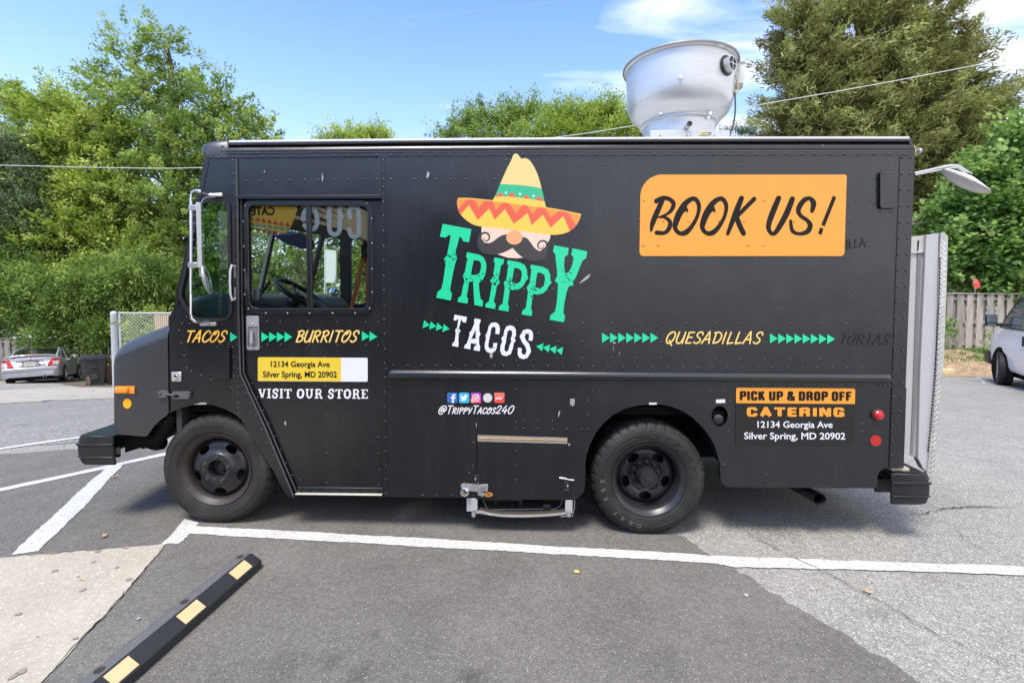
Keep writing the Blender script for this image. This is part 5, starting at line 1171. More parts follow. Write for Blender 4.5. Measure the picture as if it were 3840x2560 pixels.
icon(597, [([(x, y) for x, y in [(0, 150), (111, 203), (60, 203), (16, 203), (0, 190)]], 2), ([(30, 203), (20, 160), (60, 145), (111, 150), (111, 190), (95, 203)], 3), (rrect(18, 108, 93, 186, 22, 4), 1), (rrect(26, 116, 85, 178, 16, 4), 3), (ell(55, 147, 20, 20, 16), 1), (ell(55, 147, 12, 12, 12), 2), (ell(76, 126, 5, 5, 8), 1)], [V_i1, V_wht, V_i3, V_i2])
icon(725, [(ell(56, 147, 50, 50, 24), 1)], [V_dk, V_gr])
ic = icon(853, [([(0, 90), (111, 90), (111, 130), (0, 138)], 1)], [V_yl, vin('icon_light_red', (.78, .14, .10))])
text_fit(zN, 'yelp*', 862, 130, 956, 172, V_wht, SIDE, .0068, .03, ic)
# ================================================================== HARDWARE ON THE TRUCK
# rivets (past counting at this size: one part)
riv = []
def row(zm, a, b, n, Y=SIDE): 
    for k in range(n):
        t = k/(n-1) if n > 1 else 0; riv.append((*zm(a[0]+(b[0]-a[0])*t, a[1]+(b[1]-a[1])*t), Y))
def pts(zm, P, Y=SIDE):
    for p in P: riv.append((*zm(*p), Y))
row(zT, (460, 268), (2254, 248), 12, SIDE-.006); row(zI, (1522, 580), (3388, 577.5), 35, SIDE-.006)
pts(zT, [(205, 268), (271, 268), (337, 266), (345, 147), (338, 199)], SIDE-.006)
pts(zT, [(462, 308), (465, 456), (468, 565), (471, 690), (475, 816)]); row(zT, (612, 539), (2093, 522), 10, SIDE-.001); row(zT, (2258, 521), (2520, 518), 2)
pts(zT, [(2160, 309), (2163, 436), (2163, 520), (2163, 604), (2164, 688), (2165, 778)], SIDE-.004)
row(zW, (2104, 410), (2110, 1460), 8, SIDE-.004); row(zW, (589, 300), (608, 1430), 11); pts(zD, [(663, 25), (665, 158), (671, 320), (676, 477), (680, 594), (681, 684), (681, 790), (682, 866), (684, 973), (685, 1030), (686, 1098)])
pts(zD, [(2297, 55), (2303, 215), (2303, 378), (2303, 538), (2313, 597), (2312, 690), (2305, 857), (2306, 1013), (2308, 1175)], SIDE-.004); row(zI, (1446, 1640), (1448, 1850), 5, SIDE-.004)
pts(zD, [(117, 27), (65, 99), (155, 99), (250, 100), (508, 103), (33, 176), (60, 312), (88, 450), (113, 585), (166, 625), (276, 669), (386, 716), (494, 760), (603, 805), (494, 330), (582, 328), (262, 285), (452, 360), (626, 360), (452, 465), (630, 467), (457, 570), (632, 573), (458, 677), (634, 678), (731, 787), (768, 866), (817, 977), (880, 1122)])
pts(zD, [(1001, 78), (1147, 80), (1460, 80), (1776, 84), (2093, 86), (2229, 86), (941, 26), (945, 363), (1008, 332), (1151, 334), (1464, 334), (1778, 338), (2095, 343), (2231, 343), (768, 345), (771, 500), (835, 762), (897, 910), (960, 1055), (1024, 1200), (1640, 467), (1646, 783), (1647, 942), (1648, 1100)], dY)
pts(z2, [(1003, 95), (1003, 153), (1005, 221), (1138, 97), (1206, 245), (1271, 393), (1338, 543), (1404, 690), (1470, 837), (1538, 985)]); pts(z2, [(1222, 28), (1286, 177), (1352, 325), (1418, 472), (1483, 621), (1548, 768), (1613, 912), (1695, 967)], dY)
row(zI, (1225, 1700), (1225, 1810), 2, dY); row(zI, (1420, 1640), (1422, 1820), 4, dY)
row(zL, (60, 350), (930, 350), 6); pts(zL, [(1060, 134), (1102, 134), (2180, 183), (1627, 595), (1975, 840), (1623, 1121), (1102, 350), (1190, 615), (1280, 598), (1453, 590), (1190, 793), (1680, 840), (1190, 968), (1190, 1145), (1275, 1118)], SIDE)
pts(zf(1560, 960, 3.1357), [(1188, 55), (1187, 240), (1187, 415), (1187, 587), (1185, 760), (1184, 930), (1183, 1105), (1183, 1232), (1272, 390), (1618, 392), (1670, 785), (1963, 787), (1443, 912), (1614, 912), (1669, 1005), (1961, 1007), (1666, 1200), (1959, 1200)])
row(zf(1560, 960, 3.1357), (69, 1287), (924, 1292), 6, SIDE-.002); row(zI, (1888, 1372), (3290, 1381), 26, SIDE-.002); row(zI, (1475, 1369), (1530, 1370), 2, SIDE-.002)
row(zf(1560, 960, 3.1357), (71, 1473), (924, 1478), 6, SIDE-.002); row(zI, (1888, 1432), (3290, 1442), 26, SIDE-.002); row(zI, (1475, 1428), (1530, 1429), 2, SIDE-.002)
pts(z7, [(1708, 114), (1751, 115), (1797, 117), (1833, 72)], SIDE-.002)
zr4 = zf(2880, 0, 2.45)
row(zI, (3386, 590), (3351, 1436), 15, SIDE-.008); row(zI, (3418, 591), (3382, 1436), 15, SIDE-.008)
pts(z7, [(x, y) for x, y in [(1850, 234), (1926, 236), (1845, 381), (1920, 382), (1838, 528), (1914, 529), (1835, 675), (1908, 676), (1830, 821), (1903, 822)]], SIDE-.009)
pts(z6, [(985, 69), (1190, 70), (980, 185), (1186, 185), (946, 268), (978, 297), (1183, 296), (1031, 380), (1124, 380), (806, 268), (757, 462), (793, 687), (932, 686), (778, 1101), (917, 1101), (118, 1275), (213, 1407), (491, 1408), (724, 1408)]); pts(z4, [(889, 1497), (1045, 1558), (1136, 1558)]); pts(zf(1920, 0, 2.45), [(821, 1515), (2098, 1520)])
pts(zB, [(195, 338), (342, 336), (1228, 340), (1377, 340), (145, 543), (385, 543), (633, 543), (928, 543), (1178, 543), (1420, 543), (1668, 543), (1967, 540), (188, 778), (335, 778), (1217, 780), (1365, 780)])
pts(zq, [(150, 101), (335, 101), (511, 102), (696, 103), (915, 104), (1100, 105), (1278, 106), (1464, 106), (1686, 107), (1872, 109), (147, 357), (331, 360), (506, 361), (690, 363), (908, 364), (1093, 366), (1271, 367), (1456, 367), (1677, 369), (1862, 370), (476, 182), (508, 240), (1131, 185), (1274, 243), (1460, 245), (1683, 247), (1868, 247), (1905, 190), (2015, 189), (330, 240)])
pts(z7, [(13, 181), (162, 182), (207, 282), (203, 427), (200, 575), (269, 572), (343, 572), (492, 574), (641, 574), (790, 577), (938, 577), (1087, 577), (1236, 577), (1386, 579), (1535, 581), (1683, 583), (349, 492), (1392, 503), (1540, 505), (152, 915), (574, 1018), (44, 524), (157, 525), (104, 307)])
pts(z3, [(121, 112), (119, 258), (58, 401), (118, 404), (1508, 762)]); pts(zN, [(1093, 58), (1925, 70), (1872, 178), (1094, 259), (1872, 336), (1093, 416), (1173, 400), (1330, 400), (1487, 400), (1092, 485), (1171, 485), (1329, 487), (1488, 489), (1646, 489), (1805, 490), (1869, 492), (624, 637), (617, 893), (578, 969), (73, 1210), (229, 1212), (386, 1213)]); pts(zN, [(1090, 730), (1090, 885), (1090, 1043)], SIDE-.004)
pts(zH, [(457, 434), (568, 382), (677, 340), (817, 280), (901, 246), (944, 229)], SIDE+.001)
zj = zf(0, 0, 1)
def dome(mb, px, py, Y, r=.0080, h=.0040, m=0, n=7):
    x, z = S(px, py, Y); V = []
    for rr, hh in ((1, 0), (.78, .62)): V += [(x+r*rr*math.cos(6.2832*k/n), Y-h*hh-.0003, z+r*rr*math.sin(6.2832*k/n)) for k in range(n)]
    V.append((x, Y-h, z)); mb.add(V, [(k, (k+1) % n, n+(k+1) % n, n+k) for k in range(n)]+[(n+k, n+(k+1) % n, 2*n) for k in range(n)], m)
mb = MB()
for p in riv: dome(mb, *p)
o = mb.build('rivets', M_blk, truck, smooth=True, fix=True, angle=80); o['kind'] = 'stuff'
mb = MB()
for p in [(195, 338), (1228, 340), (1377, 340), (385, 543), (633, 543), (928, 543), (1178, 543), (1668, 543), (188, 778), (335, 778), (1217, 780), (1365, 780)]: dome(mb, *zB(*p), SIDE-DY-.0008, .0092, .005)
mb.build('covered_rivets', V_org, sg, smooth=True)['kind'] = 'stuff'
mb = MB()
for p in [(705, 302), (680, 460), (686, 712), (692, 955), (697, 1200), (733, 1346), (910, 1390), (1132, 1390), (1353, 1390), (1588, 1390), (1816, 1390), (1963, 1342), (1990, 1178), (1990, 940), (1988, 680), (1985, 430), (1935, 275)]: dome(mb, *zW(*p), dY-.013, .006, .004)
mb.build('window_screws', mat('bright_screw', (.6, .6, .6), .3, metal=.6), truck, smooth=True)['kind'] = 'stuff'
# scratches and chips down to bare metal
M_scr = mat('bare_scratch', (.33, .33, .33), .6, noise=.4, nscale=80)
def chip(zm, P, Y=SIDE): return flat([(poly(zm, P, Y), 0)], 'paint_chip', M_scr, Y-.0035, truck, .0006)
chip(zT, [(1476, 438), (1480, 470), (1488, 490), (1484, 520), (1474, 552), (1470, 520), (1473, 480)], SIDE-.001); chip(zT, [(812, 436), (826, 422), (830, 438), (820, 444)], SIDE-.001)
chip(zL, [(135, 262), (150, 270), (160, 290), (145, 335), (122, 335)]); chip(zf(1560, 960, 3.1357), [(2056, 206), (2030, 255), (1980, 290), (1918, 327), (1945, 290), (2000, 240)])
chip(z2, [(1540, 292), (1550, 310), (1545, 345), (1532, 340), (1530, 310)], dY); chip(z2, [(505, 104), (560, 96), (575, 86), (645, 86), (650, 106), (560, 108)])
chip(zf(1560, 960, 3.1357), [(868, 1140), (902, 1145), (900, 1185), (880, 1205), (868, 1175)]); chip(zN, [(652, 425), (662, 422), (660, 450), (656, 470)]); chip(zN, [(1555, 295), (1572, 292), (1560, 335), (1545, 365)])
chip(zq, [(150, 238), (172, 240), (175, 248), (158, 252)]); chip(zq, [(155, 275), (160, 272), (156, 312)]); chip(zq, [(202, 310), (206, 318), (200, 340)]); chip(z4, [(488, 1325), (505, 1345), (500, 1350)], SIDE-.016)
for xx in (935, 955, 1015, 1018): chip(zN, [(xx, 1118), (xx+4, 1116), (xx+3, 1150), (xx, 1170)])
lab = mat('paper_label', (.62, .62, .62), .7, noise=.4, nscale=120)
for P in ([(1417, 101), (1508, 97), (1512, 134), (1418, 136)], [(740, 133), (818, 131), (819, 151), (741, 153)]): flat([(poly(z3, P), 0)], 'sticker', lab, SIDE-.003, truck, .0006)
# padded cover boxes (lamp delete plates)
def cover(P, zm, Y, d, m=M_blk): return flat([(poly(zm, P), 0)], 'cover_plate', m, Y-d, truck, d, .008)
cover(rrect(1012, 12, 1172, 350, [26, 26, 24, 24], 4), z6, SIDE, .022); cover(rrect(459, 350, 606, 704, 20, 4), zD, SIDE, .022)
# fuel filler
mb = MB(); c = at(*z3(1455, 268), SIDE+.07); mb.lathe([(.001, .05), (.085, .05), (.09, -.035)], c, 'Y', 24); mb.build('filler_pocket', M_intd, truck)
c = at(*z3(1435, 300), SIDE+.03); mb = MB(); mb.lathe([(.001, -.018), (.022, -.018), (.04, -.012), (.042, .02), (.04, .05)], c, 'Y', 20); mb.box((c.x, c.y-.022, c.z), (.06, .014, .016)); mb.build('fuel_cap', M_trim, truck, smooth=True, angle=40)
a = [at(*z3(x, y), SIDE+.01) for x, y in [(1385, 265), (1400, 235), (1440, 220), (1480, 230), (1498, 245)]]; MB().tube(a, .002, 6).build('cap_tether', M_trim, truck)
flat([(poly(z3, ell(1455, 268, 90, 112, 24)), 0), (poly(z3, ell(1455, 268, 82, 104, 24)), -1)], 'filler_ring', M_blk, SIDE-.004, truck, .004)
# lights and reflectors
M_amb = mat('amber_lens', (.85, .26, .01), .15, coat=.5); M_ambr = mat('amber_reflector', (.86, .38, .01), .3); M_redl = mat('red_lens', (.48, .012, .016), .15, coat=.5); M_redr = mat('red_reflector', (.40, .018, .014), .35, noise=.2, nscale=30); M_clr = mat('clear_lens', (.60, .60, .58), .12, metal=.6, noise=.4, nscale=60)
a, b = at(*zH(458, 697), SIDE), at(*zH(648, 770), SIDE); mb = MB(); mb.span((a.x, SIDE-.012, b.z), (b.x, SIDE, a.z)); lo = mb.build('side_marker', M_amb, truck, bevel=.003)
a2, b2 = at(*zH(470, 706), SIDE), at(*zH(596, 762), SIDE); MB().span((a2.x, SIDE-.034, b2.z), (b2.x, SIDE-.010, a2.z)).build('lens', M_amb, lo, bevel=.008); dm = MB(); dome(dm, *zH(616, 737), SIDE-.012, .007, .005); dm.build('screw', M_steel, lo)
flat([(poly(zH, ell(570, 868, 41, 49, 28)), 0)], 'reflector', M_ambr, SIDE-.004, truck, .003)
a, b = at(*zH(1013, 557), SIDE), at(*zH(1108, 652), SIDE); lo = MB().span((a.x, SIDE-.018, b.z), (b.x, SIDE, a.z)).build('clear_marker', M_clr, truck, bevel=.005)
c = (a+b)/2; MB().lathe([(.018, -.020), (.016, -.028), (.001, -.030)], (c.x, SIDE, c.z), 'Y', 16).build('lens', M_chrome, lo, smooth=True)
c = at(*z7(1680, 412), SIDE); lo = MB().lathe([(.047, 0), (.045, -.010), (.037, -.014), (.034, -.008)], c, 'Y', 28).build('red_marker', M_gask, truck, smooth=True); lo['label'] = 'red side marker lamp in a black rubber ring'
MB().lathe([(.036, -.008), (.035, -.028), (.028, -.036), (.023, -.035), (.021, -.042), (.001, -.045)], c, 'Y', 24).build('lens', M_redl, lo, smooth=True, angle=30)
c = at(*z7(1666, 672), SIDE); MB().lathe([(.001, -.004), (.039, -.004), (.0395, 0)], c, 'Y', 28).build('reflector', M_redr, truck)
# hood latch
M_lat = mat('latch_rubber', (.085, .087, .092), .5)
mb = MB(); P = lambda x, y, d=0: tuple(at(*zH(x, y), SIDE))[:1]+(SIDE-d,)+tuple(at(*zH(x, y), SIDE))[2:]
flat([(poly(zH, rrect(880, 738, 978, 806, 26, 5)), 0)], 'latch_base', M_lat, SIDE-.02, truck, .02, .004)
flat([(poly(zH, rrect(1030, 748, 1196, 816, [10, 22, 18, 10], 5)), 0), (poly(zH, [(1040, 780), (1100, 780), (1100, 806), (1040, 806)]), -1)], 'latch_lever', M_lat, SIDE-.026, truck, .026, .004)
MB().tube([P(960, 768, .022), P(1000, 775, .026), P(1045, 782, .022)], .008, 8).build('latch_strap', M_lat, truck)
for x, y in ((893, 776), (917, 774)): flat([(poly(zH, ell(x, y, 6, 10, 10)), 0)], 'latch_hole', M_dark, SIDE-.0215, truck)
# door handle
M_hand = mat('cast_handle', (.34, .34, .35), .45, metal=.35, noise=.1, nscale=30)
hd = flat([(poly(zD, [(x+(y-12)*.02, y) for x, y in rrect(778, 12, 916, 386, 14, 4)], dY), 0), (poly(zD, rrect(794, 132, 912, 352, 8, 3), dY), -1)], 'door_handle', M_hand, dY-.006, truck, .006, .002)
flat([(poly(zD, [(798, 138), (910, 138), (912, 350), (802, 350)], dY), 0)], 'recess', mat('handle_recess', (.20, .20, .21), .5, metal=.3), dY-.0012, hd)
mb = MB(); q = [at(*zD(x, y), dY) for x, y in [(846, 178), (850, 300)]]; mb.tube([Vector((q[0].x, dY-.016, q[0].z)), Vector((q[1].x, dY-.022, q[1].z))], [.009, .013], 10); mb.tube([Vector((q[1].x, dY-.03, q[1].z)), Vector((q[1].x+.004, dY, q[1].z-.004))], .012, 10); mb.build('lever', M_hand, hd, smooth=True)
c = at(*zD(849, 100), dY); MB().lathe([(.007, 0), (.0075, -.010), (.004, -.012), (.001, -.009)], c, 'Y', 16).build('lock', M_steel, hd, smooth=True)
for x, y in ((820, 27), (870, 27), (828, 371), (878, 371)): d_ = MB(); dome(d_, *zD(x, y), dY-.006, .0048, .003); d_.build('screw', M_steel, hd)
# grab handle beside the door
q = [at(*zW(x, y), SIDE) for x, y in [(602, 920), (590, 905), (582, 960), (580, 1080), (584, 1200), (594, 1258), (604, 1240)]]
dd = [0, .03, .04, .042, .04, .03, 0]
gh = MB().tube([Vector((p.x, SIDE-d, p.z)) for p, d in zip(q, dd)], .008, 8).build('grab_handle', mat('handle_grey', (.52, .52, .53), .5), truck, smooth=True)
for y0, y1 in ((905, 1035), (1130, 1260)): flat([(poly(zW, rrect(592, y0, 612, y1, 8, 3)), 0)], 'mount_plate', M_hand, SIDE-.004, gh, .004)
# ---- near side mirror
mr = MB(); Y1 = SIDE-.16
A = lambda x, y, Y=Y1: at(*zW(x, y), Y)
tb = [at(*zW(460, 200), SIDE-.02), at(*zW(330, 192), SIDE-.05), A(240, 160), A(205, 145), A(170, 158), A(155, 195), A(152, 500), A(150, 900), A(150, 1400), A(158, 1445), A(190, 1475), A(240, 1480, Y1+.08), at(*zW(330, 1470), SIDE-.02)]
arm = mr.tube([tuple(p) for p in tb], .0095, 10).build('mirror_arm', M_chrome, truck, smooth=True)
MB().span(*(lambda a, b: ((a.x, SIDE-.025, b.z), (b.x, SIDE, a.z)))(at(*zW(360, 178), SIDE), at(*zW(486, 215), SIDE))).build('bracket', M_steel, arm, bevel=.002)
MB().span(*(lambda a, b: ((a.x, SIDE-.02, b.z), (b.x, SIDE, a.z)))(at(*zW(256, 1482), SIDE), at(*zW(418, 1518), SIDE))).build('bracket', M_steel, arm, bevel=.002)
MB().span(*(lambda a, b: ((a.x, Y1-.015, b.z), (b.x, Y1+.015, a.z)))(A(138, 298), A(232, 352))).build('clamp', M_steel, arm, bevel=.003)
MB().span(*(lambda a, b: ((a.x, Y1-.015, b.z), (b.x, Y1+.015, a.z)))(A(132, 876), A(228, 930))).build('clamp', M_steel, arm, bevel=.003)
# flat mirror, edge-on: back plate faces forward, glass faces the rear
a, b = A(230, 282), A(268, 935)
ctr = Vector((a.x+.015, Y1, 0)); ro = Matrix.Rotation(R(27), 3, 'Z'); rb_ = lambda x, y, z: Vector((ctr.x-.01, ctr.y, z))+ro @ Vector((x, y, 0))
bxm = lambda x0, x1, y0, y1, z0, z1: ([rb_(x, y, z) for x in (x0, x1) for y in (y0, y1) for z in (z0, z1)], [(0, 1, 3, 2), (4, 6, 7, 5), (0, 4, 5, 1), (2, 3, 7, 6), (0, 2, 6, 4), (1, 5, 7, 3)])
hm = MB().add(*bxm(-.015, .015, -.06, .09, b.z, a.z)).build('side_mirror', M_alup, truck, bevel=.004)
MB().add([rb_(.0158, -.056, b.z+.005), rb_(.0158, .086, b.z+.005), rb_(.0158, .086, a.z-.005), rb_(.0158, -.056, a.z-.005)], [(0, 1, 2, 3)]).build('mirror_glass', M_mir, hm)
for k in range(8): c = A(249, 330+k*82); d_ = MB(); d_.lathe([(.004, 0), (.003, -.003), (.001, -.003)], (c.x, Y1-.07, c.z), 'Y', 8); d_.build('rivet', M_steel, hm)
c = A(325, 1050); nrm = Vector((.89, .40, .2)).normalized(); u1 = nrm.cross(Vector((0, 0, 1))).normalized(); u2 = u1.cross(nrm).normalized()
u2 = (u2+u1*.0).normalized(); rr = .107
V = []; F = []
for i, (r_2, h_) in enumerate([(.001, .018), (rr*.5, .014), (rr*.9, .003), (rr, -.002), (rr*.98, -.016), (rr*.5, -.03), (.001, -.032)]):
    for k in range(28): V.append(c+(u1*math.cos(k*math.pi/14)+u2*math.sin(k*math.pi/14))*r_2+nrm*h_)
F = [(i*28+k, i*28+(k+1) % 28, (i+1)*28+(k+1) % 28, (i+1)*28+k) for i in range(6) for k in range(28)]
cm = MB(); cm.add(V, F); cm.m = [1 if i < 56 else 0 for i in range(len(F))]; cm.build('convex_mirror', [M_hand, M_mir], truck, smooth=True, angle=50)
MB().tube([A(245, 935), A(246, 1012), A(290, 1015)], .006, 8).build('mirror_stem', M_steel, truck, smooth=True)
MB().tube([A(250, 285), A(275, 235, SIDE-.05), A(330, 210, SIDE-.03), A(400, 215, SIDE-.02), A(415, 170, SIDE-.02)], .004, 6).build('mirror_cable', mat('grey_cable', (.2, .21, .23), .5), truck, smooth=True)
# ---- generator compartment
cd_ = [(671, 552), (1650, 580), (1640, 1255), (655, 1243)]
flat([(poly(zN, [(655, 540), (672, 540), (668, 1250), (651, 1250)]), 0)], 'panel_gap', M_dark, SIDE-.0015, truck)
dpan = flat([(poly(zN, [(674, 560), (1648, 588), (1638, 1258), (660, 1246)]), 0)], 'compartment_door', M_blk, SIDE-.004, truck, .003, .001)
M_brass = mat('worn_hinge', (.47, .42, .36), .4, metal=.6, noise=.3, nscale=30); M_bra = mat('brass', (.60, .33, .12), .35, metal=.8)
hg = flat([(poly(zN, [(671, 551), (1648, 580), (1648, 645), (673, 620)]), 0)], 'hinge', M_brass, SIDE-.006, truck, .002)
a, b = at(*zN(673, 588), SIDE-.008), at(*zN(1648, 612), SIDE-.008); mb = MB()
for k in range(48): p, q = a.lerp(b, k/48+.001), a.lerp(b, (k+.84)/48); mb.tube([p, q], .0036, 6)
mb.build('hinge_knuckles', M_bra, hg, smooth=True)['kind'] = 'stuff'
for k in range(9):
    for o1, o2 in ((570, 598), (605, 633)): d_ = MB(); dome(d_, *zN(693+k*118, o1+(o2-o1)*k/8), SIDE-.006, .005, .003); d_.build('screw', M_steel, hg)
def latch(x, y, flipx=1):
    l = flat([(poly(zQ, [(x-38, y-82), (x+42, y-80), (x+56, y-20), (x+50, y+76), (x-36, y+78), (x-44, y)]), 0)], 'latch', M_trim, SIDE-.012, truck, .010, .002)
    for dx, dy in ((-20, -60), (22, -58), (-24, 56), (22, 60)): d_ = MB(); dome(d_, *zQ(x+dx, y+dy), SIDE-.012, .0034, .003); d_.build('screw', M_chrome, l)
    c = at(*zQ(x+20*flipx, y), SIDE-.012); MB().lathe([(.0085, 0), (.008, -.006), (.001, -.008)], c, 'Y', 14).build('cam', M_trim, l)
    q = at(*zQ(x-22*flipx, y), SIDE-.012); MB().box((q.x, q.y-.003, q.z), (.009, .008, .02)).build('catch', M_steel, l, bevel=.002)
latch(385, 850); latch(1845, 965, -1)
hs = flat([(poly(zQ, [(130, 925), (165, 912), (400, 935), (568, 928), (568, 1042), (400, 1048), (290, 1035), (150, 1005), (122, 960)]), 0)], 'hasp', M_steel, SIDE-.016, truck, .011, .002)
for x in (310, 403): MB().tube([at(*zQ(x, 925), SIDE-.018), at(*zQ(x, 1050), SIDE-.018)], .0035, 8).build('pin', M_steel, hs)
flat([(poly(zQ, rrect(450, 962, 528, 1030, 6, 3)), 0)], 'plate', M_chrome, SIDE-.0175, hs, .0015)
c = at(*zQ(187, 1058), SIDE-.03); pd = MB().lathe([(.001, -.016), (.026, -.016), (.032, -.012), (.035, 0), (.032, .011), (.001, .013)], c, 'Y', 32).build('padlock', M_chrome, truck, smooth=True, angle=40)
MB().tube([Vector((c.x+.0, c.y, c.z+.028)), Vector((c.x+.006, c.y, c.z+.052)), Vector((c.x+.006, c.y+.012, c.z+.054))], .004, 8).build('shackle', M_chrome, pd)
MB().lathe([(.001, -.0175), (.006, -.0175), (.0065, -.0155)], c, 'Y', 12).build('keyhole', M_bra, pd)
flat([(poly(zQ, [(178, 1015), (225, 1010), (228, 1035), (195, 1042)]), 0)], 'padlock_opening', M_dark, SIDE-.0475, truck)
flat([(poly(zQ, [(398, 1052), (470, 1055), (520, 1075), (510, 1110), (480, 1130), (402, 1100)]), 0)], 'bolt_plate', M_steel, SIDE-.009, truck, .004)
flat([(poly(zQ, [(515, 1080), (540, 1062), (610, 1062), (625, 1078), (648, 1085), (645, 1105), (625, 1115), (610, 1130), (535, 1130), (520, 1110)]), 0), (poly(zQ, [(542, 1085), (612, 1085), (612, 1105), (542, 1105)]), 1)], 'sliding_bolt', [mat('copper_orange', (.62, .26, .06), .45, metal=.3), M_dark], SIDE-.010, truck, .004)
MB().tube([at(*zQ(1730, 830), SIDE-.012), at(*zQ(1820, 842), SIDE-.014), at(*zQ(1865, 858), SIDE-.02), at(*zQ(1970, 870), SIDE-.02)], [.008, .009, .006, .0075], 10).build('pull_handle', M_steel, truck, smooth=True)
c = at(*zQ(1893, 292), SIDE-.008); MB().lathe([(.009, .008), (.009, -.002), (.006, -.007), (.001, -.008)], c, 'Y', 16).build('bolt_head', M_steel, truck, smooth=True)
mb = MB(); dome(mb, *zN(1702, 195), SIDE, .004, .003)
lt_ = flat([(poly(zN, rrect(1676, 158, 1728, 228, 8, 3)), 0)], 'roof_catch', M_steel, SIDE-.006, truck, .006, .002); MB().tube([at(*zN(1703, 155), SIDE-.008), at(*zN(1706, 243), SIDE-.008)], .004, 8).build('pin', M_chrome, lt_)
# tray under the compartment
tl, tr = at(*zQ(216, 1165), SIDE-.002), at(*zQ(392, 1382), SIDE-.002)
MB().span((tl.x, SIDE+.0, tr.z), (tr.x, SIDE+.03, tl.z)).build('tray_bracket', M_alup, truck, bevel=.002)
tl, tr = at(*zQ(1830, 1198), SIDE-.002), at(*zQ(1946, 1415), SIDE-.002)
MB().span((tl.x, SIDE+.0, tr.z), (tr.x, SIDE+.03, tl.z)).build('tray_bracket', M_alup, truck, bevel=.002)
for x in (330, 1888): c = at(*zQ(x, 1425), SIDE-.01); MB().lathe([(.016, -.02), (.017, 0), (.016, .02)], (c.x, c.y+.01, c.z), 'Z', 14).build('tray_pivot', M_steel, truck, smooth=True)
ed = [at(*zQ(x, y), SIDE-.01) for x, y in [(370, 1405), (450, 1390), (600, 1430), (800, 1455), (1100, 1462), (1400, 1455), (1650, 1438), (1840, 1415)]]
mb = MB(); n = len(ed); hh = .014
mb.add([(p.x, SIDE-.012, p.z+hh) for p in ed]+[(p.x, SIDE-.012, p.z-hh*.4) for p in ed]+[(p.x, SIDE+.5, p.z+hh+.004) for p in ed]+[(p.x, SIDE+.5, p.z-hh*.4) for p in ed], [(i, i+1, n+i+1, n+i) for i in range(n-1)]+[(i, 2*n+i, 2*n+i+1, i+1) for i in range(n-1)])
M_dpl = mat('diamond_plate', (.50, .49, .46), .45, metal=.6, noise=.35, nscale=14); M_dirt = mat('dirty_tray', (.055, .047, .038), .9, spec=.2, noise=.4, nscale=12)
mb.m = [0]*(n-1)+[1]*(n-1); mb.build('generator_tray', [M_dpl, M_dirt], truck, fix=False)
mb = MB()
for k in range(34):
    t = k/33; p = ed[1].lerp(ed[-1], t); zc = at(*zQ(450+1390*t, 1425+30*math.sin(math.pi*t)**.6+4), SIDE-.012).z; mb.box((p.x, SIDE-.0135, zc+.006), (.014, .003, .003), Matrix.Rotation(R(40 if k % 2 else -40), 3, 'Y'))
mb.build('tread_lugs', M_dpl, truck)['kind'] = 'stuff'
q = [at(*zQ(x, y), SIDE+.06) for x, y in [(490, 1150), (498, 1230), (525, 1295), (580, 1345), (680, 1352), (1100, 1348), (1500, 1342), (1640, 1345), (1720, 1310), (1765, 1250), (1778, 1180)]]
MB().tube(catmull([tuple(p) for p in q], 3), .0105, 10).build('generator_frame', M_trim, truck, smooth=True)
c = at(*zQ(1528, 1320), SIDE+.045); MB().box(c, (.055, .012, .055)).build('frame_clip', M_trim, truck, bevel=.002)
a, b = at(*zQ(530, 1180), SIDE+.12), at(*zQ(1140, 1225), SIDE+.12); MB().span((a.x, SIDE+.30, b.z-.035), (b.x+.15, SIDE+.6, a.z+.2)).build('generator_base', M_dark, truck); MB().span((a.x, SIDE+.12, b.z), (b.x, SIDE+.5, a.z+.2)).build('generator', mat('generator_grey', (.045, .045, .047), .6, noise=.3), truck, bevel=.01)
for x in (690, 1105): c = at(*zQ(x, 1270), SIDE+.16); MB().box(c, (.03, .03, .14)).build('generator_foot', M_intd, truck)
MB().tube([at(*zQ(1985, 1190), SIDE-.004), at(*zQ(1975, 1330), SIDE-.004), at(*zQ(1950, 1450), SIDE-.006), at(*zQ(1750, 1462), SIDE-.014)], .0025, 6).build('loose_wire', M_steel, truck)
# exhaust
a, b = at(*z7(880, 1130), SIDE+.42), at(*z7(1108, 1262), SIDE+.04)
mb = MB(); mb.tube([a+Vector((-.1, .1, .03)), a, b], .046, 20, cap=False); mb.tube([a, b], .042, 20, cap=False); mb.build('exhaust_pipe', mat('exhaust_steel', (.075, .066, .058), .5, metal=.5, noise=.4, nscale=14), truck, smooth=True)
# ---- folded liftgate at the rear
Yg = SIDE+.10
def gp_(P, Y): return [S(*z6(x, y), Y) for x, y in P]
zG = zf(2880, 640, 2.45)
G0 = lambda P, Y: [S(*p, Y) for p in P]
lg = flat([(G0([(3412, 950), (3420, 887), (3478, 880), (3478, 948), (3465, 1722), (3387, 1700)], Yg+.04), 0)], 'liftgate_panel', M_alup, Yg+.04, truck, .05)
flat([(G0([(3455, 948), (3468, 948), (3446, 1560), (3436, 1710), (3428, 1710), (3436, 1500)], Yg), 0)], 'liftgate_rib', mat('rib_dark_grey', (.20, .19, .18), .6, metal=.2), Yg+.033, truck, .01)  # rib a darker grey than the panel around it
flat([(G0([(3478, 880), (3526, 873), (3524, 900), (3512, 1400), (3500, 1600), (3479, 1770), (3466, 1758), (3447, 1722), (3455, 1400)], Yg), 0)], 'liftgate_frame', M_alup, Yg+.01, truck, .05, .003)
flat([(G0([(3416, 889), (3478, 880), (3474, 946), (3412, 950)], Yg), 0)], 'liftgate_cap', M_dpl, Yg+.026, truck, .012)
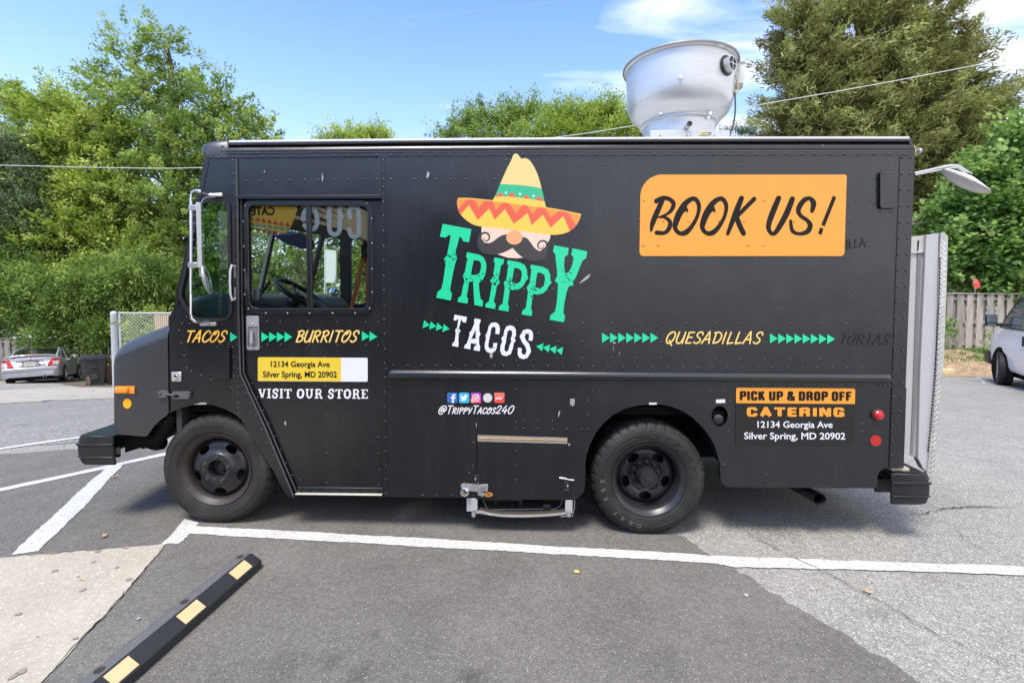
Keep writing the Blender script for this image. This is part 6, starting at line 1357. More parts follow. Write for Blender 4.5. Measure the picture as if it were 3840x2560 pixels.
flat([(G0([(3451, 900), (3456, 900), (3453, 940), (3449, 940)], Yg), 0)], 'liftgate_slot', M_dark, Yg+.022, truck)
pl = [(3528, 874), (3540, 871), (3556, 885), (3550, 1100), (3540, 1350), (3520, 1600), (3500, 1790), (3488, 1800), (3476, 1775), (3496, 1600), (3512, 1400), (3522, 1000)]
dp = flat([(G0(pl, Yg), 0)], 'liftgate_tread_plate', M_dpl, Yg, truck, .03, .003)
mb = MB()
for k in range(46):
    t = k/45; x = 3534+(3490-3534)*t**1.5; y = 905+(1770-905)*t; wd_ = 8
    for s_ in (-1, 1):
        x1, z1 = S(x+s_*wd_*.55+3, y+(9 if s_ > 0 else 0), Yg); mb.box((x1, Yg-.002, z1), (.022, .004, .0055), Matrix.Rotation(R(-42*s_), 3, 'Y'))
mb.build('tread_lugs', M_chrome, truck)['kind'] = 'stuff'
mb = MB(); 
for k in range(60):
    t = k/60; a = S(3524+(3478-3524)*t**1.6, 970+(1700-970)*t, Yg); mb.box((a[0], Yg-.002, a[1]), (.006, .006, .016))
mb.build('hinge_knuckles', M_dark, truck)['kind'] = 'stuff'
# inner platform going back across the truck (depth of the folded gate)
x0, z0 = S(3478, 1700, Yg); x1, z1 = S(3500, 890, Yg)
MB().span((xR+.02, Yg+.09, z0), (xR+.10, FAR-.15, z1-.02)).build('liftgate_platform', M_alup, truck, bevel=.004)
# ---- work lamp on the rear corner
zP = zf(3360, 560, 5.2275)
Yw = SIDE+.02
q = [at(*zP(x, y), Yw) for x, y in [(355, 470), (500, 440), (800, 375), (980, 330), (1130, 315), (1230, 330), (1290, 370), (1400, 445), (1475, 480)]]
MB().tube(catmull([tuple(p) for p in q], 3), .0085, 10).build('lamp_arm', M_alu, truck, smooth=True)
MB().tube([at(*zP(370, 500), Yw+.03), at(*zP(1130, 360), Yw+.03), at(*zP(1240, 370), Yw+.03), at(*zP(1370, 460), Yw+.02)], .006, 8).build('lamp_brace', M_chrome, truck, smooth=True)
c = at(*zP(1365, 600), Yw-.0); L1 = at(*zP(935, 400), Yw); L2 = at(*zP(1785, 800), Yw); axd = (L2-L1); RL = axd.length/2; axd.normalize(); c = (L1+L2)/2; vd = (Vector((0, 0, H))-c).normalized(); axd = (axd-vd*axd.dot(vd)).normalized(); up_ = axd.cross(vd)
if up_.z < 0: up_ = -up_
up_ = (up_-vd*.10).normalized(); yv = axd.cross(up_).normalized()
c = (L1+L2)/2
V = []; prl = [(.001, .036), (RL*.25, .034), (RL*.6, .022), (RL*.95, .006), (RL, .001), (RL, -.008), (RL*.96, -.010), (RL*.85, -.026), (RL*.6, -.042), (RL*.3, -.05), (.001, -.052)]
for r0, h in prl:
    for k in range(40): a = 2*math.pi*k/40; V.append(c+axd*r0*math.cos(a)+yv*r0*math.sin(a)+up_*h)
mb = MB(); mb.add(V, [(i*40+k, i*40+(k+1) % 40, (i+1)*40+(k+1) % 40, (i+1)*40+k) for i in range(len(prl)-1) for k in range(40)]); mb.m = [1 if 120 <= i < 240 else 0 for i in range(len(mb.f))]
mb.build('work_lamp', [mat('lamp_white', (.68, .68, .66), .3, noise=.05), mat('lamp_rim_grimy', (.42, .39, .35), .6, noise=.4, nscale=40)], truck, smooth=True, angle=40)
MB().tube([at(*zP(1425, 470), Yw), at(*zP(1415, 530), Yw)], .014, 10).build('lamp_knuckle', M_gask, truck)
a = at(*zI(3440, 566), SIDE+.1); MB().lathe([(.001, .0), (.018, .004), (.02, .02)], (a.x, a.y, a.z), 'X', 14).build('clearance_lamp', M_clr, truck)
# ---- roof exhaust fan
zX = zf(2300, 100, 3.5633)
YF = SIDE+.71
M_spun = mat('spun_aluminium', (.56, .565, .565), .40, metal=.7, noise=.14, nscale=5, bump=.18, bscale=18, stretch=(1, 1, 9), bdist=.002)
M_rimf = mat('fan_rim', (.25, .235, .22), .55, metal=.5, noise=.15, nscale=20)
M_curb = mat('curb_galvanised', (.50, .52, .53), .5, metal=.5, noise=.1, nscale=6)
fc = at(*zX(880, 700), YF); ztopR = zt-.005
fan = empty('exhaust_fan', (fc.x, YF, ztopR)); fan.parent = truck; fan['label'] = 'spun aluminium upblast exhaust fan on the roof'
kx = 6.59e-4
lv = lambda y: at(*zX(880, y), YF-.06).z-ztopR
bodyp = [(713-8, 508), (713+4, 512), (713+6, 522), (713, 532), (700, 530), (674, 545), (672, 600), (668, 760), (664, 900), (658, 1000), (645, 1070), (622, 1130), (590, 1180), (545, 1226), (500, 1262), (480, 1280), (482, 1292), (470, 1296), (448, 1304), (452, 1310)]
bodyp = [(r*kx, lv(y)) for r, y in bodyp]
MB().lathe(bodyp, (0, 0, 0), 'Z', 96).build('bowl', M_spun, fan, smooth=True, angle=35)
MB().lathe([(r*kx, lv(y)) for r, y in [(672, 545), (700, 530), (716, 538), (722, 522), (716, 506), (700, 505), (690, 512), (660, 560), (640, 900), (500, 1150), (100, 1180), (1, 1180)]], (0, 0, 0), 'Z', 96).build('rim', M_rimf, fan, smooth=True, angle=50)
MB().lathe([(r*kx, lv(y)) for r, y in [(482, 1294), (490, 1300), (490, 1312), (478, 1318), (462, 1322), (452, 1330), (450, 1400)]]+[(450*kx, .0)], (0, 0, 0), 'Z', 80).build('neck', M_spun, fan, smooth=True, angle=35)
cz = at(*zX(1000, 1385), 4.10).z-ztopR; w2 = .315
mb = MB(); mb.span((-w2, -.31, -.01), (w2, .31, cz)); mb.build('curb', M_curb, fan, bevel=.003)
# drain spout
a = at(*zX(975, 1345), 4.12); b = at(*zX(1020, 1298), 4.02)
L = lambda p: Vector((p.x-fc.x, p.y-YF, p.z-ztopR))
MB().tube([L(a)+Vector((0, .1, 0)), L(a), L(b)], .021, 18, cap=False).build('drain_spout', M_alu, fan, smooth=True); MB().tube([L(a)+Vector((0, .1, 0)), L(a), L(b)+Vector((0, .004, 0))], .0185, 18, cap=True).build('spout_bore', mat('dark_bore', (.05, .04, .03), .9), fan, smooth=True)  # dark plug fills the spout
# bolts: on a circle round the neck, the bowl and the curb face
def nb(x, y, Y, r=.008): 
    c = L(at(*zX(x, y), Y)); MB().lathe([(r*1.6, .004), (r*1.6, 0), (r, -.001), (r, -.006), (.001, -.007)], c, 'Y', 12).build('bolt', M_chrome, fan)
def onfan(x, y, r0):
    Y = 3.8
    while Y < 4.6:
        p = at(*zX(x, y), Y)
        if math.hypot(p.x-fc.x, p.y-YF) < r0: break
        Y += .002
    return p
nb(895, 675, onfan(895, 675, .452).y); nb(632, 1155, onfan(632, 1155, .335).y, .009); nb(1296, 1155, onfan(1296, 1155, .335).y, .009); nb(630, 1210, onfan(630, 1210, .315).y, .008); nb(1272, 1210, onfan(1272, 1210, .315).y, .008)
for x in (632, 998, 1358): nb(x, 1448, 4.095, .006)
P = [L(at(*zX(x, y), 4.096)) for x, y in [(1152, 1399), (1272, 1408), (1266, 1455), (1146, 1447)]]
MB().add(P, [(0, 1, 2, 3)]).build('warning_label', mat('label_yellow', (.74, .66, .28), .6), fan)
c0 = L(at(*zX(1208, 1420), 4.09))
V, F = text_mesh('THIS SIDE BOTTOM', .02); ex = [v[0] for v in V]; k = .085/(max(ex)-min(ex)); o = MB().add([(P[0].x+.008+(x-min(ex))*k, P[0].y-.001, P[0].z-.019+y*k*1.6) for x, y in V], F).build('lettering', V_blk, fan, fix=False)
V, F = text_mesh('FOR WALL MOUNTING', .02); ex = [v[0] for v in V]; k = .085/(max(ex)-min(ex)); o = MB().add([(P[0].x+.008+(x-min(ex))*k, P[0].y-.001, P[0].z-.033+y*k*1.6) for x, y in V], F).build('lettering', V_blk, fan, fix=False)
# breather port, switch box and cable at the right shoulder
ang = math.acos(min(1, (1535-880)*kx/.46)); 
pc = L(onfan(1520, 520, .445)); nn = Vector((pc.x, pc.y, 0)).normalized(); tn = Vector((-nn.y, nn.x, 0)); tn = Vector((nn.y, -nn.x, 0))
up1 = Vector((0, 0, 1))
def oriented(prl, c, mt, nm, seg=28):
    V = [c+(tn*math.cos(2*math.pi*k/seg)+up1*math.sin(2*math.pi*k/seg))*r0+nn*h for r0, h in prl for k in range(seg)]
    return MB().add(V, [(i*seg+k, i*seg+(k+1) % seg, (i+1)*seg+(k+1) % seg, (i+1)*seg+k) for i in range(len(prl)-1) for k in range(seg)]).build(nm, mt, fan, smooth=True, angle=40)
pc = pc-nn*.006
oriented([(.001, .010), (.072, .010), (.078, .006), (.078, -.02)], pc, M_gask, 'port_gasket')
oriented([(.058, .0), (.058, .055), (.052, .055), (.050, .02)], pc, M_alu, 'breather_port')
oriented([(.001, .048), (.050, .048), (.051, .03)], pc, M_gask, 'port_screen')
MB().tube([pc+nn*.056+up1*.05, pc+nn*.056-up1*.05], .0025, 6).build('guard_wire', M_chrome, fan); MB().tube([pc+nn*.056+tn*.05, pc+nn*.056-tn*.05], .0025, 6).build('guard_wire', M_chrome, fan)
c1 = L(at(*zX(1650, 640), 4.30)); bx = MB().box(c1, (.095, .07, .175)).build('switch_box', mat('box_grey', (.56, .56, .53), .5, noise=.1, nscale=20), fan, bevel=.004)
MB().box(c1+Vector((0, 0, -.10)), (.085, .06, .035)).build('box_base', mat('box_base_grey', (.26, .25, .23), .6, noise=.3, nscale=20), fan, bevel=.004)
MB().box(c1+Vector((0, 0, .085)), (.11, .085, .012)).build('box_lid', M_alup, fan, bevel=.002)
for zz_ in (.035, .015): MB().lathe([(.003, -.036), (.001, -.037)], (c1.x-.005, c1.y, c1.z+zz_), 'Y', 8).build('screw', M_gask, fan)
q = [L(at(*zX(x, y), 4.20)) for x, y in [(1540, 585), (1580, 600), (1625, 650), (1655, 730), (1668, 800), (1660, 870), (1640, 890), (1622, 860), (1610, 800)]]
MB().tube(catmull([tuple(p) for p in q], 4), .0065, 8).build('flexible_conduit', mat('tan_conduit', (.50, .42, .24), .6), fan, smooth=True)
q = [L(at(*zX(x, y), 4.22)) for x, y in [(1622, 820), (1626, 950), (1630, 1080), (1622, 1200), (1600, 1320), (1560, 1430), (1520, 1490), (1500, 1520)]]
MB().tube(catmull([tuple(p) for p in q], 4), .007, 8).build('power_cable', mat('maroon_cable', (.085, .055, .06), .6), fan, smooth=True)
q = c1; MB().tube([L(at(*zX(1560, 600), 4.22)), L(at(*zX(1562, 780), 4.22))], .006, 6).build('box_mount', M_steel, fan)
# ================================================================== SURROUNDINGS
M_board = mat('weathered_board', (.20, .175, .15), .9, noise=.35, nscale=3, col2=(.30, .28, .25), c2scale=2.2, bump=.4, bscale=30, stretch=(6, 6, .8))
M_board2 = mat('weathered_board_pale', (.36, .33, .29), .9, noise=.3, nscale=3, col2=(.27, .235, .19), c2scale=2.2, bump=.4, bscale=30, stretch=(6, 6, .8))
M_board3 = mat('weathered_board_dark', (.15, .13, .11), .9, noise=.35, nscale=3, bump=.4, bscale=30, stretch=(6, 6, .8))
def fence(name, label, A, B, h, pitch, wide, mats, seed, gap=0):
    A, B = Vector(A), Vector(B); d = B-A; d.z = 0; L = d.length; d.normalize(); nrm = Vector((d.y, -d.x, 0))
    if nrm.y > 0: nrm = -nrm           # towards the camera
    root = tag(empty(name, (A.x, A.y, 0)), label, 'fence', None)
    r = random.Random(seed); rz = Matrix.Rotation(math.atan2(d.y, d.x), 3, 'Z')
    base = MB().box((0, 0, h/2), (wide, .019, h)).build('board', mats[0]); COL.objects.unlink(base)
    meshes = []
    for m in mats:
        me = base.data.copy(); me.materials[0] = m; meshes.append(me)
    n = int(L/pitch); 
    for i in range(n*2+1):
        s = i*pitch/2; p = A+d*s; front = i % 2 == 0
        o = bpy.data.objects.new('board', r.choice(meshes)); COL.objects.link(o); o.parent = root
        off = nrm*(.04 if front else -.035); gz = g(p.x, p.y)
        o.location = (p.x-A.x+off.x, p.y-A.y+off.y, gz+r.uniform(-.01, .02)+.02); o.rotation_euler = (0, r.uniform(-.008, .008), math.atan2(d.y, d.x)+r.uniform(-.02, .02)); o.scale = ((1 if front else .92), 1, 1+r.uniform(-.008, .008))
    for hz in (.18, h*.5, h-.12):
        mb = MB(); m = int(L/2.4)+1
        for k in range(m):
            a = A+d*(k*L/m); b = A+d*((k+1)*L/m); za, zb = g(a.x, a.y)+hz, g(b.x, b.y)+hz
            V = []
            for q, zq_ in ((a, za), (b, zb)):
                for t in (-.03, .03):
                    for u in (-.045, .045): V.append((q.x-A.x+nrm.x*t, q.y-A.y+nrm.y*t, zq_+u))
            mb.add(V, [(0, 1, 3, 2), (4, 6, 7, 5), (0, 4, 5, 1), (2, 3, 7, 6), (0, 2, 6, 4), (1, 5, 7, 3)])
        mb.build('rail', mats[1], root)
    mb = MB(); m = int(L/2.4)+1
    for k in range(m):
        a = A+d*(k*L/m); b = A+d*((k+1)*L/m); za, zb = g(a.x, a.y)+h+.045, g(b.x, b.y)+h+.045; V = []
        for q, zq_ in ((a, za), (b, zb)):
            for t in (-.08, .08):
                for u in (-.015, .015): V.append((q.x-A.x+nrm.x*t, q.y-A.y+nrm.y*t, zq_+u))
        mb.add(V, [(0, 1, 3, 2), (4, 6, 7, 5), (0, 4, 5, 1), (2, 3, 7, 6), (0, 2, 6, 4), (1, 5, 7, 3)])
    mb.build('cap_board', mats[0], root)
    bpy.data.objects.remove(base)
    return root
fence('board_fence', 'weathered grey board-on-board fence behind the silver car', (-42, 25.3, 0), (4.5, 24.6, 0), 2.05, .40, .25, [M_board, M_board2, M_board3], 1)
fence('board_fence', 'tall weathered board fence above the mulch bank by the white van', (3.2, 15.3, 0), (24, 16.8, 0), 1.72, .33, .205, [M_board2, M_board, M_board2], 2)
fence('board_fence', 'grey side fence joining the two boundary fences, behind the truck', (4.5, 24.6, 0), (3.2, 15.3, 0), 1.8, .40, .25, [M_board, M_board2, M_board3], 3)
# ---- chain-link gate beside the hood
zK = zf(0, 1120, 3.564)
Yk = 12.2; M_galv = mat('galv_post', (.50, .53, .55), .5, metal=.3, noise=.12, nscale=12)
root = tag(empty('chain_link_gate', (0, 0, 0)), 'grey steel chain-link gate on a thick post left of the truck hood', 'gate')
a = at(*zK(1520, 180), Yk); pr_ = (at(*zK(1559, 300), Yk)-at(*zK(1481, 300), Yk)).length/2
MB().lathe([(.001, .03), (pr_*.7, .02), (pr_, -.01), (pr_, -.05), (pr_*.97, -.06), (pr_*.97, g(a.x, Yk)-a.z)], a, 'Z', 24).build('gate_post', M_galv, root, smooth=True, angle=50)
Yg2 = Yk+.0
f0, f1 = at(*zK(1597, 168), Yk), at(*zK(1597, 590), Yk); fr_ = at(*zK(2400, 205), Yk); gx1 = fr_.x+.35
zt2 = at(*zK(1610, 190), Yk).z
mb = MB(); mb.tube([(f0.x, Yk, g(f0.x, Yk)+.1), (f0.x, Yk, f0.z)], .026, 12); mb.tube([(f0.x, Yk, zt2), (gx1, Yk, zt2)], .018, 10); mb.tube([(f0.x, Yk, g(f0.x, Yk)+.12), (gx1, Yk, g(gx1, Yk)+.12)], .018, 10); mb.tube([(gx1, Yk, g(gx1, Yk)+.1), (gx1, Yk, zt2)], .022, 10); mb.build('gate_frame', M_galv, root, smooth=True)
hk = at(*zK(1540, 322), Yk); mb = MB(); mb.lathe([(pr_*1.04, -.03), (pr_*1.06, 0), (pr_*1.04, .03)], (a.x, Yk, hk.z), 'Z', 20); mb.tube([(a.x+pr_, Yk-.04, hk.z), (f0.x+.04, Yk-.04, hk.z)], .012, 8); mb.tube([(a.x+pr_, Yk-.04, hk.z-.03), (f0.x+.04, Yk-.04, hk.z-.03)], .010, 8); mb.build('hinge_strap', mat('rusty_strap', (.33, .27, .22), .6, metal=.4, noise=.4, nscale=20), root, smooth=True)
wx0, wx1, wz0, wz1 = f0.x+.06, gx1-.02, g(f0.x, Yk)+.12, zt2-.01; pt = .085; mb = MB()
V = []; k = -int((wz1-wz0)/pt)-1
while wx0+k*pt < wx1:
    for sg in (1, -1):
        x_a = wx0+k*pt; P0 = (x_a, wz0) if sg == 1 else (x_a, wz1); P1 = (x_a+(wz1-wz0), wz1) if sg == 1 else (x_a+(wz1-wz0), wz0)
        t0 = max(0, (wx0-P0[0])/(P1[0]-P0[0])); t1 = min(1, (wx1-P0[0])/(P1[0]-P0[0]))
        if t1 > t0:
            q0 = (P0[0]+(P1[0]-P0[0])*t0, P0[1]+(P1[1]-P0[1])*t0); q1 = (P0[0]+(P1[0]-P0[0])*t1, P0[1]+(P1[1]-P0[1])*t1)
            mb.tube([(q0[0], Yk+.004*sg, q0[1]), (q1[0], Yk+.004*sg, q1[1])], .0032, 4, cap=False)
    k += 1
mb.build('wire_mesh', M_galv, root, fix=False)['kind'] = 'stuff'
s0 = at(*zK(2075, 200), Yk).x; M_slat = mat('tan_slat', (.50, .36, .25), .7, noise=.1, nscale=8); k = 0
sl0 = MB().box((0, 0, (wz1-wz0)/2-.03), (.034, .004, wz1-wz0-.05)).build('privacy_slat', M_slat, root); sl0.location = (s0, Yk, wz0+.06)
x = s0+.052
while x < gx1-.03: o = sl0.copy(); COL.objects.link(o); o.parent = root; o.location = (x, Yk, wz0+.06+random.uniform(-.01, .01)); x += .052
# ---- wheelie bins
M_bin = mat('bin_plastic', (.030, .031, .034), .6, noise=.35, nscale=5, col2=(.038, .037, .038), c2scale=3); M_binw = mat('bin_scuff', (.24, .16, .12), .8, noise=.4, nscale=9); M_binb = mat('brown_bin_plastic', (.16, .10, .07), .65, noise=.25, nscale=6); M_lid = mat('lid_navy', (.018, .021, .032), .5, noise=.2, nscale=10)
def bin_(x, y, rz, label, m, ml, s=1.0, grp='wheeled rubbish bins beside the gate post'):
    root = tag(empty('wheeled_bin', (x, y, g(x, y)+.005), rz), label, 'rubbish bin', grp)
    h = 1.02*s; b = .26*s; t = .36*s
    V = [(-b, -b, .02), (b, -b, .02), (b, b, .02), (-b, b, .02), (-t*.95, -t, h), (t*.95, -t, h), (t*.95, t, h), (-t*.95, t, h)]
    MB().add(V, [(0, 1, 2, 3), (0, 1, 5, 4), (1, 2, 6, 5), (2, 3, 7, 6), (3, 0, 4, 7), (4, 5, 6, 7)]).build('bin_body', m, root, bevel=.02)
    MB().span((-t*1.06, -t*1.08, h-.02), (t*1.06, t*1.05, h+.06)).build('rim', ml, root, bevel=.012)
    mb = MB(); mb.box((-.02, 0, h+.085), (t*2.1, t*2.15, .04), Matrix.Rotation(R(2), 3, 'Y')); mb.build('lid', ml, root, bevel=.012)
    MB().tube([(-t*1.1, t*1.12, h+.02), (t*1.1, t*1.12, h+.02)], .018, 8).build('handle', ml, root)
    for sx in (-1, 1): MB().lathe([(.001, -.03), (.12, -.03), (.125, 0), (.12, .03), (.001, .03)], (sx*(b+.02), b+.02, .125), 'X', 20).build('wheel', M_gask, root, smooth=True)
    f = lambda z: -b-(t-b)*(z/h)-.006
    for sx in (-.055, .055): MB().add([(sx-.012, f(.3)-.012, .3), (sx+.012, f(.3)-.012, .3), (sx+.012, f(h-.02)-.012, h-.02), (sx-.012, f(h-.02)-.012, h-.02), (sx-.012, f(.3)+.01, .3), (sx+.012, f(.3)+.01, .3), (sx+.012, f(h-.02)+.01, h-.02), (sx-.012, f(h-.02)+.01, h-.02)], [(0, 1, 2, 3), (0, 4, 7, 3), (1, 5, 6, 2)]).build('rib', m, root)
    MB().box((0, f(.36)-.01, .36), (.22, .03, .20)).build('lift_bracket', m, root, bevel=.01); MB().box((0, f(.74)-.008, .74), (.16, .02, .05)).build('lift_bar', m, root, bevel=.006)
    if m is M_bin:
        r_ = random.Random(4); zc = .25; P = [(-.19+.085*math.cos(k*.449)*r_.uniform(.6, 1.2), zc+.17*math.sin(k*.449)*r_.uniform(.7, 1.2)) for k in range(14)]
        MB().add([(a_, f(b_)+.0005-.004, b_) for a_, b_ in P], [tuple(range(14))]).build('scuff_mark', M_binw, root, fix=False)
    return root
q = at(*zK(1240, 1160), 18.2)
bin_(q.x, 18.35, R(34), 'black wheeled bin with navy lid and pale scuff near its foot', M_bin, M_lid)
q2 = at(*zK(1430, 1140), 18.9); bin_(q2.x+.25, 19.1, R(30), 'brown wheeled bin half hidden by the truck hood', M_binb, M_binb, 1.0)
# ---- cars by cross-sections
def loft(secs, closed_ends=True):
    """secs: list of lists of points, same count"""
    n = len(secs[0]); V = [p for s in secs for p in s]; F = [(i*n+k, i*n+k+1, (i+1)*n+k+1, (i+1)*n+k) for i in range(len(secs)-1) for k in range(n-1)]
    if closed_ends: F += [tuple(range(n)), tuple((len(secs)-1)*n+k for k in range(n))]
    return V, F
def body_secs(rows):
    """rows: (x, half width at sill, at belt, z sill, z mid, z belt, z top centre)"""
    out = []
    for x, w0, w1, zs, zm, zb_, zt_c in rows:
        h = [(x, w0*.92, zs), (x, w0, zs+.05), (x, max(w0, w1)*1.0, zm), (x, w1*.995, zb_-.05), (x, w1*.95, zb_), (x, w1*.80, zb_+(zt_c-zb_)*.55), (x, w1*.4, zt_c-.005), (x, 0, zt_c)]
        out.append([(a, b, c) for a, b, c in h]+[(a, -b, c) for a, b, c in reversed(h[:-1])])
    return out
def car_wheel(root, x, y, r, m_rim, side, w=.20):
    wh = empty('wheel', (x, y, r)); wh.parent = root
    s = side
    MB().lathe([(r*.62, -w/2*s), (r*.66, -w/2*s*1.04), (r*.92, -w/2*s), (r, -w/2*s*.8), (r, w/2*s*.8), (r*.9, w/2*s), (r*.6, w/2*s)], (0, 0, 0), 'Y', 36).build('tyre', M_tyre, wh, smooth=True)
    mb = MB(); mb.lathe([(r*.63, -w*.48*s), (r*.60, -w*.49*s), (r*.57, -w*.40*s), (r*.55, w*.3*s)], (0, 0, 0), 'Y', 30)
    for k in range(6):
        a = k*math.pi/3; mb.box((math.cos(a)*r*.32, -w*.42*s, math.sin(a)*r*.32), (r*.52, .03, r*.15), Matrix.Rotation(-a, 3, 'Y'))
    mb.lathe([(.001, -w*.46*s), (r*.14, -w*.46*s), (r*.15, -w*.38*s)], (0, 0, 0), 'Y', 16); mb.build('rim', m_rim, wh, smooth=True, angle=40)
    MB().lathe([(.001, -w*.2*s), (r*.58, -w*.2*s)], (0, 0, 0), 'Y', 24).build('brake_disc', M_intd, wh)
    return wh
M_silver = mat('silver_paint', (.38, .38, .41), .25, metal=.35, coat=.6, noise=.04, nscale=3); M_vanw = mat('van_white', (.80, .80, .80), .25, coat=.6, noise=.03, nscale=2)
M_cglass = glass('car_glass', (.42, .50, .46), 1.0, .01); M_cred = mat('tail_red', (.60, .025, .02), .15, coat=.5); M_cwh = mat('lamp_clear', (.7, .68, .66), .2); M_alloy = mat('alloy', (.55, .55, .56), .3, metal=.7); M_lining = mat('seat_tan', (.30, .28, .25), .8)
car = tag(empty('parked_coupe', (0, 0, 0)), 'silver two-door coupe with rear spoiler parked facing the board fence', 'car')
# x forward from the rear bumper, total 4.40
rows = [(-.02, .66, .70, .26, .45, .62, .64), (.03, .78, .80, .22, .50, .66, .67), (.10, .82, .83, .20, .52, .80, .86), (.16, .83, .835, .19, .55, .90, .985), (.32, .84, .84, .19, .56, .95, 1.03), (.70, .845, .845, .18, .57, .955, 1.02), (1.2, .85, .85, .17, .57, .93, .98), (2.0, .855, .855, .17, .57, .92, .95), (2.9, .85, .85, .17, .56, .90, .93), (3.4, .845, .84, .18, .55, .84, .90), (3.9, .82, .80, .19, .50, .76, .82), (4.25, .76, .70, .20, .45, .66, .72), (4.40, .60, .55, .24, .42, .56, .60)]
V, F = loft(body_secs(rows)); MB().add(V, F).build('body', M_silver, car, smooth=True, angle=40)
gh_ = []
for x, w, z in [(.52, .62, 1.0), (.62, .66, 1.08), (1.0, .64, 1.29), (1.30, .60, 1.375), (1.9, .59, 1.40), (2.35, .585, 1.36), (2.75, .60, 1.20), (3.1, .64, .95)]:
    b = .74 if .7 < x < 3 else .70
    h = [(x, b, .90), (x, (b+w)/2+.02, (.92+z)/2), (x, w+.01, z-.06), (x, w-.06, z-.015), (x, w*.5, z+.0), (x, 0, z+.006)]
    gh_.append(h+[(a, -b_2, c) for a, b_2, c in reversed(h[:-1])])
# roof skin (upper part only) and glass: sections split by height
V, F = loft([[p for p in s[2:-2]] for s in gh_[3:6]], False); MB().add(V, F).build('roof', M_silver, car, smooth=True)
def quadpatch(name, pts, m, par): return MB().add(pts, [tuple(range(len(pts)))]).build(name, m, par, fix=False)
V, F = loft([s[3:-3] for s in gh_[0:4]], False); MB().add(V, F).build('rear_window', M_cglass, car, smooth=True)
V, F = loft([s[3:-3] for s in gh_[5:8]], False); MB().add(V, F).build('windshield', M_cglass, car, smooth=True)
for sgn in (1, -1):
    A_ = [(.95, .755, .93), (2.95, .755, .92), (2.45, .63, 1.29), (1.85, .615, 1.345), (1.35, .63, 1.32)]
    quadpatch('side_window', [(x, y*sgn, z) for x, y, z in A_], M_cglass, car)
    mb = MB()
    for P in ([(.50, .69, .98), (.62, .675, 1.08), (1.0, .66, 1.28), (1.30, .62, 1.37)], [(2.35, .605, 1.36), (2.75, .625, 1.20), (3.1, .69, .95)], [(1.3, .62, 1.37), (1.9, .61, 1.385), (2.35, .605, 1.36)], [(1.35, .64, 1.32), (.95, .75, .93)], [(1.75, .63, 1.34), (1.85, .755, .93)]): mb.tube([(a, b*sgn, c) for a, b, c in P], .028, 6)
    mb.build('pillar', M_silver, car, smooth=True)
    # quarter skin between window and deck
    MB().add([(x, y*sgn, z) for x, y, z in [(.50, .70, .96), (.95, .765, .92), (1.35, .65, 1.32), (1.0, .66, 1.27), (.62, .68, 1.08)]], [(0, 1, 2, 3, 4)]).build('quarter_panel', M_silver, car, fix=False)
    MB().add([(.005, .80*sgn, .93-.14), (-.02, .60*sgn, .66+.02), (.02, .78*sgn, .66), (.14, .842*sgn, .70), (.30, .850*sgn, .80), (.15, .835*sgn, .88), (.06, .70*sgn, .90)], [(0, 1, 2, 3, 4, 5, 6)]) if False else None
    tl_ = flatl = MB()
    P = [(.02, .48, .70), (.005, .50, .66), (.03, .80, .665), (.20, .852, .70), (.40, .858, .74), (.22, .850, .82), (.13, .80, .93), (.10, .62, .93)]
    P = [(x-.06 if y < .82 else x-.01, (y+.01)*sgn, z) for x, y, z in P]
    MB().add(P+[(p[0]+.06, p[1]*.97, p[2]) for p in P], [tuple(range(8)), (3, 4, 5, 11+2, 12, 11)]+[(k, (k+1) % 8, 8+(k+1) % 8, 8+k) for k in range(8)]).build('tail_light', M_cred, car)
    MB().lathe([(.001, -.045), (.03, -.045), (.034, -.0)], (.0+.03, .68*sgn, .78), 'X', 16).build('reverse_lamp', M_cwh, car)
    # mirror
    MB().box((2.55, .93*sgn, 1.0), (.10, .17, .13)).build('door_mirror', M_silver, car, bevel=.03, seg=3); MB().box((2.49, .93*sgn, 1.0), (.004, .14, .10)).build('mirror_glass', M_mir, car)
MB().tube([(.12, -.80, .93), (.10, -.72, 1.03), (.06, -.5, 1.075), (.045, 0, 1.09), (.06, .5, 1.075), (.10, .72, 1.03), (.12, .80, .93)], .028, 8).build('spoiler', M_silver, car, smooth=True)
MB().box((.02, 0, 1.085), (.02, .36, .022)).build('brake_light', M_cred, car)
MB().box((-.02, 0, .86), (.05, .80, .035)).build('trunk_handle', M_gask, car, bevel=.006)
mb = MB(); mb.box((.0, 0, .76), (.06, .50, .22)); mb.build('plate_recess', M_silver, car, bevel=.01)
lp_ = MB().box((-.035, 0, .745), (.012, .31, .155)).build('licence_plate', mat('plate_white', (.62, .62, .60), .5), car, bevel=.004)
V, F = text_mesh('8EH8594', .015); ex = [v[0] for v in V]; k = .26/(max(ex)-min(ex)); MB().add([(-.0425, .13-(x-min(ex))*k, .735+y*k*1.25) for x, y in V], F).build('plate_lettering', mat('plate_ink', (.05, .05, .06), .6), lp_, fix=False)
MB().box((-.0425, 0, .69), (.002, .24, .03)).build('plate_flag', mat('plate_flag_gold', (.55, .38, .08), .6, noise=.5, nscale=60), lp_)
MB().box((-.03, 0, .935), (.03, .09, .08)).build('badge', M_chrome, car, bevel=.012)
MB().lathe([(.05, 0), (.058, .0), (.06, .05), (.055, .3), (.048, .3), (.045, .02)], (-.05, -.42, .24), 'X', 20).build('exhaust_tip', M_chrome, car, smooth=True); MB().disc((-.02, -.42, .24), .048, 'X').build('exhaust_bore', M_dark, car)
mb = MB(); mb.span((-.045, -.80, .46), (.06, .80, .62)); mb.build('bumper', M_silver, car, bevel=.04, seg=4)
MB().span((.1, -.7, .12), (4.2, .7, .26)).build('underside', M_dark, car)
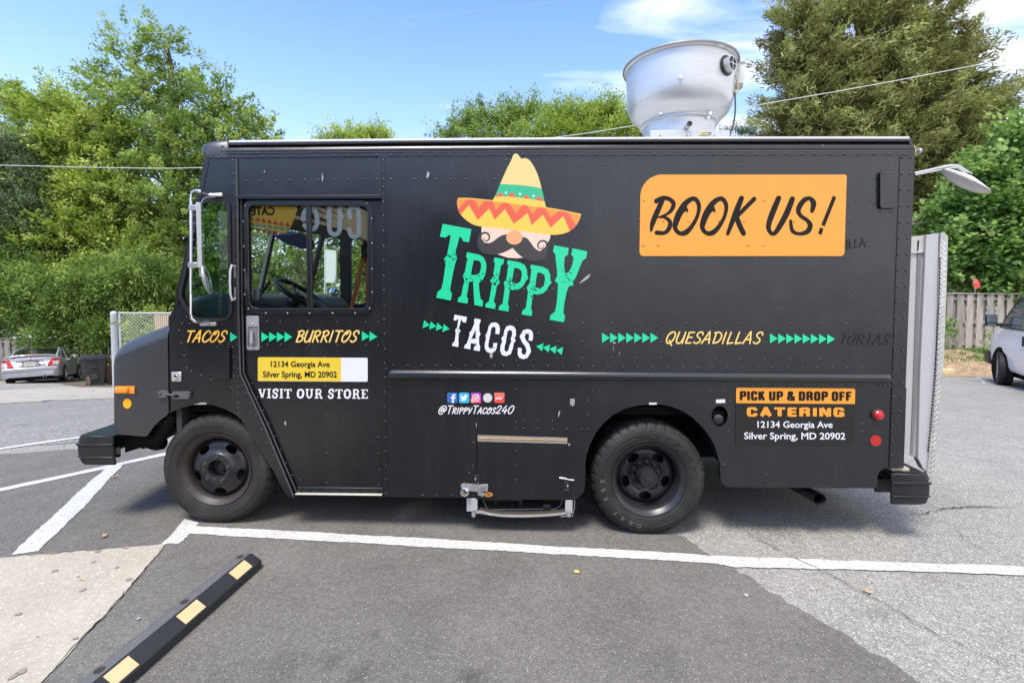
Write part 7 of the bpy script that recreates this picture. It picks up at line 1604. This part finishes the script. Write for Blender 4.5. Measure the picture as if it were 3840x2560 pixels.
for sy in (-.36, .36):
    MB().span((1.45, sy-.22, .5), (1.6, sy+.22, 1.02)).build('seat_back', M_lining, car, bevel=.05, seg=3); MB().box((1.45, sy, 1.08), (.09, .26, .17)).build('headrest', M_lining, car, bevel=.05, seg=3); MB().box((.85, sy*1.0, 1.02), (.09, .26, .12)).build('headrest', M_lining, car, bevel=.04, seg=3)
for x in (.92, 3.52):
    for s_ in (-1, 1):
        MB().lathe([(.001, 0), (.345, 0)], (x, .853*s_, .31), 'Y', 32).build('wheel_arch', M_dark, car)
        car_wheel(car, x, .775*s_, .31, M_alloy, -s_ if False else (1 if s_ < 0 else -1))
CX, CY = -19.98, 19.8
car.location = (CX, CY, g(CX, CY)); car.rotation_euler = (R(-1), R(6), R(90+33)); car.scale = (1.05, 1.05, 1.05)
M_vrim = mat('van_rim', (.55, .55, .55), .5)
van = tag(empty('parked_van', (0, 0, 0)), 'white cargo van parked nose to the mulch bank at the right edge', 'van')
def vsec(x, w, z0, zb_, zr, wr):
    h = [(x, w*.93, z0), (x, w*.985, z0+.10), (x, w, (z0+zb_)/2), (x, w*.99, zb_-.08), (x, w*.975, zb_), (x, (w*.97+wr)/2+.012, (zb_+zr)/2), (x, wr, zr-.10), (x, wr*.93, zr-.03), (x, wr*.6, zr), (x, 0, zr+.01)]
    return h+[(a, -b, c) for a, b, c in reversed(h[:-1])]
rows = [(0, .97, .42, 1.2, 1.95, .82), (.04, .99, .38, 1.2, 2.04, .86), (.4, 1.0, .34, 1.2, 2.08, .87), (2.6, 1.0, .33, 1.2, 2.09, .87), (3.9, 1.0, .33, 1.2, 2.05, .86), (4.1, 1.0, .34, 1.2, 1.98, .84), (4.45, 1.0, .35, 1.2, 1.66, .82), (4.85, .99, .36, 1.19, 1.30, .86), (4.95, .985, .37, 1.16, 1.23, .88), (5.3, .96, .40, 1.08, 1.14, .86), (5.55, .90, .42, .98, 1.03, .8), (5.64, .80, .5, .85, .9, .7)]
V, F = loft([vsec(*r_) for r_ in rows]); MB().add(V, F).build('body', M_vanw, van, smooth=True, angle=40)
M_vmir = mat('van_mirror', (.75, .78, .8), .22, metal=1); M_vgl = mat('van_glass', (.05, .07, .065), .04, spec=1, coat=1)
for s in (1, -1):
    o = 1.0
    P = [(3.48, .962, 1.235), (4.72, .985, 1.245), (4.62, .955, 1.40), (4.36, .915, 1.66), (4.06, .885, 1.90), (3.55, .885, 1.92)]
    MB().add([(x, (y+.022)*s, z) for x, y, z in P], [tuple(range(6))]).build('door_window', M_vgl, van, fix=False)
    mb = MB(); mb.tube([(x, (y+.024)*s, z) for x, y, z in P+P[:1]], .012, 6); mb.build('window_seal', M_gask, van)
    MB().tube([(3.42, 1.003*s, .48), (3.42, 1.004*s, 1.2), (3.42, .975*s, 1.3), (3.46, .905*s, 1.95)], .005, 5).build('door_gap', mat('gap_grey', (.2, .2, .21), .8) if s == 1 else MT['gap_grey'], van)
    mb = MB(); mb.tube([(1.3, .945*s, 1.62), (3.2, .945*s, 1.62), (3.3, .935*s, 1.7), (3.3, .905*s, 1.93), (1.3, .905*s, 1.93)], .006, 5); mb.tube([(1.0, 1.002*s, 1.16), (4.9, 1.0*s, 1.16)], .008, 5); mb.build('body_crease', M_vanw, van)
    MB().box((3.62, 1.012*s, 1.02), (.04, .03, .20)).build('door_handle', M_gask, van, bevel=.01)
    MB().tube([(2.2+.09*math.cos(k*.5236), 1.003*s, .68+.09*math.sin(k*.5236)) for k in range(13)], .003, 4).build('fuel_flap', MT['gap_grey'], van)
    mm = MB().box((4.62, 1.21*s, 1.40), (.10, .21, .26)).build('door_mirror', M_gask, van, bevel=.035, seg=3); MB().box((4.565, 1.21*s, 1.43), (.004, .185, .15)).build('mirror_glass', M_vmir, mm); MB().box((4.565, 1.21*s, 1.31), (.004, .15, .05)).build('mirror_glass', M_vmir, mm); MB().box((4.62, 1.06*s, 1.31), (.06, .18, .07)).build('mirror_arm', M_gask, mm, bevel=.01)
    for x in (.95, 4.72): 
        MB().lathe([(.001, 0), (.42, 0)], (x, .996*s, .40), 'Y', 32).build('wheel_arch', M_dark, van)
        w_ = car_wheel(van, x, (.90)*s, .36, M_vrim, 1 if s < 0 else -1, .26)
        if x > 4: w_.rotation_euler.z = R(-14)
mb = MB(); mb.box((5.55, 0, .52), (.34, 1.9, .30)); mb.build('front_bumper', M_plas, van, bevel=.06, seg=3)
MB().add([(4.12, -.80, 1.93), (4.12, .80, 1.93), (4.83, .84, 1.28), (4.83, -.84, 1.28)], [(0, 1, 2, 3)]).build('windshield', M_vgl, van, fix=False)
MB().span((.2, -.8, .2), (5.4, .8, .36)).build('underside', M_dark, van)
for s in (-.75, .75): MB().tube([(.3, s, 2.09), (3.8, s, 2.06)], .018, 6).build('roof_gutter', M_vanw, van)
VA = R(66); q = Vector((4.72*math.cos(VA)-.98*math.sin(VA), 4.72*math.sin(VA)+.98*math.cos(VA)))
van.location = (11.18-q.x, 11.9-q.y, -.235); van.rotation_euler = (0, 0, VA)
van.location.z = g(11.1, 11.9); van.scale = (1, 1, 1.075)

# ------------------------------------------------------------------ trees
def leaf_mat(name, c0, c1, c2, trans=.35, rough=.55):
    m = bpy.data.materials.new(name); m.use_nodes = True; nt = m.node_tree; nt.nodes.clear(); N = nt.nodes.new; L = nt.links.new
    at_ = N('ShaderNodeAttribute'); at_.attribute_name = 'tint'; r = N('ShaderNodeValToRGB'); e = r.color_ramp.elements
    e[0].position = 0; e[0].color = (*c0, 1); e[1].position = 1; e[1].color = (*c2, 1); k = e.new(.55); k.color = (*c1, 1)
    L(at_.outputs['Fac'], r.inputs[0]); d = N('ShaderNodeBsdfPrincipled'); d.inputs['Roughness'].default_value = rough; d.inputs['Specular IOR Level'].default_value = .35
    t = N('ShaderNodeBsdfTranslucent'); hs = N('ShaderNodeHueSaturation'); hs.inputs['Value'].default_value = 1.3; hs.inputs['Saturation'].default_value = 1.1; L(r.outputs[0], hs.inputs['Color'])
    L(r.outputs[0], d.inputs['Base Color']); L(hs.outputs[0], t.inputs[0]); mx = N('ShaderNodeMixShader'); mx.inputs[0].default_value = trans
    L(d.outputs[0], mx.inputs[1]); L(t.outputs[0], mx.inputs[2]); o = N('ShaderNodeOutputMaterial'); L(mx.outputs[0], o.inputs[0]); return m
M_bark = mat('bark', (.085, .065, .05), .95, noise=.4, nscale=12, bump=.6, bscale=25)
TPL = {'oval': np.array([(-1, 0), (-.15, .5), (1, 0), (-.15, -.5)]),
       'long': np.array([(-1, 0), (-.1, .26), (1, 0), (-.1, -.26)]),
       'needle': np.array([(-1, -.2), (-.8, .25), (1, .10), (.9, -.14)]),
       'maple': np.array([(-.9, 0), (-.5, .45), (-.75, .75), (-.1, .55), (.1, .95), (.35, .45), (1.0, .0), (.35, -.45), (.1, -.95), (-.1, -.55), (-.75, -.75), (-.5, -.45)])}
def leaves(name, P, Dir, size, tpl, tint, m, parent, flat_=.5, sj=.35):
    """P centres, Dir preferred leaf axis"""
    n = len(P); T = TPL[tpl]; k = len(T)
    a = Dir+rng.normal(0, .55, (n, 3)); a /= np.linalg.norm(a, axis=1)[:, None]+1e-9
    u = rng.normal(0, 1, (n, 3)); u[:, 2] += flat_*3; b = np.cross(u, a); b /= np.linalg.norm(b, axis=1)[:, None]+1e-9
    s = size*(1+rng.uniform(-sj, sj, n))
    V = P[:, None, :]+(a[:, None, :]*T[None, :, 0:1]+b[:, None, :]*T[None, :, 1:2])*(s/2)[:, None, None]
    nn = np.cross(a, b); V += nn[:, None, :]*((np.abs(T[:, 1])*.25)[None, :, None]*s[:, None, None]*.5)
    me = bpy.data.meshes.new(name); me.vertices.add(n*k); me.vertices.foreach_set('co', V.reshape(-1).astype(np.float32))
    me.loops.add(n*k); me.loops.foreach_set('vertex_index', np.arange(n*k, dtype=np.int32))
    me.polygons.add(n); me.polygons.foreach_set('loop_start', np.arange(0, n*k, k, dtype=np.int32)); me.polygons.foreach_set('loop_total', np.full(n, k, np.int32))
    at_ = me.attributes.new('tint', 'FLOAT', 'FACE'); at_.data.foreach_set('value', np.clip(tint, 0, 1).astype(np.float32))
    me.materials.append(m); me.update(calc_edges=True)
    return link(bpy.data.objects.new(name, me), parent)
K = 1.6327
def blob(px, py, rx, ry, D, w=1., dy=.9):
    c = at(px*K, py*K, D); s = K/FPX*D; return (np.array(c), np.array((rx*s, rx*s*dy, ry*s)), w)
def tree(name, label, cat, base, blobs, ncl, per, size, tpl, m, clr=.32, seed=0, droop=0., trunk_r=.2, up=.0, hollow=.35, wisp=.0, tintv=.25, group=None, limbs=5, flat_=.5, stretch=1.6, tint0=.5, bark=None):
    global rng
    rng = np.random.default_rng(seed); rr = random.Random(seed)
    root = tag(empty(name, base), label, cat, group); B = Vector(base)
    vol = np.array([r[0]*r[2]*w for c, r, w in blobs]); pr = vol/vol.sum()
    idx = rng.choice(len(blobs), ncl, p=pr)
    d = rng.normal(0, 1, (ncl, 3)); d /= np.linalg.norm(d, axis=1)[:, None]
    rad_ = (hollow**2+(1-hollow**2)*rng.random(ncl))**.5*(1+rng.normal(0, .07, ncl)); rad_ = np.where(rng.random(ncl) < wisp, rad_*rng.uniform(1., 1.25, ncl), rad_)
    C = np.array([blobs[i][0] for i in idx]); Rr_ = np.array([blobs[i][1] for i in idx]); C = C+d*Rr_*rad_[:, None]
    # twig axis: outward from the blob, a little up or drooping
    ax_ = d*np.array((1, 1, .6))+np.array((0, 0, up-droop)); ax_ /= np.linalg.norm(ax_, axis=1)[:, None]
    cs = clr*rng.uniform(.6, 1.5, ncl)
    n = ncl*per; ci = np.repeat(np.arange(ncl), per)
    t = rng.uniform(-1, 1, n)*stretch; off = rng.normal(0, .42, (n, 3))*(1.15-.35*np.abs(t)/stretch)[:, None]
    P = C[ci]+(ax_[ci]*t[:, None]+off)*cs[ci][:, None]
    if droop: P[:, 2] -= droop*.35*(np.abs(t)**1.5)*cs[ci]
    hh = (C[:, 2]-C[:, 2].min())/(np.ptp(C[:, 2])+1e-6)
    tint = tint0+rng.normal(0, tintv, ncl)[ci]+rng.normal(0, .12, n)
    leaves('crown', P-np.array(base), ax_[ci], size, tpl, tint, m, root, flat_)
    mb = MB(); top = max(blobs, key=lambda b: b[0][2])[0]; ctr = np.mean([b[0] for b in blobs], axis=0)
    zlow = min(b[0][2] for b in blobs)
    fork = Vector((B.x*.6+ctr[0]*.4, B.y*.6+ctr[1]*.4, B.z+(max(b[0][2] for b in blobs)-B.z)*.22)) if limbs else Vector(top)
    tp = Vector(top); mid = fork.lerp(tp, .5)+Vector((rr.uniform(-.4, .4), rr.uniform(-.3, .3), 0))
    mb.tube([tuple(q-B) for q in (B-Vector((0, 0, .3)), B.lerp(fork, .5)+Vector((rr.uniform(-.1, .1), 0, 0)), fork, mid, tp)], [trunk_r*1.15, trunk_r*.9, trunk_r*.75, trunk_r*.4, .02], 8)
    for i, (c, r, w) in enumerate(blobs):
        c = Vector(c); t_ = min(.9, max(.05, (c.z-fork.z)/(tp.z-fork.z+1e-6)*.55)); s = fork.lerp(tp, t_) if c.z > fork.z else B.lerp(fork, .8)
        m_ = s.lerp(c, .55)+Vector((rr.uniform(-.3, .3), rr.uniform(-.3, .3), rr.uniform(.0, .5)))
        mb.tube([tuple(q-B) for q in (s, m_, c)], [trunk_r*.38, trunk_r*.24, trunk_r*.12], 6)
        js = [j for j in range(ncl) if idx[j] == i][:max(4, int(10*w))]
        for j in js:
            e = Vector(C[j]); s2 = m_.lerp(c, rr.uniform(.2, 1)); mm_ = s2.lerp(e, .5)+Vector((rr.uniform(-.2, .2), 0, rr.uniform(-.1, .25)))
            mb.tube([tuple(q-B) for q in (s2, mm_, e)], [trunk_r*.14, trunk_r*.08, .012], 5, cap=False)
    mb.build('trunk', bark or M_bark, root, smooth=True, fix=False)
    return root
L_mid = leaf_mat('leaf_mid', (.13, .20, .045), (.25, .345, .085), (.47, .56, .20), .42); L_top = leaf_mat('leaf_sparse', (.065, .105, .025), (.115, .17, .035), (.19, .26, .06), .4)
L_low = leaf_mat('leaf_low', (.08, .14, .03), (.20, .30, .065), (.46, .56, .17), .4)
L_yel = leaf_mat('leaf_yellow_green', (.18, .26, .045), (.33, .42, .085), (.55, .62, .20), .4); L_drk = leaf_mat('leaf_dark', (.04, .07, .02), (.09, .13, .035), (.18, .24, .07), .3)
L_jun = leaf_mat('juniper_spray', (.155, .14, .05), (.26, .275, .085), (.45, .50, .19), .225, .7); L_map = leaf_mat('maple_leaf', (.06, .13, .035), (.17, .30, .07), (.40, .52, .20), .4, .45); L_con = leaf_mat('conifer_needles', (.08, .12, .06), (.16, .22, .11), (.26, .34, .16), .2, .7)
def G0_(px, D): c = at(px*K, 1300, D); return (c.x, D, g(c.x, D)-.1)
D1 = 28.5
tree('broadleaf_tree', 'tall open-crowned green tree behind the fence, highest of those left of the truck', 'tree', G0_(430, D1),
     [blob(300, 120, 75, 75, D1, .42), blob(385, 100, 60, 65, D1, .42), blob(250, 190, 65, 60, D1, .6), blob(400, 190, 80, 60, D1, .6), blob(320, 230, 120, 60, D1, .8), blob(500, 225, 75, 60, D1, .7), blob(560, 290, 75, 45, D1, .8), blob(440, 270, 110, 70, D1, .9), blob(330, 330, 130, 80, D1, 1.1), blob(480, 350, 120, 80, D1, 1.1), blob(610, 310, 50, 35, D1, .7), blob(400, 440, 150, 100, D1, 1.2), blob(460, 560, 130, 100, D1, 1.2), blob(350, 640, 140, 100, D1, 1.2), blob(470, 680, 110, 90, D1, 1.2)],
     1550, 62, .19, 'oval', L_mid, clr=.28, seed=21, wisp=.14, trunk_r=.30, up=.25, tint0=.5)
D2 = 27.5
tree('broadleaf_tree', 'bright yellow-green bushy tree at far left behind the silver coupe', 'tree', G0_(150, D2),
     [blob(20, 215, 35, 40, D2, .5), blob(70, 235, 70, 45, D2, .7), blob(150, 250, 80, 50, D2, .8), blob(230, 300, 80, 60, D2, 1.), blob(100, 310, 100, 70, D2, 1.1), blob(190, 380, 120, 80, D2, 1.2), blob(60, 400, 90, 80, D2, 1.1), blob(130, 470, 120, 90, D2, 1.2), blob(260, 470, 110, 90, D2, 1.2), blob(170, 570, 130, 90, D2-1, 1.2), blob(290, 590, 100, 80, D2-1, 1.1)],
     1350, 66, .19, 'oval', L_yel, clr=.33, seed=22, wisp=.08, trunk_r=.26, up=.1, tint0=.42, tintv=.28)
D3 = 24.2
tree('willow_oak', 'low drooping green foliage hanging over the fence above the coupe', 'tree', G0_(40, 26.3),
     [blob(40, 650, 90, 70, D3, 1), blob(130, 670, 100, 70, D3, 1.1), blob(230, 660, 90, 75, D3, 1.1), blob(320, 640, 90, 70, D3, 1), blob(60, 730, 70, 45, D3, .9), blob(160, 745, 90, 42, D3, 1), blob(250, 760, 50, 50, D3-.6, 1), blob(20, 560, 70, 70, D3+.6, 1), blob(210, 790, 45, 30, D3-.6, .5), blob(140, 790, 55, 18, D3-.5, .5)],
     1150, 76, .18, 'long', L_low, clr=.36, seed=23, droop=.35, trunk_r=.16, tint0=.32, tintv=.28)
tree('conifer', 'dark blue-green conifer at the far left edge behind the yellow-green tree', 'tree', G0_(-30, 26),
     [blob(5, 340, 40, 50, 25.2, .8), blob(20, 420, 50, 60, 25.2, 1), blob(40, 490, 60, 55, 25.2, 1), blob(25, 570, 70, 60, 25.4, 1), blob(-40, 450, 70, 140, 25.6, 1)],
     620, 110, .17, 'needle', L_con, clr=.42, seed=24, trunk_r=.2, tint0=.45)
# dark mass of woods filling in low down behind
rng = np.random.default_rng(5)
tree('dense_thicket', 'dark thicket of undergrowth behind the left trees, seen through their gaps', 'tree', G0_(300, 31.5),
     [blob(x, y, 120, 95, 31.5, 1) for x, y in [(-60, 560), (80, 480), (80, 640), (220, 560), (220, 700), (360, 560), (360, 720), (480, 640), (500, 740), (600, 700), (-40, 720)]],
     1000, 60, .30, 'oval', L_drk, clr=.6, seed=25, trunk_r=.2, tint0=.5)
tree('shrub', 'leafy shrub behind the chain-link gate', 'shrub', G0_(330, 17.5), [blob(325, 745, 38, 32, 17.5, 1), blob(385, 745, 50, 32, 17.5, 1), blob(360, 790, 60, 32, 17.5, 1)], 200, 60, .10, 'oval', L_yel, clr=.25, seed=26, trunk_r=.05, tint0=.3)
for i, (nm, lb, bl_, D, mt_, nc, tn) in enumerate([
    ('treetop', 'low rounded yellow-green treetop just above the truck roof, above its door', [(750, 322, 30, 12), (800, 312, 45, 18), (850, 308, 40, 20), (880, 318, 30, 12)], 34, L_yel, 260, .75),
    ('treetop', 'open-branched green treetop above the roof, right of the sombrero', [(1030, 305, 40, 18), (1075, 285, 40, 28), (1120, 262, 50, 32), (1170, 270, 40, 36), (1215, 255, 45, 32), (1270, 265, 35, 28), (1130, 310, 90, 22)], 33, L_mid, 430, .55),
    ('treetop', 'bushy bright yellow-green treetop left of the roof fan', [(1240, 300, 45, 25), (1300, 275, 40, 36), (1350, 268, 40, 34), (1395, 262, 40, 38), (1440, 285, 45, 32), (1480, 300, 30, 22), (1350, 310, 120, 25)], 31, L_yel, 620, .45)]):
    tree(nm, lb, 'tree', G0_(bl_[len(bl_)//2][0], D), [blob(*b, D) for b in bl_]+[blob(bl_[len(bl_)//2][0], 400, 100, 80, D, .3)], nc, 60, .155, 'oval', mt_, clr=.36, seed=30+i, trunk_r=.16, up=.3, wisp=.08, tint0=tn-.1)
tree('broadleaf_tree', 'green tree behind the truck cab, seen through its windows', 'tree', G0_(740, 30), [blob(*b, 30) for b in [(620, 430, 100, 80), (730, 460, 120, 90), (680, 570, 160, 100), (840, 560, 130, 110), (900, 450, 90, 80), (760, 680, 200, 90), (600, 700, 120, 80)]], 1000, 60, .2, 'oval', L_mid, clr=.42, seed=50, trunk_r=.2)
tree('dense_thicket', 'dense green woods standing behind the truck body', 'tree', G0_(1300, 31), [blob(x, y, 150, 110, 31, 1) for x, y in [(980, 480), (1150, 460), (1320, 470), (1500, 480), (1680, 480), (1850, 500), (1000, 640), (1200, 640), (1400, 640), (1600, 640), (1800, 640), (2000, 600)]], 900, 60, .30, 'oval', L_low, clr=.6, seed=51, trunk_r=.2)
D4 = 23
jb = [blob(x, y, rx, ry, D4, w) for x, y, rx, ry, w in [(1850, 60, 85, 70, .8), (1950, -10, 90, 60, .8), (2060, -20, 90, 60, .9), (1800, 130, 50, 60, .7), (1880, 150, 100, 70, 1), (1990, 90, 110, 80, 1), (2110, 70, 90, 75, .9), (1840, 240, 90, 60, 1), (1960, 220, 110, 80, 1.1), (2080, 180, 110, 80, 1.1), (2190, 140, 70, 80, .8), (1800, 300, 70, 40, .9), (1900, 300, 100, 60, 1), (2040, 300, 120, 80, 1.1), (2170, 250, 100, 80, 1), (2260, 230, 60, 70, .6), (2150, 350, 110, 80, 1), (2270, 320, 70, 60, .7), (2140, 440, 70, 80, 1), (2230, 420, 80, 70, .8), (2150, 540, 60, 60, .8), (1960, 400, 150, 80, .5)]]
tree('juniper_tree', 'huge brownish-green juniper rising over the rear of the truck', 'tree', G0_(2060, D4), jb, 1400, 150, .20, 'needle', L_jun, clr=.33, seed=41, trunk_r=.32, hollow=.5, up=.25, wisp=.12, tint0=.45, tintv=.3, stretch=1.9, flat_=.2)
tree('conifer', 'small dark green conifer tip just right of the roof fan', 'tree', G0_(1720, 30), [blob(1705, 300, 22, 14, 30, 1), blob(1660, 306, 24, 8, 30, 1), blob(1730, 296, 14, 20, 30, .8), blob(1700, 380, 60, 50, 30, .4)], 110, 60, .13, 'needle', L_con, clr=.28, seed=42, trunk_r=.1, up=.4)
D5 = 16.9
tree('maple_tree', 'green broad-leaved maple hanging over the fence behind the white van', 'tree', G0_(2330, 18.2),
     [blob(x, y, rx, ry, D5, w) for x, y, rx, ry, w in [(2350, 300, 40, 35, .8), (2330, 360, 60, 50, 1), (2260, 400, 50, 45, .8), (2370, 430, 60, 60, 1), (2230, 455, 55, 40, 1), (2300, 480, 80, 60, 1.1), (2200, 510, 60, 50, 1), (2280, 560, 90, 60, 1.2), (2190, 580, 55, 50, 1), (2340, 610, 70, 50, 1), (2240, 630, 75, 42, 1), (2310, 655, 60, 32, .9), (2180, 640, 30, 30, .7), (2400, 560, 60, 90, 1)]],
     640, 42, .17, 'maple', L_map, clr=.30, seed=43, trunk_r=.17, tint0=.5, tintv=.28, flat_=.9)
tree('dense_thicket', 'dark backing trees behind the maple, right of the juniper', 'tree', G0_(2330, 26), [blob(x, y, 80, 80, 25.5, 1) for x, y in [(2230, 470), (2330, 420), (2400, 520), (2180, 600), (2300, 600), (2400, 660), (2140, 690)]], 420, 60, .22, 'oval', L_drk, clr=.5, seed=44, trunk_r=.15)
# ivy on the right fence
rng = np.random.default_rng(9); iv = []
for (x, y, n) in [(322, 640, 60), (335, 740, 60), (420, 660, 40), (430, 790, 50), (395, 715, 30), (325, 900, 30), (825, 790, 20), (820, 910, 30)]:
    c = np.array(at(*zV(x, y), 15.55)); iv.append(c+rng.normal(0, 1, (n, 3))*np.array((.09, .03, .10)))
iv = np.concatenate(iv); tag(leaves('ivy', iv, np.tile(np.array((0, 0, -1.)), (len(iv), 1)), .07, 'maple', rng.uniform(.2, .9, len(iv)), L_map, None), 'creeper leaves climbing the fence just right of the truck', 'creeper', kind='stuff')
# house glimpsed behind the right-hand fence
hs_ = tag(empty('house', (24, 31, g(24, 31))), 'pale clapboard house barely seen behind the maple', 'house'); M_sid = mat('pale_siding', (.55, .53, .49), .8)
hw = 9.; hz = 5.0; zb_h = 0
MB().span((-hw/2-3, .05, -.5), (hw/2+3, 7, hz)).build('wall', M_sid, hs_)
bd = MB().box((0, 0, 0), (hw+6, .03, .16), Matrix.Rotation(R(8), 3, 'X')).build('siding_board', M_sid, hs_); bd.location = (0, .04, .1)
for k in range(1, 30): o = bd.copy(); COL.objects.link(o); o.parent = hs_; o.location = (0, .04, .1+k*.165)
MB().prism([(-hw/2-3.4, hz), (0, hz+2.6), (hw/2+3.4, hz)], -.4, 7.4).build('roof', mat('roof_shingle', (.10, .095, .09), .9, noise=.3), hs_)
MB().span((-3, -.03, 1.4), (-1.8, .06, 2.9)).build('window', M_vgl, hs_); MB().span((1.2, -.03, 1.4), (2.4, .06, 2.9)).build('window', M_vgl, hs_)
# small red thing over the fence
c = at(*zV(680, 200), 16.25); fl_ = tag(empty('red_pennant', (c.x, c.y, g(c.x, c.y))), 'small coral red cloth hanging on a pole over the fence', 'pennant')
MB().tube([(0, 0, 0), (0, 0, c.z-g(c.x, c.y)+.16)], .015, 6).build('pole', M_board, fl_)
rf = random.Random(2); z0 = c.z-g(c.x, c.y); P = [(-.05, .16), (.05, .15), (.08, .02), (.13, -.10), (.03, -.17), (-.04, -.13), (-.09, .0)]
MB().add([(x, rf.uniform(-.03, .03)-.03, z0+z) for x, z in P]+[(x, .0, z0+z) for x, z in P], [tuple(range(7)), tuple(range(13, 6, -1))]+[(k, (k+1) % 7, 7+(k+1) % 7, 7+k) for k in range(7)]).build('cloth', mat('coral_cloth', (.75, .10, .09), .8), fl_)
# ------------------------------------------------------------------ overhead wires
M_wire = mat('cable_grey', (.5, .5, .5), .6); M_wire2 = mat('cable_pale', (.60, .60, .58), .6)
def wire(P, D0, D1_, r, m, label, sag=0):
    pts = []
    for i, (x, y) in enumerate(P):
        t = i/(len(P)-1); pts.append(tuple(at(x, y, D0+(D1_-D0)*t)))
    pts = catmull(pts, 6); o = MB().tube(pts, r, 6).build('overhead_wire', m, None, smooth=True); return tag(o, label, 'wire', 'overhead wires crossing the sky')
z1_ = zf(0, 0, 2.45)
wire([(-600, 617), (0, 620), (400, 629), (770, 628), (1400, 590), (2086, 515), (2385, 470), (2725, 416), (2880, 388), (3300, 314), (3840, 209), (4400, 90)], 13, 11, .0085, M_wire2, 'pale cable passing behind the truck and in front of the juniper, lowest of the wires')
wire([(-500, 124), (0, 121), (500, 125), (960, 110), (1500, 70), (1920, 26), (2150, 0), (2600, -60)], 22, 20, .0065, M_wire, 'thin wire crossing the treetop, third from the top')
wire([(-500, 66), (0, 61), (400, 56), (960, 29), (1400, 0), (1800, -40)], 22, 20, .005, M_wire, 'thin wire near the top left, second from the top')
wire([(-500, 30), (0, 22), (300, 12), (570, 0), (900, -20)], 22, 20, .005, M_wire, 'thin wire cutting the top left corner, topmost')

# ------------------------------------------------------------------ the store the truck faces (behind the camera, mirrored in its glass and paint)
st = tag(empty('storefront', (0, 0, 0)), 'low brown brick store with a dark canopy facing the truck across the lot', 'building')
M_brick = mat('brown_brick', (.16, .11, .085), .9, noise=.2, nscale=5, bump=.3, bscale=20); M_can = mat('canopy_wood', (.26, .19, .12), .7, noise=.15)
yb_ = -8.0
MB().span((-24, yb_-8, -.5), (.5, yb_, 4.6)).build('wall', M_brick, st)
MB().span((-24.2, yb_-8.2, 4.6), (.7, yb_+.2, 4.9)).build('parapet', mat('parapet', (.10, .10, .10), .8), st)
MB().span((-22, yb_, 2.95), (-.5, yb_+1.6, 3.1)).build('canopy', M_can, st)
for k in range(6): x = -21+k*3.6; w_ = MB().span((x, yb_+.005, .5), (x+2.6, yb_+.03, 2.6)).build('shop_window', M_vgl, st); MB().span((x-.06, yb_, .42), (x+2.66, yb_+.06, .5)).build('sill', M_can, w_)
